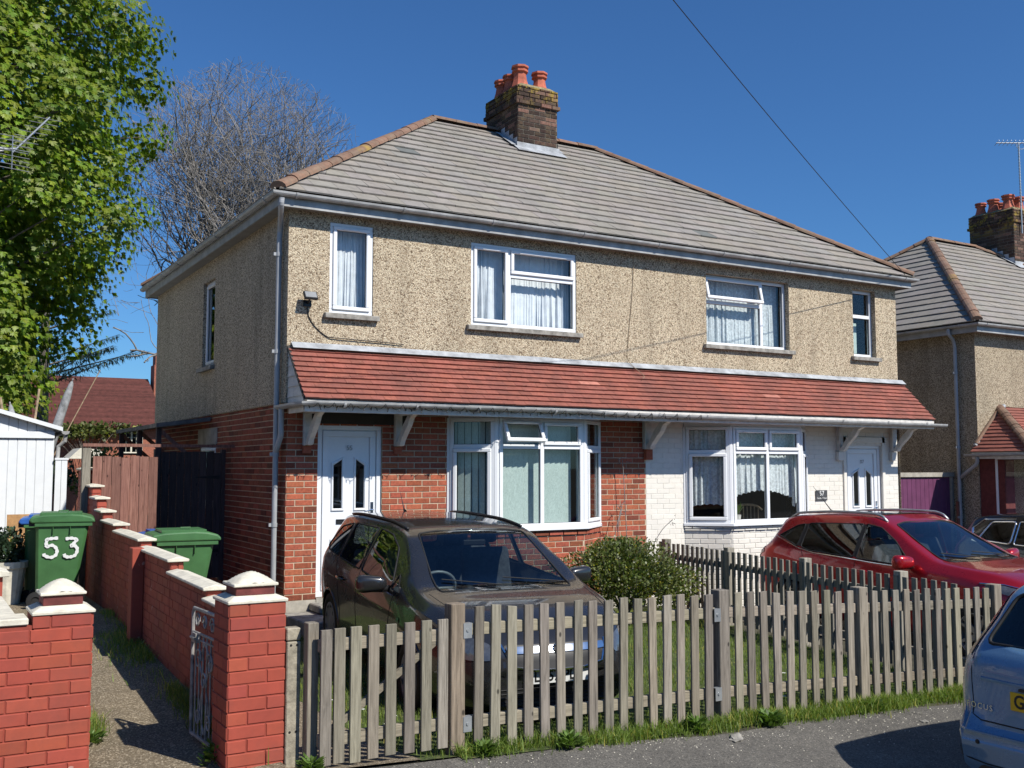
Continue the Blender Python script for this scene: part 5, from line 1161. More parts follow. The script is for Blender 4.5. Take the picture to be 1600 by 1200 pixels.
class Car:
    def __init__(s, name, label, cat, loc, rot, L, W, paintm, spec):
        s.root = thing(name, label, cat, loc, rot); s.L = L; s.W = W; s.paint = paintm; s.sp = spec
        s.top = pchip(*zip(*spec['top'])); s.belt = pchip(*zip(*spec['belt'])); s.hw = pchip(*zip(*spec['hw'])); s.rw = pchip(*zip(*spec['rw'])); s.bot = pchip(*zip(*spec['bot']))
        s.shell()
    def ringpts(s, x):
        zt = s.top(x); zb = min(s.belt(x), zt-.02); w = s.hw(x); rw = min(s.rw(x), w*.97); z0 = s.bot(x); zb = max(zb, z0+.12); sh = z0+(zb-z0)
        zm = lambda f: z0+(zb-z0)*f
        wb = w*.955; P = [(0, z0), (w*.45, z0), (w*.80, z0), (w*.93, z0+.03), (w*.972, zm(.18)), (w*.985, zm(.36)), (w*1.0, zm(.6)), (w*.997, zm(.76)), (w*.98, zm(.90)), (wb, zb)]
        hgt = zt-zb; cr = .02+.03*min(1, hgt/.4)
        for t in (.3, .6, .85): P.append((wb+(rw-wb)*t+.012*math.sin(t*3.14)*min(1, hgt/.3), zb+(zt-cr-zb)*t))
        P += [(rw-.004, zt-cr), (rw*.93, zt-cr*.62), (rw*.75, zt-cr*.33), (rw*.45, zt-cr*.1), (0, zt)]
        out = []; Q = [Vector((-P[1][0], P[1][1], 0))]+[Vector((a, b, 0)) for a, b in P]+[Vector((-P[-2][0], P[-2][1], 0))]
        for i in range(1, len(Q)-2):
            for k in range(2):
                t = k/2; a, b, c, d = Q[i-1:i+3]; 
                v = b if k == 0 else (b+c)*.5+((b+c)-(a+d))*.0625*.6
                out.append((v.x, v.y))
        out.append((0, P[-1][1])); return out
    def shell(s):
        L = s.L/2; xs = [-L, -L+.015, -L+.035, -L+.06, -L+.09, -L+.13]; n = int((s.L-.26)/.05)
        xs += [-L+.13+(s.L-.26)*i/n for i in range(1, n)]+[L-.13, L-.09, L-.06, L-.035, L-.015, L]
        bm = bmesh.new(); R = []
        for x in xs:
            half = s.ringpts(x); m = len(half)
            pts = half+[(-a, b) for a, b in half[-2:0:-1]]; nb = s.sp.get('bow_r', .0); nf = s.sp.get('bow_f', 0.)
            row = []
            for a, b in pts:
                q = abs(a)/(s.W/2); xx = x
                tf = max(0, (x-(L-.9))/.9); tr = max(0, (-x-(L-.7))/.7)
                xx -= nf*tf*q**2.2; xx += nb*tr*q**2.4
                if 'rear_bump' in s.sp:   # bumper stands proud of the tailgate
                    z_, am = s.sp['rear_bump']; xx -= am*tr*max(0, min(1, (z_-b)/.05))
                row.append(bm.verts.new((xx, a, b)))
            R.append(row)
        m = len(R[0])
        for i in range(len(R)-1):
            for k in range(m): bm.faces.new((R[i][k], R[i][(k+1) % m], R[i+1][(k+1) % m], R[i+1][k]))
        for row in (R[0], R[-1]):
            h = (m)//2   # fill the cap as strips
            for k in range(h):
                a, b = row[k], row[(k+1)]; c, d = row[(m-k-1) % m], row[(m-k) % m]
                vs = []
                for v in (a, b, c, d):
                    if v not in vs: vs.append(v)
                if len(vs) > 2:
                    try: bm.faces.new(vs)
                    except ValueError: pass
        bmesh.ops.recalc_face_normals(bm, faces=bm.faces); s.bvh = BVHTree.FromBMesh(bm); s.bm = bm
    def cut(s, poly, view, cond):
        """cut poly (2D) out of the shell; view 'side' uses (x,z), 'front' uses (y,z). returns list of face coords"""
        bm = s.bm; ax = (0, 2) if view == 'side' else (1, 2)
        x0 = min(p[0] for p in poly)-.08; x1 = max(p[0] for p in poly)+.08; z0 = min(p[1] for p in poly)-.08; z1 = max(p[1] for p in poly)+.08
        def sel():
            out = []
            for f in bm.faces:
                c = f.calc_center_median()
                if x0 < c[ax[0]] < x1 and z0 < c[ax[1]] < z1 and cond(c, f.normal): out.append(f)
            return out
        n = len(poly)
        for i in range(n):
            a, b = poly[i], poly[(i+1) % n]; d = (b[0]-a[0], b[1]-a[1])
            if math.hypot(*d) < 1e-5: continue
            no = Vector((0, 0, 0)); no[ax[0]] = -d[1]; no[ax[1]] = d[0]; co = Vector((0, 0, 0)); co[ax[0]] = a[0]; co[ax[1]] = a[1]
            fs = sel(); ml = .12
            fs = [f for f in fs if any(min(a[0], b[0])-ml < v.co[ax[0]] < max(a[0], b[0])+ml and min(a[1], b[1])-ml < v.co[ax[1]] < max(a[1], b[1])+ml for v in f.verts)]
            g = list({v for f in fs for v in f.verts})+list({e for f in fs for e in f.edges})+fs
            if g: bmesh.ops.bisect_plane(bm, geom=g, plane_co=co, plane_no=no.normalized(), dist=1e-5)
        res = []; kill = []
        for f in sel():
            c = f.calc_center_median()
            if inpoly((c[ax[0]], c[ax[1]]), poly): res.append([v.co.copy() for v in f.verts]); kill.append(f)
        bmesh.ops.delete(bm, geom=kill, context='FACES'); return res
    def glass(s, name, poly, view, cond, mat='car_glass', trim=.009, tmat='black_rubber', parent=None):
        sides = (1, -1) if view == 'side' else (1,); objs = []
        for sd in sides:
            cd = (lambda c, n, sd=sd: c.y*sd > .2 and abs(n.y) > .25) if view == 'side' else cond
            fs = s.cut(poly, view, cd)
            mb = MB()
            for f in fs: mb.face([p for p in f])
            if not fs: print('no glass', name); continue
            o = mb.build(name, mat, s.root, smooth=True); objs.append(o)
            mb = MB(); pts = [s.hit(view if view == 'side' else ('front' if cond(Vector((9, 0, 0)), Vector((1, 0, 0))) else 'rear'), p, sd, .001) for p in poly]; pts = [p for p in pts if p]
            if len(pts) > 3: mb.tube(pts+[pts[0], pts[1]], trim, 6, caps=False); mb.build('trim', tmat, o, smooth=True)
        return objs
    def hit(s, view, p, sd=1, off=.003):
        if view == 'side': o, d = Vector((p[0], sd*3, p[1])), Vector((0, -sd, 0))
        elif view == 'front': o, d = Vector((5, p[0], p[1])), Vector((-1, 0, 0))
        elif view == 'rear': o, d = Vector((-5, p[0], p[1])), Vector((1, 0, 0))
        else: o, d = Vector((p[0], p[1], 4)), Vector((0, 0, -1))
        c, n, i, _ = s.bvh.ray_cast(o, d)
        if c is None: return None
        if n.dot(d) > 0: n = -n
        return c+n*off
    def patch(s, name, poly, view, mat, sd=1, off=.004, parent=None, step=.03, thick=0):
        bm = bmesh.new(); vs = [bm.verts.new((p[0], p[1], 0)) for p in poly]; bm.faces.new(vs)
        for ax in (0, 1):
            a = min(p[ax] for p in poly); b = max(p[ax] for p in poly); k = int((b-a)/step)
            for i in range(1, k+1):
                co = [0, 0, 0]; co[ax] = a+(b-a)*i/(k+1); no = [0, 0, 0]; no[ax] = 1
                bmesh.ops.bisect_plane(bm, geom=bm.verts[:]+bm.edges[:]+bm.faces[:], plane_co=co, plane_no=no, dist=1e-6)
        bad = []
        for v in bm.verts:
            h = s.hit(view, (v.co.x, v.co.y), sd, off)
            if h is None: bad.append(v)
            else: v.co = h
        bmesh.ops.delete(bm, geom=bad, context='VERTS')
        mb = MB()
        for f in bm.faces: mb.face([v.co.copy() for v in f.verts])
        bm.free(); return mb.build(name, mat, parent or s.root, smooth=True)
    def line(s, name, pts, view, r=.003, sd=1, mat='black_rubber', parent=None, n=10, off=.0):
        mb = MB(); P = []
        for a, b in zip(pts, pts[1:]):
            k = max(2, int(math.hypot(b[0]-a[0], b[1]-a[1])/.05)); P += [(a[0]+(b[0]-a[0])*i/k, a[1]+(b[1]-a[1])*i/k) for i in range(k)]
        P.append(pts[-1]); Q = [s.hit(view, p, sd, off) for p in P]; Q = [q for q in Q if q]
        if len(Q) > 1: mb.tube(Q, r, 5); return mb.build(name, mat, parent or s.root)
    def arches(s, xs, R=.345, zc=.31):
        s.wx = xs
        for x in xs:
            poly = [(x+R*math.cos(a), zc+R*math.sin(a)) for a in [math.pi*2*i/28 for i in range(28)]]
            lo = [(x-R, -.1), (x+R, -.1), (x+R, zc), ]
            for sd in (1, -1):
                s.cut(poly, 'side', lambda c, n, sd=sd: c.y*sd > s.W/2*.5 and c.z < .8)
                s.cut([(x-R*.93, -.1), (x+R*.93, -.1), (x+R*.93, zc-R*.35), (x-R*.93, zc-R*.35)], 'side', lambda c, n, sd=sd: c.y*sd > s.W/2*.5 and c.z < .5)
                mb = MB(); k = 18; V = []
                for j, yy in enumerate((s.W/2-.03, s.W/2-.30)):
                    for i in range(k+1): a = -.35+(math.pi+.7)*i/k; V.append((x+R*1.01*math.cos(a), sd*yy, zc+R*1.01*math.sin(a)))
                mb.faces(V, [(i, i+1, k+2+i, k+1+i) for i in range(k)]); mb.faces([(x, sd*(s.W/2-.30), zc)]+V[k+1:], [(0, i+1, i+2) for i in range(k)])
                mb.build('arch_liner', 'black_rubber', s.root, recalc=False)
                edge = [s.hit('side', (x+(R+.006)*math.cos(a), zc+(R+.006)*math.sin(a)), sd, 0) for a in [-.2+(math.pi+.4)*i/30 for i in range(31)]]; edge = [e for e in edge if e]
                if len(edge) > 4: mb = MB(); mb.tube(edge, .012, 6); mb.build('arch_lip', s.sp.get('lip', s.paint), s.root, smooth=True)
    def wheel(s, x, sd, style='cap', r=.315, w=.205, zc=.315):
        wt = bpy.data.objects.new('wheel', None)
        cy = sd*(s.W/2-.015-w/2); T = lambda p: Vector((x+p.x, cy+sd*p.z, zc+p.y)); h = w/2
        mb = MB(); mb.lathe([(r*.66, -h), (r*.93, -h), (r*.985, -h*.75), (r, -h*.4), (r, h*.4), (r*.985, h*.75), (r*.93, h), (r*.80, h*1.04), (r*.67, h*.96), (r*.64, h*.5), (r*.64, -h*.9)], 36, T); ty = mb.build('wheel', 'black_rubber', s.root, smooth=True)
        mb = MB()
        if style == 'cap':
            mb.lathe([(r*.66, h*.85), (r*.66, h*.98), (r*.60, h*.99), (r*.50, h*.90), (r*.30, h*.86), (r*.12, h*.93), (.001, h*.95)], 36, T)
            for i in range(9):
                a = i*2*math.pi/9; c, s_ = math.cos(a), math.sin(a)
                q = [(r*.50, -.018), (r*.57, -.026), (r*.57, .026), (r*.50, .018)]
                mb.face([T(Vector((rr_*c-t*s_, rr_*s_+t*c, h*1.01))) for rr_, t in q], 1.0, 1)
            rim = mb.build('wheel_trim', ['cap_grey', 'black_rubber'], ty, smooth=False)
        else:
            mb.lathe([(r*.60, h*.1), (r*.69, h*.9), (r*.69, h), (r*.66, h), (r*.58, h*.1)], 36, T)
            for i in range(5):
                a = i*2*math.pi/5
                for o in (-.16, .16):
                    c, s_ = math.cos(a+o), math.sin(a+o); c2, s2 = math.cos(a+o*.4), math.sin(a+o*.4); pts = []
                    A = [Vector((r*.12*c2-.022*s2, r*.12*s2+.022*c2, h*.7)), Vector((r*.12*c2+.022*s2, r*.12*s2-.022*c2, h*.7)), Vector((r*.66*c+.014*s_, r*.66*s_-.014*c, h*.9)), Vector((r*.66*c-.014*s_, r*.66*s_+.014*c, h*.9))]
                    mb.faces([T(p) for p in A]+[T(p-Vector((0, 0, .03))) for p in A], [(0, 1, 2, 3), (0, 1, 5, 4), (1, 2, 6, 5), (2, 3, 7, 6), (3, 0, 4, 7)])
            mb.lathe([(.001, h*.75), (.05, h*.74), (.06, h*.6), (.06, 0)], 20, T)
            rim = mb.build('rim', 'alloy', ty)
        mb = MB(); mb.lathe([(r*.55, -.01), (r*.55, .0), (.001, .0)], 24, T); mb.build('brake_disc', 'black_plastic', ty)
    def mirror(s, x, z, sd, mat=None, sc=1.0):
        m = bmesh.new(); bmesh.ops.create_uvsphere(m, u_segments=20, v_segments=12, radius=1)
        y0 = s.hit('side', (x, z), sd); yy = abs(y0.y) if y0 else s.W/2*.93
        mb = MB()
        vs = []
        for v in m.verts:
            p = v.co.copy(); p = Vector([math.copysign(abs(c)**.62, c) for c in p])
            vs.append(Vector((x+(p.x*.065 if p.x > 0 else p.x*.035)*sc-.02*p.y*1, sd*(yy+.155+p.y*.115*sc), z+.055+p.z*(.068+.012*p.y)*sc)))
        mb.faces(vs, [tuple(v.index for v in f.verts) for f in m.faces]); m.free()
        o = mb.build('wing_mirror', mat or s.paint, s.root, smooth=True)
        mb = MB(); mb.tube([(x+.0, sd*(yy-.02), z+.0), (x+.0, sd*(yy+.08), z+.0), (x, sd*(yy+.13), z+.02)], [.03, .024, .03], 8); mb.tube([(x+.025, sd*(yy+.05), z-.008), (x+.02, sd*(yy+.26), z-.005)], [.02, .012], 8); mb.build('mirror_arm', 'black_plastic', o, smooth=True)
        mb = MB(); mb.box(x-.062, x-.055, sd*(yy+.155)-.085, sd*(yy+.155)+.085, z+.01, z+.10); mb.build('mirror_glass', 'chrome', o)
    def warp(s, fx=None, fz=None, allz=False):
        def ss(t): t = min(1, max(0, t)); return t*t*(3-2*t)
        for o in s.root.children_recursive:
            if o.type != 'MESH': continue
            for v in o.data.vertices:
                x, y, z = v.co
                if fx: x += (fx(x)-x)*(1 if allz else ss((z-.72)/.22))
                if fz: z = fz(z)
                v.co = (x, y, z)
    def finish(s):
        me = bpy.data.meshes.new('body'); bmesh.ops.dissolve_degenerate(s.bm, dist=1e-5, edges=s.bm.edges); s.bm.to_mesh(me); me.materials.append(MAT[s.paint])
        me.polygons.foreach_set('use_smooth', [True]*len(me.polygons)); o = bpy.data.objects.new('body', me); C.objects.link(o); o.parent = s.root
        sm = o.modifiers.new('thick', 'SOLIDIFY'); sm.thickness = .018; sm.offset = -1; return o
    def interior(s, xf, xr, zf=.32, seatmat='seat_cloth', wheel_side=-1, dash=None, light='seat_light'):
        W = s.W/2-.12; mb = MB(); mb.box(xr-.9, xf+.2, -W, W, zf-.04, zf); mb.build('floor_pan', 'black_rubber', s.root)
        dx = dash or xf
        mb = MB(); zb = s.belt(dx)-.03; mb.prism([(dx+.35, zb-.02), (dx-.05, zb+.02), (dx-.16, zb-.03), (dx-.20, zb-.18), (dx-.05, zb-.35), (dx+.4, zb-.35)], lambda p: (p[0], -W+.02, p[1]), lambda p: (p[0], W-.02, p[1])); mb.build('dashboard', 'black_plastic', s.root, bevel=.03, segs=3)
        for sd in (1, -1):
            for (x, wd) in ((dx-.75, .24),):
                mb = MB(); y = sd*W*.5; z = zf+.22
                prof = [(-.20, z+.12), (-.22, z+.02), (.26, z-.02), (.30, z+.05), (.27, z+.12), (-.06, z+.10), (-.20, z+.62), (-.24, z+.66), (-.31, z+.65), (-.34, z+.58)]
                mb.prism([(x+a, b) for a, b in prof], lambda p: (p[0], y-wd, p[1]), lambda p: (p[0], y+wd, p[1])); st_ = mb.build('front_seat', seatmat, s.root, bevel=.05, segs=3)
                mb = MB(); mb.box(x-.34, x-.24, y-.13, y+.13, z+.70, z+.90); mb.build('headrest', seatmat, st_, bevel=.04, segs=3)
        mb = MB(); x = dx-1.55; z = zf+.22; prof = [(-.2, z+.1), (-.2, z), (.28, z), (.28, z+.12), (-.05, z+.1), (-.2, z+.58), (-.30, z+.58)]
        mb.prism([(x+a, b) for a, b in prof], lambda p: (p[0], -W+.04, p[1]), lambda p: (p[0], W-.04, p[1])); rs = mb.build('rear_seat', seatmat, s.root, bevel=.05, segs=3)
        for y in (-.4, .4): mb = MB(); mb.box(x-.34, x-.25, y-.12, y+.12, z+.60, z+.76); mb.build('headrest', seatmat, rs, bevel=.035, segs=2)
        mb = MB(); c = Vector((dx-.27, wheel_side*W*.5, zb+.02)); R = .185; tl = math.radians(24)
        pts = [c+Vector((-math.sin(tl)*R*math.sin(a)*-1, R*math.cos(a), R*math.sin(a)*math.cos(tl))) for a in [2*math.pi*i/28 for i in range(29)]]
        mb.tube(pts, .016, 8, caps=False); mb.tube([c, c+Vector((.2, 0, -.08))], .035, 10); mb.tube([c+Vector((0, -R, 0)), c+Vector((0, R, 0))], .014, 6); mb.tube([c, c+Vector((-.07, 0, -.17))], .014, 6); mb.build('steering_wheel', light if light == 'black_plastic' else 'cap_grey', s.root, smooth=True)
    def wipers(s, x, z, w=.5):
        for y0, y1 in ((w, .02), (-.05, -w*.95)):
            P = [s.hit('front', (y0+(y1-y0)*t, z+.012+.05*t), 1, .018) for t in [i/8 for i in range(9)]]; P = [p for p in P if p]
            if len(P) > 2: mb = MB(); mb.tube(P, .006, 6); mb.build('wiper', 'black_rubber', s.root)
    def plate(s, text, view, y0, zc, mat, off=.02, w=.52, h=.111, tilt=0):
        p = s.hit(view, (y0, zc), 1, off); n = Vector((1, 0, 0)) if view == 'front' else Vector((-1, 0, 0)); T0 = frame(p, (0, 1, 0) if view == 'front' else (0, -1, 0), n)
        mb = MB(); mb.box(-w/2, w/2, -.008, 0, -h/2, h/2, T=T0); o = mb.build('number_plate', mat, s.root, bevel=.004)
        text_mesh(text, .112, 'letter_black', o, lambda q: T0((q[0], .001+q[1], q[2]-.002)), 'registration', .0008, True, 1.0, .88)
def std_hw(L, W, nose=.70, tail=.80, nl=.75, tl=.5):
    h = W/2; return [(-L/2, h*tail), (-L/2+.06, h*(tail+.07)), (-L/2+.2, h*(.95 if tail < .9 else .97)), (-L/2+tl, h*.985), (-L/2+1.1, h), (L/2-1.3, h), (L/2-nl, h*.985), (L/2-.35, h*.945), (L/2-.14, h*.865), (L/2-.05, h*.78), (L/2, h*nose)]
# --- grey estate on the drive
L, W = 4.60, 1.77; a = L/2
spec = dict(top=[(-a, .62), (-a+.03, .86), (-a+.09, 1.0), (-a+.22, 1.22), (-a+.42, 1.43), (-a+.65, 1.485), (-a+1.3, 1.515), (-a+2.0, 1.52), (-a+2.5, 1.49), (-a+2.72, 1.44), (-a+3.05, 1.27), (-a+3.45, 1.035), (-a+3.62, .985), (-a+4.0, .925), (-a+4.3, .84), (a-.14, .75), (a-.05, .66), (a, .52)],
  belt=[(-a, .55), (-a+.1, .90), (-a+.4, 1.00), (-a+1.2, .985), (-a+2.4, .94), (-a+3.3, .895), (-a+3.7, .87), (-a+4.2, .78), (a-.14, .66), (a, .46)],
  hw=[(x_, y_*(1-.13*max(0, min(1, (x_-(a-.8))/.8))**1.3)) for x_, y_ in std_hw(L, W)], rw=[(-a, .55), (-a+.25, .60), (-a+.5, .62), (-a+1.4, .635), (-a+2.4, .62), (-a+2.75, .63), (-a+3.3, .74), (-a+3.6, .76), (-a+4.2, .70), (a, .5)],
  bot=[(-a, .32), (-a+.2, .22), (-a+1, .19), (a-1, .19), (a-.3, .20), (a, .24)], bow_f=.24, bow_r=.12)
HD = math.atan2(-.992, -.125)
cx = Vector((.33, -3.86)); 
g = Car('parked_car', 'dark grey estate car parked on the drive behind the picket fence', 'car', (.60, -3.23, -.36), HD, L, W, 'paint_grey', spec); g.root.rotation_euler = (0, math.radians(1.6), HD)
wxs = (-a+.93, -a+.93+2.68)
r = lambda P, q=.05: roundpoly(P, q)
g.glass('windscreen', r([(-.60, .985), (.60, .985), (.585, 1.10), (.51, 1.425), (.35, 1.445), (-.35, 1.445), (-.51, 1.425), (-.585, 1.10)], .03), 'front', lambda c, n: c.x > .1 and n.x > .05 if c.x < 8 else True)
g.glass('rear_window', r([(-.5, 1.06), (.5, 1.06), (.47, 1.36), (-.47, 1.36)], .06), 'front', lambda c, n: c.x < -1.5 and n.x < -.3 if c.x < 8 else False, 'privacy_glass')
g.glass('front_window', r([(-a+2.02, .985), (-a+2.93, .935), (-a+2.99, .97), (-a+2.72, 1.29), (-a+2.42, 1.395), (-a+2.06, 1.42)], .035), 'side', None)
g.glass('quarter_light', r([(-a+3.0, .935), (-a+3.22, .925), (-a+3.05, 1.08)], .02), 'side', None, trim=.006)
g.glass('rear_door_window', r([(-a+1.17, 1.02), (-a+1.95, .985), (-a+1.98, 1.42), (-a+1.22, 1.405)], .035), 'side', None, 'car_glass')
g.glass('load_bay_window', r([(-a+.52, 1.10), (-a+.66, 1.05), (-a+1.09, 1.025), (-a+1.13, 1.40), (-a+.72, 1.33)], .04), 'side', None, 'car_glass')
g.arches(wxs, .345)
for x in wxs:
    for sd in (1, -1): g.wheel(x, sd, 'cap')
for sd in (1, -1):
    g.mirror(-a+2.92, .93, sd, sc=1.15)
    g.line('door_seam', [(-a+1.98, 1.44), (-a+2.0, .98), (-a+1.98, .45), (-a+2.02, .26)], 'side', .0035, sd)
    g.line('door_seam', [(-a+3.10, .92), (-a+3.06, .6), (-a+3.02, .26)], 'side', .0035, sd)
    g.line('door_seam', [(-a+1.10, 1.0), (-a+1.28, .80), (-a+1.36, .5), (-a+1.34, .30)], 'side', .0035, sd)
    g.line('crease', [(-a+.5, .83), (-a+1.8, .79), (-a+2.9, .75)], 'side', .006, sd, g.paint)
    for x in (-a+1.42, -a+2.20):
        mb = MB(); p = g.hit('side', (x, .83), sd, .0); mb.tube([p+Vector((-.10, sd*.004, .005)), p+Vector((-.08, sd*.03, .008)), p+Vector((.07, sd*.034, .004)), p+Vector((.10, sd*.004, 0))], [.010, .013, .013, .010], 8); mb.build('door_handle', g.paint, g.root, smooth=True)
    mb = MB(); P = []
    for i in range(17):
        x = -a+.62+i*(1.95/16); q = g.hit('top', (x, sd*.56), 1, .0); P.append(q+Vector((0, 0, .014)))
    mb.tube(P, .014, 8); mb.build('roof_rail', 'black_plastic', g.root, smooth=True)
    g.patch('headlight', r([(sd*.50, .60), (sd*.50, .705), (sd*.66, .76), (sd*.80, .77), (sd*.80, .66), (sd*.66, .59)], .03), 'front', 'lamp_clear', off=.006)
    g.patch('fog_light', r([(sd*.56, .30), (sd*.75, .33), (sd*.74, .42), (sd*.58, .40)], .02), 'front', 'black_plastic', off=.004)
    g.patch('tail_light', r([(sd*.60, .80), (sd*.78, .84), (sd*.76, 1.06), (sd*.62, 1.0)], .03), 'rear', 'tail_red', off=.006)
    g.patch('tail_light', r([(-a+.06, .84), (-a+.34, .92), (-a+.30, 1.0), (-a+.13, 1.02)], .03), 'side', 'tail_red', sd, .006)
    g.patch('side_repeater', r([(-a+3.30, .71), (-a+3.38, .71), (-a+3.37, .75), (-a+3.31, .75)], .01), 'side', 'lamp_clear', sd, .006)
g.patch('grille', r([(-.42, .70), (.42, .70), (.36, .56), (.2, .53), (-.2, .53), (-.36, .56)], .03), 'front', 'black_plastic', off=.004)
g.patch('chrome_bar', r([(-.40, .64), (.40, .64), (.40, .685), (-.40, .685)], .012), 'front', 'chrome', off=.014)
g.line('grille_surround', [(-.43, .705), (-.37, .555), (-.2, .525), (.2, .525), (.37, .555), (.43, .705)], 'front', .010, 1, 'chrome', off=.004)
g.patch('lower_intake', r([(-.50, .42), (.50, .42), (.46, .27), (-.46, .27)], .03), 'front', 'black_plastic', off=.004)
for k in range(4): g.line('intake_slat', [(-.45, .295+k*.03), (.45, .295+k*.03)], 'front', .005, 1, 'black_rubber', off=.008)
mb = MB(); p = g.hit('front', (0, .66), 1, .03); mb.lathe([(.001, 0), (.035, 0), (.045, -.004), (.045, -.02)], 20, lambda q: Vector((p.x+q.z, p.y+q.x, p.z+q.y))); mb.build('round_badge', 'chrome', g.root)
g.plate('LA57 PLT', 'front', 0, .475, 'plate_white', .03)
g.interior(-a+3.25, -a+1.2, dash=-a+3.1); g.wipers(0, .99, .55)
mb = MB(); p = g.hit('top', (-a+.7, 0), 1, 0); mb.tube([p, p+Vector((-.05, 0, .03)), p+Vector((-.24, 0, .22))], [.02, .007, .002], 6); mb.build('aerial', 'black_plastic', g.root)
mb = MB(); mb.box(-a+2.78, -a+2.80, -.11, .11, 1.30, 1.36); mb.build('rear_view_mirror', 'black_plastic', g.root, bevel=.01)
g.line('bonnet_seam', [(a-1.0, .70), (a-.3, .62)], 'top', .003, 1); g.line('bonnet_seam', [(a-1.0, -.70), (a-.3, -.62)], 'top', .003, 1)
g.finish(); g.warp(None, lambda z: z if z < .95 else .95+(z-.95)*.885); g.warp(lambda x: x if x > -a+.56 else -a+.56+(x+a-.56)*.5, None, True)
# --- red crossover next door
L, W = 4.35, 1.82; a = L/2
spec = dict(top=[(-a, .62), (-a+.03, .86), (-a+.12, 1.05), (-a+.32, 1.32), (-a+.46, 1.47), (-a+.8, 1.52), (-a+1.5, 1.55), (-a+2.0, 1.545), (-a+2.35, 1.50), (-a+2.55, 1.44), (-a+2.95, 1.23), (-a+3.25, 1.075), (-a+3.4, 1.05), (-a+3.8, 1.0), (-a+4.1, .90), (a-.12, .80), (a-.04, .68), (a, .52)],
  belt=[(-a, .55), (-a+.1, .98), (-a+.5, 1.10), (-a+1.1, 1.03), (-a+2.2, .975), (-a+3.1, .94), (-a+3.5, .92), (-a+4.0, .80), (a-.12, .68), (a, .46)],
  hw=std_hw(L, W, .72), rw=[(-a, .52), (-a+.3, .58), (-a+.55, .61), (-a+1.4, .635), (-a+2.3, .62), (-a+2.6, .64), (-a+3.1, .75), (-a+3.5, .77), (-a+4.0, .70), (a, .5)],
  bot=[(-a, .36), (-a+.2, .25), (-a+1, .22), (a-1, .22), (a-.3, .23), (a, .28)], bow_f=.18, bow_r=.10, lip='black_plastic')
rd = Car('parked_car', 'glossy red crossover with silver roof rails parked in front of the white bay window', 'car', (6.93, -3.60, -.53), -math.pi/2, L, W, 'paint_red', spec)
wxs = (-a+.82, -a+.82+2.66)
rd.glass('windscreen', r([(-.63, 1.05), (.63, 1.05), (.60, 1.17), (.52, 1.43), (.35, 1.455), (-.35, 1.455), (-.52, 1.43), (-.60, 1.17)], .03), 'front', lambda c, n: c.x > .1 and n.x > .05 if c.x < 8 else True)
rd.glass('rear_window', r([(-.5, 1.12), (.5, 1.12), (.46, 1.38), (-.46, 1.38)], .06), 'front', lambda c, n: c.x < -1.4 and n.x < -.3 if c.x < 8 else False, 'privacy_glass')
rd.glass('front_window', r([(-a+1.92, 1.02), (-a+2.90, .985), (-a+2.98, 1.01), (-a+2.68, 1.25), (-a+2.38, 1.39), (-a+1.95, 1.425)], .03), 'side', None)
rd.glass('rear_door_window', r([(-a+.96, 1.10), (-a+1.1, 1.06), (-a+1.84, 1.025), (-a+1.88, 1.425), (-a+.98, 1.395)], .03), 'side', None, 'privacy_glass')
rd.glass('quarter_window', r([(-a+.52, 1.22), (-a+.90, 1.10), (-a+.92, 1.385), (-a+.78, 1.36)], .03), 'side', None, 'privacy_glass')
rd.arches(wxs, .36, .325)
for x in wxs:
    for sd in (1, -1): rd.wheel(x, sd, 'alloy', .33, .21, .33)
for sd in (1, -1):
    rd.mirror(-a+3.0, .985, sd, sc=1.15)
    rd.line('window_chrome', [(-a+.46, 1.215), (-a+.95, 1.075), (-a+1.2, 1.035), (-a+1.9, 1.0), (-a+2.95, .965)], 'side', .007, sd, 'chrome', off=.003)
    rd.line('door_seam', [(-a+1.90, 1.44), (-a+1.91, 1.0), (-a+1.86, .5), (-a+1.9, .3)], 'side', .0035, sd); rd.line('door_seam', [(-a+2.98, .95), (-a+2.95, .6), (-a+2.9, .3)], 'side', .0035, sd)
    rd.line('door_seam', [(-a+.98, 1.06), (-a+1.12, .85), (-a+1.22, .5), (-a+1.22, .35)], 'side', .0035, sd)
    rd.line('crease', [(-a+.4, .92), (-a+1.8, .885), (-a+3.2, .85)], 'side', .007, sd, rd.paint)
    for x in (-a+1.2, -a+2.15):
        mb = MB(); p = rd.hit('side', (x, .88), sd, .0); mb.tube([p+Vector((-.11, sd*.004, .005)), p+Vector((-.08, sd*.03, .008)), p+Vector((.07, sd*.034, .006)), p+Vector((.11, sd*.004, 0))], [.010, .013, .013, .010], 8); mb.build('door_handle', rd.paint, rd.root, smooth=True)
    mb = MB(); P = []
    for i in range(17):
        x = -a+.55+i*(1.85/16); q = rd.hit('top', (x, sd*.565), 1, .0); P.append(q+Vector((0, 0, .035 if 0 < i < 16 else 0.)))
    mb.tube(P, .017, 8); mb.build('roof_rail', 'galvanised', rd.root, smooth=True)
    rd.patch('headlight', r([(sd*.46, .70), (sd*.62, .80), (sd*.82, .84), (sd*.82, .78), (sd*.64, .70)], .02), 'front', 'lamp_clear', off=.006)
    rd.patch('headlight', r([(a-.58, .80), (a-.28, .73), (a-.24, .80), (a-.5, .87)], .02), 'side', 'lamp_clear', sd, .006)
    rd.line('headlight_chrome', [(a-.66, .875), (a-.48, .875), (a-.22, .81)], 'side', .008, sd, 'chrome', off=.006)
    rd.patch('tail_light', r([(sd*.55, .86), (sd*.80, .90), (sd*.78, 1.06), (sd*.58, 1.0)], .03), 'rear', 'tail_red', off=.006)
    rd.patch('tail_light', r([(-a+.05, .90), (-a+.30, .99), (-a+.27, 1.06), (-a+.10, 1.05)], .03), 'side', 'tail_red', sd, .006)
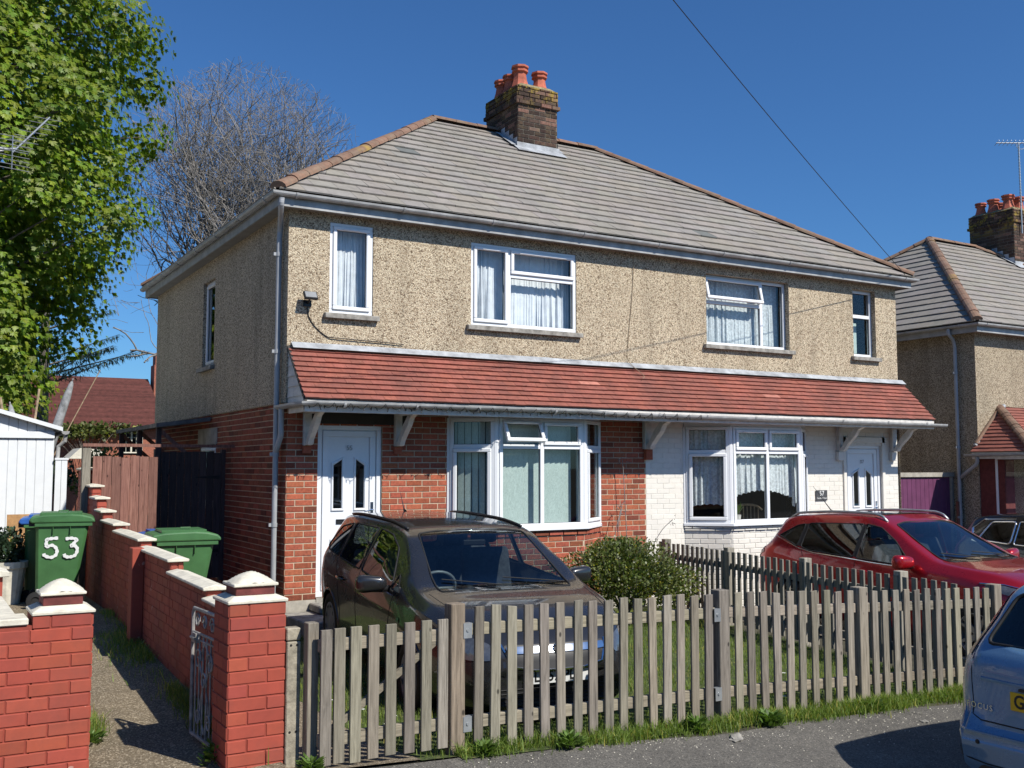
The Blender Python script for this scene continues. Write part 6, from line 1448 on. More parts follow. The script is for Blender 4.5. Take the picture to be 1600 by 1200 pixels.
rd.patch('grille', r([(-.5, .72), (.5, .72), (.38, .42), (-.38, .42)], .03), 'front', 'black_plastic', off=.004)
rd.patch('lower_intake', r([(-.55, .38), (.55, .38), (.5, .3), (-.5, .3)], .02), 'front', 'black_plastic', off=.004)
for sd in (1, -1): rd.patch('window_pillar', [(-a+1.845, 1.035), (-a+1.925, 1.03), (-a+1.955, 1.42), (-a+1.885, 1.42)], 'side', 'black_plastic', sd, .004); rd.patch('window_pillar', [(-a+.905, 1.11), (-a+.955, 1.10), (-a+.975, 1.39), (-a+.925, 1.385)], 'side', 'black_plastic', sd, .004)
rd.interior(-a+3.0, -a+1.1, .35, dash=-a+2.95); rd.wipers(0, 1.055, .55)
rd.patch('sunroof', r([(-a+1.1, -.40), (-a+2.1, -.40), (-a+2.1, .40), (-a+1.1, .40)], .05), 'top', 'privacy_glass', off=.004)
mb = MB(); p = rd.hit('top', (-a+.75, 0), 1, 0); mb.tube([p, p+Vector((-.05, 0, .03)), p+Vector((-.36, 0, .34))], [.02, .007, .002], 6); mb.build('aerial', 'black_plastic', rd.root)
rd.finish(); rd.warp(pchip([-3, -a, -a+.9, -a+1.9, -a+2.4, -a+3.25, a, 3], [-3, -a, -a+.88, -a+1.84, -a+2.10, -a+2.92, a, 3]))
# --- black car in the neighbour's drive
L, W = 4.45, 1.84; a = L/2
spec = dict(top=[(-a, .62), (-a+.03, .9), (-a+.10, 1.08), (-a+.28, 1.38), (-a+.40, 1.49), (-a+.9, 1.56), (-a+1.6, 1.59), (-a+2.2, 1.57), (-a+2.5, 1.50), (-a+3.0, 1.27), (-a+3.4, 1.09), (-a+3.9, 1.03), (a-.12, .84), (a-.04, .70), (a, .52)],
  belt=[(-a, .55), (-a+.1, 1.0), (-a+.5, 1.12), (-a+1.4, 1.06), (-a+3.1, .97), (-a+3.6, .95), (a-.12, .72), (a, .46)],
  hw=std_hw(L, W, .72), rw=[(-a, .55), (-a+.3, .60), (-a+1.4, .65), (-a+2.4, .64), (-a+3.1, .76), (a-.3, .70), (a, .5)],
  bot=[(-a, .36), (-a+.2, .25), (a-.3, .24), (a, .28)], bow_f=.16, bow_r=.08)
bk = Car('parked_car', 'black car with chrome window surrounds parked beyond the red car at the right edge', 'car', (12.15, -2.85, -.72), -math.pi/2, L, W, 'paint_black', spec)
wxs = (-a+.85, -a+.85+2.7)
bk.glass('windscreen', r([(-.62, 1.10), (.62, 1.10), (.54, 1.45), (-.54, 1.45)], .05), 'front', lambda c, n: c.x > .1 and n.x > .05 if c.x < 8 else True)
bk.glass('rear_window', r([(-.5, 1.14), (.5, 1.14), (.46, 1.42), (-.46, 1.42)], .06), 'front', lambda c, n: c.x < -1.4 and n.x < -.3 if c.x < 8 else False, 'privacy_glass')
bk.glass('side_window', r([(-a+.62, 1.13), (-a+1.20, 1.085), (-a+1.22, 1.44), (-a+.78, 1.42)], .06), 'side', None, 'privacy_glass', .016, 'chrome')
bk.glass('side_window', r([(-a+1.26, 1.085), (-a+2.0, 1.05), (-a+2.0, 1.45), (-a+1.28, 1.44)], .03), 'side', None, 'privacy_glass', .012, 'chrome')
bk.glass('side_window', r([(-a+2.06, 1.05), (-a+3.0, 1.01), (-a+2.5, 1.39), (-a+2.06, 1.45)], .03), 'side', None, 'privacy_glass', .012, 'chrome')
bk.arches(wxs, .36, .33)
for x in wxs:
    for sd in (1, -1): bk.wheel(x, sd, 'alloy', .335, .21, .335)
for sd in (1, -1):
    bk.mirror(-a+2.9, 1.0, sd)
    bk.patch('tail_light', r([(sd*.5, .98), (sd*.8, .98), (sd*.8, 1.06), (sd*.5, 1.05)], .03), 'rear', 'tail_red', off=.006)
    bk.line('side_chrome', [(-a+.45, 1.30), (-a+.52, 1.12), (-a+.8, 1.07)], 'side', .022, sd, 'chrome', off=.0)
    bk.line('side_chrome', [(-a+.45, 1.30), (-a+.62, 1.45), (-a+1.2, 1.48)], 'side', .014, sd, 'chrome', off=.0)
bk.interior(-a+3.0, -a+1.1, .35, dash=-a+2.95)
mb = MB(); P = [bk.hit('top', (-a+.36, y), 1, .012) for y in [-.55+.1*i for i in range(12)]]; mb.tube([p for p in P if p], .02, 8); mb.build('tailgate_spoiler', bk.paint, bk.root, smooth=True)
bk.finish()
# --- blue hatchback at the kerb
L, W = 4.34, 1.80; a = L/2
spec = dict(top=[(-a, .60), (-a+.02, .75), (-a+.05, .98), (-a+.10, 1.04), (-a+.26, 1.24), (-a+.42, 1.42), (-a+.55, 1.46), (-a+1.3, 1.49), (-a+2.1, 1.49), (-a+2.6, 1.40), (-a+3.3, 1.02), (-a+3.5, .97), (-a+4.0, .88), (a-.12, .72), (a, .50)],
  belt=[(-a, .55), (-a+.05, .86), (-a+.12, .93), (-a+.5, .98), (-a+1.4, .95), (-a+3.1, .88), (-a+3.6, .86), (a-.12, .62), (a, .44)],
  hw=[(-a, .66), (-a+.03, .70), (-a+.09, .765), (-a+.18, .83), (-a+.32, .872), (-a+.6, .893), (-a+1.1, .9), (a-1.3, .9), (a-.7, .88), (a-.3, .84), (a-.1, .74), (a, .62)],
  rw=[(-a, .60), (-a+.10, .66), (-a+.3, .60), (-a+.55, .58), (-a+1.4, .62), (-a+2.4, .61), (-a+3.1, .74), (a-.3, .68), (a, .5)],
  bot=[(-a, .30), (-a+.2, .24), (-a+1, .19), (a-.3, .20), (a, .24)], bow_f=.16, bow_r=.07, rear_bump=(.60, .075))
bl = Car('parked_car', 'light blue hatchback with a yellow rear plate, cut off by the right edge', 'car', (1.86+a, -8.46, -.58), 0, L, W, 'paint_blue', spec)
wxs = (-a+.85, -a+.85+2.64)
rcond = lambda c, n: (c.x < -1.2 and n.x < -.25) if c.x < 8 else False
bl.glass('rear_window', r([(-.60, 1.065), (.60, 1.065), (.52, 1.34), (.46, 1.375), (-.46, 1.375), (-.52, 1.34)], .05), 'front', rcond, 'car_glass', .012)
bl.glass('windscreen', r([(-.60, 1.02), (.60, 1.02), (.51, 1.39), (-.51, 1.39)], .05), 'front', lambda c, n: c.x > .1 and n.x > .05 if c.x < 8 else True)
bl.glass('front_window', r([(-a+1.95, .98), (-a+2.95, .92), (-a+2.5, 1.30), (-a+2.0, 1.39)], .03), 'side', None)
bl.glass('rear_door_window', r([(-a+.98, 1.03), (-a+1.88, .99), (-a+1.92, 1.39), (-a+1.12, 1.36)], .03), 'side', None)
bl.arches(wxs, .345)
for x in wxs:
    for sd in (1, -1): bl.wheel(x, sd, 'alloy')
for sd in (1, -1):
    bl.mirror(-a+2.85, .92, sd)
    bl.patch('tail_light', r([(sd*.70, .97), (sd*.80, .99), (sd*.73, 1.22), (sd*.62, 1.40), (sd*.585, 1.36), (sd*.64, 1.16)], .02), 'rear', 'tail_red', off=.007)
    bl.patch('tail_light', r([(-a+.20, .985), (-a+.29, 1.0), (-a+.45, 1.31), (-a+.43, 1.33), (-a+.30, 1.18)], .02), 'side', 'tail_red', sd, .007)
    bl.patch('rear_reflector', r([(sd*.70, .30), (sd*.80, .32), (sd*.81, .42), (sd*.76, .43)], .015), 'rear', 'tail_red', off=.006)
    bl.line('tailgate_seam', [(sd*.66, 1.04), (sd*.665, .90), (sd*.62, .64), (sd*.56, .615)], 'rear', .004, 1)
bl.line('tailgate_seam', [(-.56, .613), (.56, .613)], 'rear', .005, 1); bl.line('crease', [(-.58, .86), (.58, .86)], 'rear', .012, 1, bl.paint); bl.line('crease', [(-.78, .55), (.78, .55)], 'rear', .008, 1, bl.paint, off=.0)
bl.line('bumper_groove', [(-.76, .40), (-.5, .37), (.5, .37), (.76, .40)], 'rear', .005, 1)
bl.patch('lower_valance', r([(-.52, .36), (.52, .36), (.62, .25), (-.62, .25)], .02), 'rear', 'black_plastic', off=.004)
for y in (.55, .2, -.2, -.55):
    mb = MB(); p = bl.hit('rear', (y, .49), 1, .003); mb.lathe([(.001, 0), (.012, 0), (.014, .004), (.014, .01)], 12, lambda q, p=p: Vector((p.x+q.z-.004, p.y+q.x, p.z+q.y))); mb.build('parking_sensor', 'black_plastic', bl.root)
bl.plate('GK08 VXM', 'rear', .095, .765, 'plate_yellow', .016)
mb = MB(); p = bl.hit('rear', (0, .83), 1, .02); mb.box(p.x-.0, p.x+.03, -.3, .3, .83, .845); mb.build('plate_lamp_trim', 'black_plastic', bl.root)
pb_ = bl.hit('rear', (.56, .69), 1, .004); pb2 = bl.hit('rear', (.50, .69), 1, .004); Ub = (pb2-bl.hit('rear', (.62, .69), 1, .004)).normalized()
Tb = lambda q: pb_+Vector((0, 0, 0))+Ub*q[0]+Vector((0, 0, 1))*q[2]+Vector((-1, 0, 0))*q[1]
text_mesh('FOCUS', .05, 'chrome', bl.root, lambda q: Tb((q[0]-.02, q[1]+.002, q[2])), 'lettering', .002, False, 1.25, 1.1)
bl.interior(-a+3.1, -a+1.1, dash=-a+2.95)
bl.finish()
# ---------------- vegetation ----------------
def quads_from(c, d, s, l, w, fold=0.0):
    """leaf quads: centre base c, direction d (n,3), side s, length l, width w -> diamond-ish quads"""
    l = np.asarray(l)[:, None]; w = np.asarray(w)[:, None]
    p0 = c; p1 = c+d*l*.55+s*w; p2 = c+d*l; p3 = c+d*l*.55-s*w
    V = np.stack([p0, p1, p2, p3], 1).reshape(-1, 3); n = len(c); F = np.arange(n*4).reshape(n, 4); return V, F
def unit(v): return v/np.maximum(1e-9, np.linalg.norm(v, axis=-1, keepdims=True))
def chestnut():
    t = thing('chestnut_tree', 'tall leafy chestnut tree in bright spring green at the left edge', 'tree', (-3.7, 13.0, 0))
    R = np.random.default_rng(3); cl = []
    cx0, cy0 = 0., 0.
    def rad(z):  # silhouette radius by height
        return float(np.interp(z, [2.0, 3.2, 5, 7, 9.2, 11, 12.2, 13.6, 14.6], [1.2, 2.3, 3.0, 3.8, 4.25, 4.1, 3.2, 2.2, .4]))
    tries = 0
    while len(cl) < 620 and tries < 60000:
        tries += 1; z = R.uniform(2.6, 14.2); a = R.uniform(0, 2*np.pi); rm = rad(z); rr_ = rm*R.uniform(.25, 1.0)**.45*(1+.16*np.sin(a*3+z*1.3)+.12*np.sin(z*2.7+a*5))
        p = np.array([rr_*np.cos(a), rr_*np.sin(a), z]); 
        if all(np.linalg.norm((p-q)*[1, 1, 1.0]) > .56 for q in cl): cl.append(p)
    V = []; F = []; Tn = []; off = 0
    for p in cl:
        k = int(R.uniform(88, 122)); sz = R.uniform(.45, .70)
        u = unit(R.normal(size=(k, 3))); q = p+u*sz*np.array([1., 1., .95])*R.uniform(.45, 1.0, (k, 1))
        out = q-np.array([0, 0, 0]); out[:, 2] = 0; out = unit(out); tone = R.uniform(.80, 1.15)
        for j in range(k):
            m = 6; o_ = unit(out[j]+u[j]*[.9, .9, 0]+R.normal(size=3)*[.35, .35, 0]); tg = np.array([-o_[1], o_[0], 0]); th = np.linspace(-1.25, 1.25, m)+R.normal(0, .08, m); lean = R.uniform(.15, .75)
            d = unit(-np.cos(th)[:, None]*np.array([0, 0, 1.])+np.sin(th)[:, None]*tg+o_*lean); nrm = unit(o_+np.array([0, 0, R.uniform(.2, .9)])); s = unit(np.cross(d, nrm)); l = R.uniform(.10, .15, m)*(1-.25*np.abs(th)/1.25); w = l*R.uniform(.17, .25)
            v, f = quads_from(np.repeat(q[j][None], m, 0), d, s, l, w); V.append(v); F.append(f+off); off += len(v)
            c = tone*R.uniform(.72, 1.3); Tn.append(np.repeat(np.array([[c*R.uniform(.82, 1.2), c, c*R.uniform(.5, 1.2)]]), m, 0))
    big_mesh('crown', np.concatenate(V), np.concatenate(F), 'chestnut_leaf', np.concatenate(Tn), parent=t)
    mb = MB(); mb.tube(bez([(0, 0, -.2), (.1, 0, 2), (0, .1, 5), (.1, 0, 9), (0, 0, 12.5)], 5), [.42-.38*i/20 for i in range(21)], 10); mb.build('trunk', 'bark', t)
    mb = MB()
    for p in cl[::3]:
        z0 = max(1.8, p[2]-R.uniform(.8, 2.2)); m = Vector((p[0]*.5, p[1]*.5, (z0+p[2])/2+.1)); mb.tube(bez([(0, 0, z0), m, tuple(p)], 4), [.05-.042*i/8 for i in range(9)], 5, caps=False)
    mb.build('limbs', 'bark', t)
chestnut()
def bare_tree():
    t = thing('bare_tree', 'leafless grey-brown tree behind the house roof against the blue sky', 'tree', (3.2, 15.5, 0))
    R = random.Random(11); segs = []
    C0 = Vector((.75, 0, 7.7)); RX, RY, RZ = 4.0, 3.0, 4.9
    def q(p): return ((p.x-C0.x)/RX)**2+((p.y-C0.y)/RY)**2+((p.z-C0.z)/RZ)**2
    RAD = [.085, .042, .022, .013, .0085, .0062, .005]; LEN = [3.0, 2.5, 2.0, 1.5, 1.0, .65, .4]
    def grow(p, d, lvl):
        L = LEN[lvl]*R.uniform(.75, 1.2); n = max(3, int(L/.16)); pts = [p]; rs = [RAD[lvl]]; w = .13+.03*lvl
        for i in range(n):
            up = .06 if lvl < 4 else .03
            d = (d+Vector((R.gauss(0, w), R.gauss(0, w), R.gauss(0, w*.7)+up))).normalized(); p = p+d*(L/n); pts.append(p); rs.append(RAD[lvl]*(1-.45*(i+1)/n))
            if lvl > 1 and q(p) > 1: break
            if lvl < 6 and i > 0 and R.random() < (.22, .20, .22, .24, .24, .18)[lvl]:
                a = d.orthogonal().normalized(); a.rotate(Matrix.Rotation(R.uniform(0, 6.28), 3, d)); grow(p, (d*.85+a*R.uniform(.6, 1.0)+Vector((0, 0, .10))).normalized(), lvl+1)
        segs.append((pts, rs, lvl))
        if lvl < 6 and q(p) < 1:
            for s in range(2):
                a = d.orthogonal().normalized(); a.rotate(Matrix.Rotation(R.uniform(0, 6.28), 3, d)); grow(p, (d+a*R.uniform(.3, .6)).normalized(), lvl+1)
    mb = MB(); mb.tube([(0, 0, -.2), (.05, 0, 1.5), (0, .05, 3.0), (.05, 0, 3.9)], [.24, .21, .19, .17], 10); mb.build('trunk', 'bark', t)
    for k in range(7):
        a = k*6.283/7+R.uniform(-.3, .3); grow(Vector((.03, 0, 3.1+.1*k)), Vector((math.cos(a)*.75, math.sin(a)*.6, .9)).normalized(), 0)
    grow(Vector((.05, 0, 3.9)), Vector((0, 0, 1)), 0)
    segs = [s for s in segs if s[2] < 3 or R.random() < (.55, .36, .27, .21)[s[2]-3]]; segs.sort(key=lambda s: s[2]); print('bare segs', len(segs))
    V = []; F = []; o = 0
    for pts, rs, lv in segs:
        k = 5 if lv < 3 else 3; up = Vector((.3, .2, 1)).normalized()
        if lv > 3: pts = pts[::2]+([pts[-1]] if len(pts) % 2 == 0 else []); rs = rs[::2]+([rs[-1]] if len(rs) % 2 == 0 else [])
        for i, p in enumerate(pts):
            d = (pts[min(i+1, len(pts)-1)]-pts[max(0, i-1)]).normalized(); a = d.cross(up)
            a = a.normalized() if a.length > .05 else d.orthogonal().normalized(); b = d.cross(a)
            for j in range(k): an = 6.283*j/k; V.append(tuple(p+(a*math.cos(an)+b*math.sin(an))*rs[i]))
        for i in range(len(pts)-1):
            for j in range(k): F.append((o+i*k+j, o+i*k+(j+1) % k, o+(i+1)*k+(j+1) % k, o+(i+1)*k+j))
        o += len(pts)*k
    big_mesh('crown', V, F, 'dead_twig', parent=t, smooth=True)
bare_tree()
def conifer():
    t = thing('conifer', 'dark cedar-like conifer with drooping layered branches between the leafy tree and the house', 'tree', (-.2, 24, 0)); R = np.random.default_rng(5)
    mb = MB(); mb.tube([(0, 0, 0), (0, 0, 11)], [.25, .04], 8); mb.build('trunk', 'bark', t); V = []; F = []; T_ = []; off = 0; mb = MB()
    for i in range(42):
        z = 4.0+7*(i/42); L = max(.3, (11.3-z)*.42+R.uniform(-.3, .4)); a = R.uniform(0, 6.28); dr = R.uniform(-.02, .14); P = [np.array([np.cos(a)*L*s, np.sin(a)*L*s, z+L*.30*s-.0*s*s+dr*s]) for s in np.linspace(0, 1, 7)]
        mb.tube([tuple(p) for p in P], [.04, .03, .025, .02, .014, .01, .005], 4, caps=False); n = max(8, int(170*L/2.5))
        s = R.uniform(.15, 1, n); base = np.array([P[0]+(P[-1]-P[0])*x for x in s]); side = np.array([-np.sin(a), np.cos(a), 0]); w = (1.05-s)*L*.22*R.uniform(-1, 1, n)
        base = base+side*w[:, None]; d = unit(np.array([np.cos(a), np.sin(a), 0])*.5+side*np.sign(w)[:, None]*.5+np.stack([R.normal(0, .3, n), R.normal(0, .3, n), R.uniform(-.9, -.1, n)], 1)); sd = unit(np.cross(d, [0, 0, 1.])); 
        v, f = quads_from(base, d, sd, R.uniform(.14, .3, n), R.uniform(.012, .025, n)); V.append(v); F.append(f+off); off += len(v); c = R.uniform(.7, 1.3, (n, 1)); T_.append(np.repeat(c, 3, 1))
    mb.build('branches', 'bark', t); big_mesh('foliage', np.concatenate(V), np.concatenate(F), 'conifer_leaf', np.concatenate(T_), parent=t)
conifer()
def leafy(name, label, cat, centre, radii, n, ls, mat, seed=1, lumps=14, core=True, tone=(.7, 1.35), stems='bark', shape=None):
    R = np.random.default_rng(seed); t = thing(name, label, cat, (centre[0], centre[1], ground_z(centre[0], centre[1]))); c0 = np.array([0, 0, centre[2]-ground_z(centre[0], centre[1])]); rad = np.array(radii)
    L = unit(R.normal(size=(lumps, 3))); L[:, 2] = np.abs(L[:, 2])*.9-.15; lc = c0+L*rad*R.uniform(.40, .88, (lumps, 1)); lr = R.uniform(.26, .52, lumps)
    k = R.integers(0, lumps, n); u = unit(R.normal(size=(n, 3))); p = lc[k]+u*rad*lr[k][:, None]*R.uniform(.72, 1.05, (n, 1)); p = p[p[:, 2] > .02]; n = len(p)
    d = unit(unit(p-c0)*.7+R.normal(size=(n, 3))*.55+[0, 0, .35]); s = unit(np.cross(d, R.normal(size=(n, 3)))); l = R.uniform(.7, 1.3, n)*ls
    V, F = quads_from(p, d, s, l, l*R.uniform(.28, .4, n)); tn = R.uniform(*tone, (n, 1))*np.array([1, 1, 1.])*(1+R.uniform(-.12, .12, (n, 3))); yl = R.random(n) < .04; tn[yl] *= [2.2, 1.7, .6]
    big_mesh('foliage', V, F, mat, tn, parent=t); mb = MB()
    for q in lc: mb.tube(bez([(0, 0, 0), tuple(c0*.4+q*.3), tuple(q)], 3), .009, 5, caps=False)
    mb.build('stems', stems, t); return t
leafy('garden_bush', 'rounded green bush growing where the brick and white walls meet', 'bush', (4.0, -1.35, .12), (.86, .72, .58), 15000, .042, 'bush_leaf', 4, 30)
bu = [o for o in C.objects if o.name == 'garden_bush'][0]
R = random.Random(3); mb = MB(); mb2 = MB()
for i in range(70):
    a = R.uniform(0, 6.28); e = R.uniform(.1, 1.3); d = Vector((math.cos(a)*math.cos(e), math.sin(a)*math.cos(e), math.sin(e))); p = Vector((0, 0, .42))+Vector((d.x*.72, d.y*.6, d.z*.46)); q = p+(d+Vector((R.gauss(0, .3), R.gauss(0, .3), .5))).normalized()*R.uniform(.1, .26)
    mb.tube([p, q], [.004, .002], 4)
    for k in range(9):
        c = p.lerp(q, R.uniform(.2, 1)); dd = Vector((R.gauss(0, 1), R.gauss(0, 1), R.uniform(0, 1.2))).normalized(); s_ = dd.orthogonal().normalized()*.011; mb2.face([c, c+dd*.02+s_, c+dd*.042, c+dd*.02-s_], R.uniform(.8, 1.5))
mb.build('shoots', 'bark', bu); mb2.build('shoot_leaves', 'bush_leaf', bu, recalc=False)
leafy('potted_shrub', 'dark weedy shrub spilling between the white garage and the green bin numbered 53', 'shrub', (-2.88, 1.55, .55), (.3, .3, .42), 2600, .05, 'conifer_leaf', 8, 9, tone=(.5, 1.2))
for i, (x, y, r_, lab) in enumerate(((-.6, 8.5, .8, 'loose green shrub behind the top of the board fence'), (-1.9, 7.5, .75, 'sparse grey-green shrub behind the garage gutter'), (2.2, 14, 1.1, 'yellow-green shrub rising behind the wooden gate top'))):
    leafy('garden_shrub', lab, 'shrub', (x, y, 1.35 if i < 2 else 1.5), (r_*.8, r_*.6, r_*.8), 2600, .07, 'weed_leaf' if i == 2 else 'conifer_leaf' if i == 1 else 'bush_leaf', 20+i, 10, tone=(.7, 1.5))
cr = leafy('climbing_plant', 'straggly climbing plant trained under the roof edge of the distant red-roofed cottage', 'climber', (2.4, 32.4, 2.9), (2.4, .3, .5), 1500, .16, 'bush_leaf', 31, 14, tone=(.5, 1.2))
# bare stems against the brick right of the bay
t = thing('dead_climber', 'thin dead climber stems against the red brickwork right of the red-brick bay window', 'climber', (4.95, -.1, -.3)); R = random.Random(5)
mb = MB()
for (pts) in ([(0, -.02, 0), (.02, -.03, .7), (.0, -.03, 1.2), (-.03, -.03, 1.75), (-.05, -.03, 2.0)], [(-.1, -.1, 0), (-.25, -.1, .8), (-.12, -.08, 1.3)], [(0, -.3, .4), (.35, -.35, .95), (.55, -.4, 1.15)], [(-.2, -.2, .6), (-.3, -.25, 1.0), (-.2, -.22, 1.35)]):
    mb.tube(bez(pts, 5), .0055, 5)
    for k in range(7):
        q = Vector(pts[-1])+Vector((R.gauss(0, .03), R.gauss(0, .03), R.gauss(0, .05))); mb.tube([q, q+Vector((R.gauss(0, .03), R.gauss(0, .02), R.gauss(0, .03)))], [.006, .002], 4)
mb.build('stems', 'dead_twig', t)
# grass
def grass(name, sampler, n, h, w, mat='grass_blade', seed=1, lean=.5, tone=(.7, 1.3), dry=.06):
    R = np.random.default_rng(seed); P = sampler(R, n); n = len(P); hh = h(P, R) if callable(h) else R.uniform(.6, 1.3, n)*h
    a = R.uniform(0, 6.28, n); ld = np.stack([np.cos(a), np.sin(a), np.zeros(n)], 1)*(R.uniform(0, lean, n)*hh)[:, None]; sd = np.stack([-np.sin(a+R.normal(0, .6, n)), np.cos(a), np.zeros(n)], 1)*(w*R.uniform(.6, 1.3, n))[:, None]
    up = np.zeros((n, 3)); up[:, 2] = hh; V = np.stack([P-sd, P+sd, P+up*.6+ld*.35+sd*.7, P+up*.6+ld*.35-sd*.7, P+up*.92+ld], 1); 
    V2 = np.concatenate([V[:, [0, 1, 2, 3]], V[:, [3, 2, 4, 4]]], 0).reshape(-1, 3); V2[-n*4+3::4] += 1e-4; F = np.arange(len(V2)).reshape(-1, 4)
    tn = R.uniform(*tone, (n, 1))*np.ones((1, 3)); d_ = R.random(n) < dry; tn[d_] = tn[d_]*[2.4, 1.5, 2.0]; tn = np.concatenate([tn, tn]); o = big_mesh(name, V2, F, mat, tn); return kind(o, 'stuff')
gz_ = np.vectorize(ground_z)
def lawn_s(R, n):
    x = R.uniform(-1.15, 5.3, n); y = R.uniform(-6.2, -.4, n); m = (x < 5.38-(-y-.1)*.165)&~((x < -.2)&(y > -2.4)); m &= ~((x > -.3)&(x < 1.4)&(y > -5.5)&(y < -1.2)&(R.random(n) < .75)); m &= R.random(n) < .55+.45*np.sin(x*2.3+1)*np.sin(y*1.9)+.35
    x, y = x[m], y[m]; return np.stack([x, y, gz_(x, y)], 1)
grass('lawn_grass', lawn_s, 62000, .062, .0028, seed=2)
def strip_s(R, n):
    x = R.uniform(-.9, 5.6, n); c = -6.22-.03*np.sin(x*3)-.02*np.sin(x*7); wd = np.where(x > .95, .10, .06); y = c+R.normal(0, 1, n)*wd*.55; dens = np.clip(.35+.65*np.sin(x*2.1+.5)**2+.3*np.sin(x*9), .12, 1); dens = np.where(x > 1.0, np.maximum(dens, .6), dens*.55); m = R.random(n) < dens; x, y = x[m], y[m]; return np.stack([x, y, gz_(x, y)], 1)
grass('verge_grass', strip_s, 18000, lambda P, R: R.uniform(.5, 1.3, len(P))*np.where(P[:, 0] > 1.0, .085, .055)*(1+.35*np.sin(P[:, 0]*5)), .0034, seed=3, lean=1.0, dry=.12)
def under_s(R, n):
    x = R.uniform(-.9, 4.3, n); y = -6.08+R.normal(0, .09, n); return np.stack([x, y, gz_(x, y)], 1)
grass('fence_grass', under_s, 9000, .10, .0034, seed=6, lean=.9)
def wall_s(R, n):
    t = R.uniform(0, 1, n); y = -5.2+t*5.2; x = -2.05+t*.2-.07-np.abs(R.normal(0, .07, n))*(1+1.3*(t > .3)*(t < .75)); m = R.random(n) < np.clip(np.sin(t*13)+.75, .1, 1); x, y = x[m], y[m]; return np.stack([x, y, gz_(x, y)+.01], 1)
grass('path_weeds', wall_s, 5200, .07, .003, seed=9, lean=1.1, dry=.25)
def gap_s(R, n):
    c = R.integers(0, 3, n); cx_ = np.array([-2.86, -2.8, -2.1])[c]; cy = np.array([-4.6, -1.6, -5.6])[c]; x = cx_+R.normal(0, .06, n); y = cy+R.normal(0, .12, n); return np.stack([x, y, gz_(x, y)+.01], 1)
grass('pillar_weeds', gap_s, 1500, .12, .003, seed=12, lean=.9, dry=.15)
# broad-leaved weeds
def weed(label, x, y, R_, n, h, seed, mat='weed_leaf', z=None):
    R = np.random.default_rng(seed); t = thing('weed_clump', label, 'weeds', (x, y, ground_z(x, y))); 
    a = R.uniform(0, 6.28, n); r0 = R.uniform(0, R_, n)**1.0; base = np.stack([np.cos(a)*r0*.5, np.sin(a)*r0*.5, R.uniform(0, h*.6, n)], 1); d = unit(np.stack([np.cos(a), np.sin(a), R.uniform(.1, 1.2, n)], 1)); s = unit(np.cross(d, [0, 0, 1.])+R.normal(size=(n, 3))*.3); l = R.uniform(.03, .065, n)*(1+R_)
    V, F = quads_from(base, d, s, l, l*.24); tn = R.uniform(.6, 1.3, (n, 1))*np.ones((1, 3)); big_mesh('leaves', V, F, mat, tn, parent=t); return t
weed('low leafy weeds at the foot of the tall post where gate and fence meet', -.72, -6.22, .12, 200, .10, 1)
weed('large dandelion-like weed clump at the kerb under the fourth picket', -.10, -6.26, .15, 170, .11, 2)
weed('nettle clump at the road edge just left of the second fence post', 1.0, -6.24, .10, 150, .14, 3)
weed('thick weed clump at the road edge just right of the second fence post', 1.66, -6.30, .15, 240, .13, 4)
weed('weeds at the foot of the concrete post beside the red brick pillar', -1.86, -6.2, .11, 190, .12, 5)
weed('small weed tuft on the ledge left of the front doorstep', .12, -.55, .12, 200, .12, 6)
weed('leafy weed growing at the foot of the open iron gate', -2.30, -5.75, .12, 90, .2, 7)
weed('weed clump on the path in the sunlight by the stepped wall', -2.55, -.9, .16, 150, .16, 8)
weed('dead-looking weed tuft at the foot of the third fence post', 2.8, -6.28, .10, 140, .10, 13)
weed('weed tuft growing between the bottom of the domed left pillar and the path', -2.86, -4.9, .12, 120, .12, 14)
# daisies, stones and litter
R = random.Random(2)
fls = [(-.95, -5.2), (-.80, -5.0), (-1.02, -4.3), (-.70, -5.6), (2.0, -5.2), (2.6, -4.6), (3.1, -5.0), (1.9, -3.9), (2.3, -5.8), (-.92, -4.7)]
first = None
for i, (x, y) in enumerate(fls):
    if first is None:
        d = thing('daisy', 'small white daisy flower in the lawn grass', 'flower', (x, y, ground_z(x, y)), 0, 'daisies in the lawn')
        mb = MB(); mb.tube([(0, 0, 0), (.004, 0, .075)], .0015, 4); mb.build('stem', 'weed_leaf', d)
        mb = MB(); 
        for k in range(10):
            a = k*.628; mb.face([(.004, 0, .076), (.004+.018*math.cos(a-.22), .018*math.sin(a-.22), .08), (.004+.022*math.cos(a), .022*math.sin(a), .08), (.004+.018*math.cos(a+.22), .018*math.sin(a+.22), .08)])
        mb.build('petals', 'petal', d, recalc=False); first = d
    else:
        d = first.copy(); C.objects.link(d); d.location = (x, y, ground_z(x, y)); d.rotation_euler = (0, 0, i)
        for c in first.children:
            e = c.copy(); C.objects.link(e); e.parent = d
def rock(label, x, y, s, seed, cat='stone'):
    R = random.Random(seed); bm = bmesh.new(); bmesh.ops.create_icosphere(bm, subdivisions=3, radius=1)
    for v in bm.verts:
        n = v.co; k = 1+.25*math.sin(n.x*4+seed)*math.sin(n.y*5)+.12*math.sin(n.z*9+seed*2); v.co = Vector((n.x*s[0]*k, n.y*s[1]*k, max(-.3, n.z)*s[2]*k))
    me = bpy.data.meshes.new('stone'); bm.to_mesh(me); bm.free(); me.materials.append(MAT['stone']); o = bpy.data.objects.new('stone', me); C.objects.link(o); o.location = (x, y, ground_z(x, y)+s[2]*.2); o.rotation_euler = (0, 0, R.uniform(0, 3)); tag(o, label, cat)
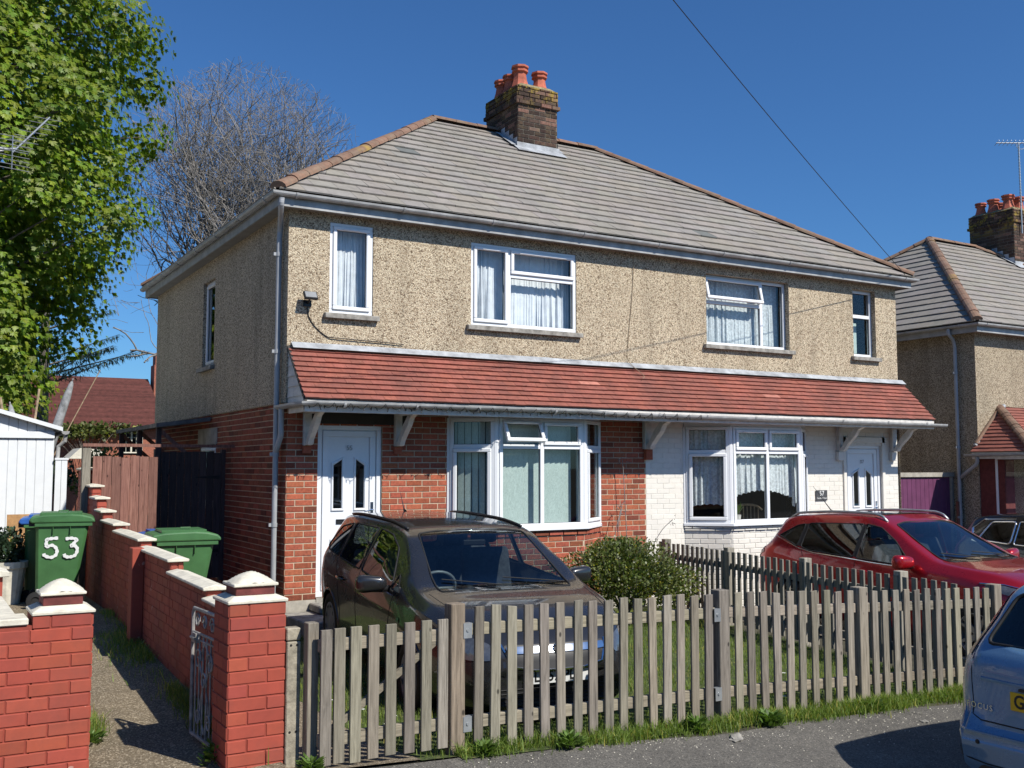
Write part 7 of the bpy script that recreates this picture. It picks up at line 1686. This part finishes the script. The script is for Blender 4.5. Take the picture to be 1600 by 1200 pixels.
rock('flat grey stone lying at the road edge below the second fence post', 1.2, -6.42, (.11, .05, .022), 3)
rock('small pale stone at the grass edge close to the blue car', 3.0, -6.6, (.035, .03, .02), 5)
mb = MB(); mb.box(-.15, .30, -.08, .08, 0, .10); o = mb.build('loose_kerb_block', 'stone', bevel=.015); tag(o, 'loose grey stone block lying below the front door sill behind the grey car', 'block'); o.location = (.32, -.72, ground_z(.3, -.7)); o.rotation_euler = (0, 0, .3)
# scattered grit on the road edge
R = np.random.default_rng(4); n = 420; x = R.uniform(-1.2, 4, n); y = -6.30-np.abs(R.normal(0, .20, n))-(x > .9)*.08; r_ = R.uniform(.0015, .005, n); z = gz_(x, y)+.008
V = np.stack([np.stack([x-r_, y-r_, z], 1), np.stack([x+r_, y-r_*.6, z], 1), np.stack([x+r_*.7, y+r_, z], 1), np.stack([x-r_, y+r_*.8, z], 1), np.stack([x, y, z+r_*.9], 1)], 1).reshape(-1, 3); b = np.arange(n)*5
F = np.concatenate([np.stack([b, b+1, b+4, b+4], 1), np.stack([b+1, b+2, b+4, b+4], 1), np.stack([b+2, b+3, b+4, b+4], 1), np.stack([b+3, b, b+4, b+4], 1)])
F3 = F[:, :3]; kind(big_mesh('road_grit', V, F3, 'coping_paint'), 'stuff')
# ---------------- more of the street, outside the photo: gives the windows and paintwork something to mirror; unseen left pair moved in close to block sky from the side wall ----------------
def copy_tree(o, parent=None):
    c = o.copy(); C.objects.link(c); c.parent = parent
    for ch in o.children: copy_tree(ch, c)
    return c
for (x, y, r_, lab) in ((-4.95, 0, 0, 'pair of houses on the left of the path, outside the photo'), (14, -29, math.pi, 'pair of houses across the street to the right, behind the camera'), (0, -29, math.pi, 'pair of houses straight across the street, behind the camera'), (-14.5, -29, math.pi, 'pair of houses across the street to the left, behind the camera')):
    h = copy_tree(house); h['label'] = lab; h['group'] = 'pebbledashed pairs of houses along the street'
    h.location = (x-(XW if r_ == 0 else 0), y, -.1 if r_ == 0 else -.6); h.rotation_euler = (0, 0, r_)
house['group'] = 'pebbledashed pairs of houses along the street'
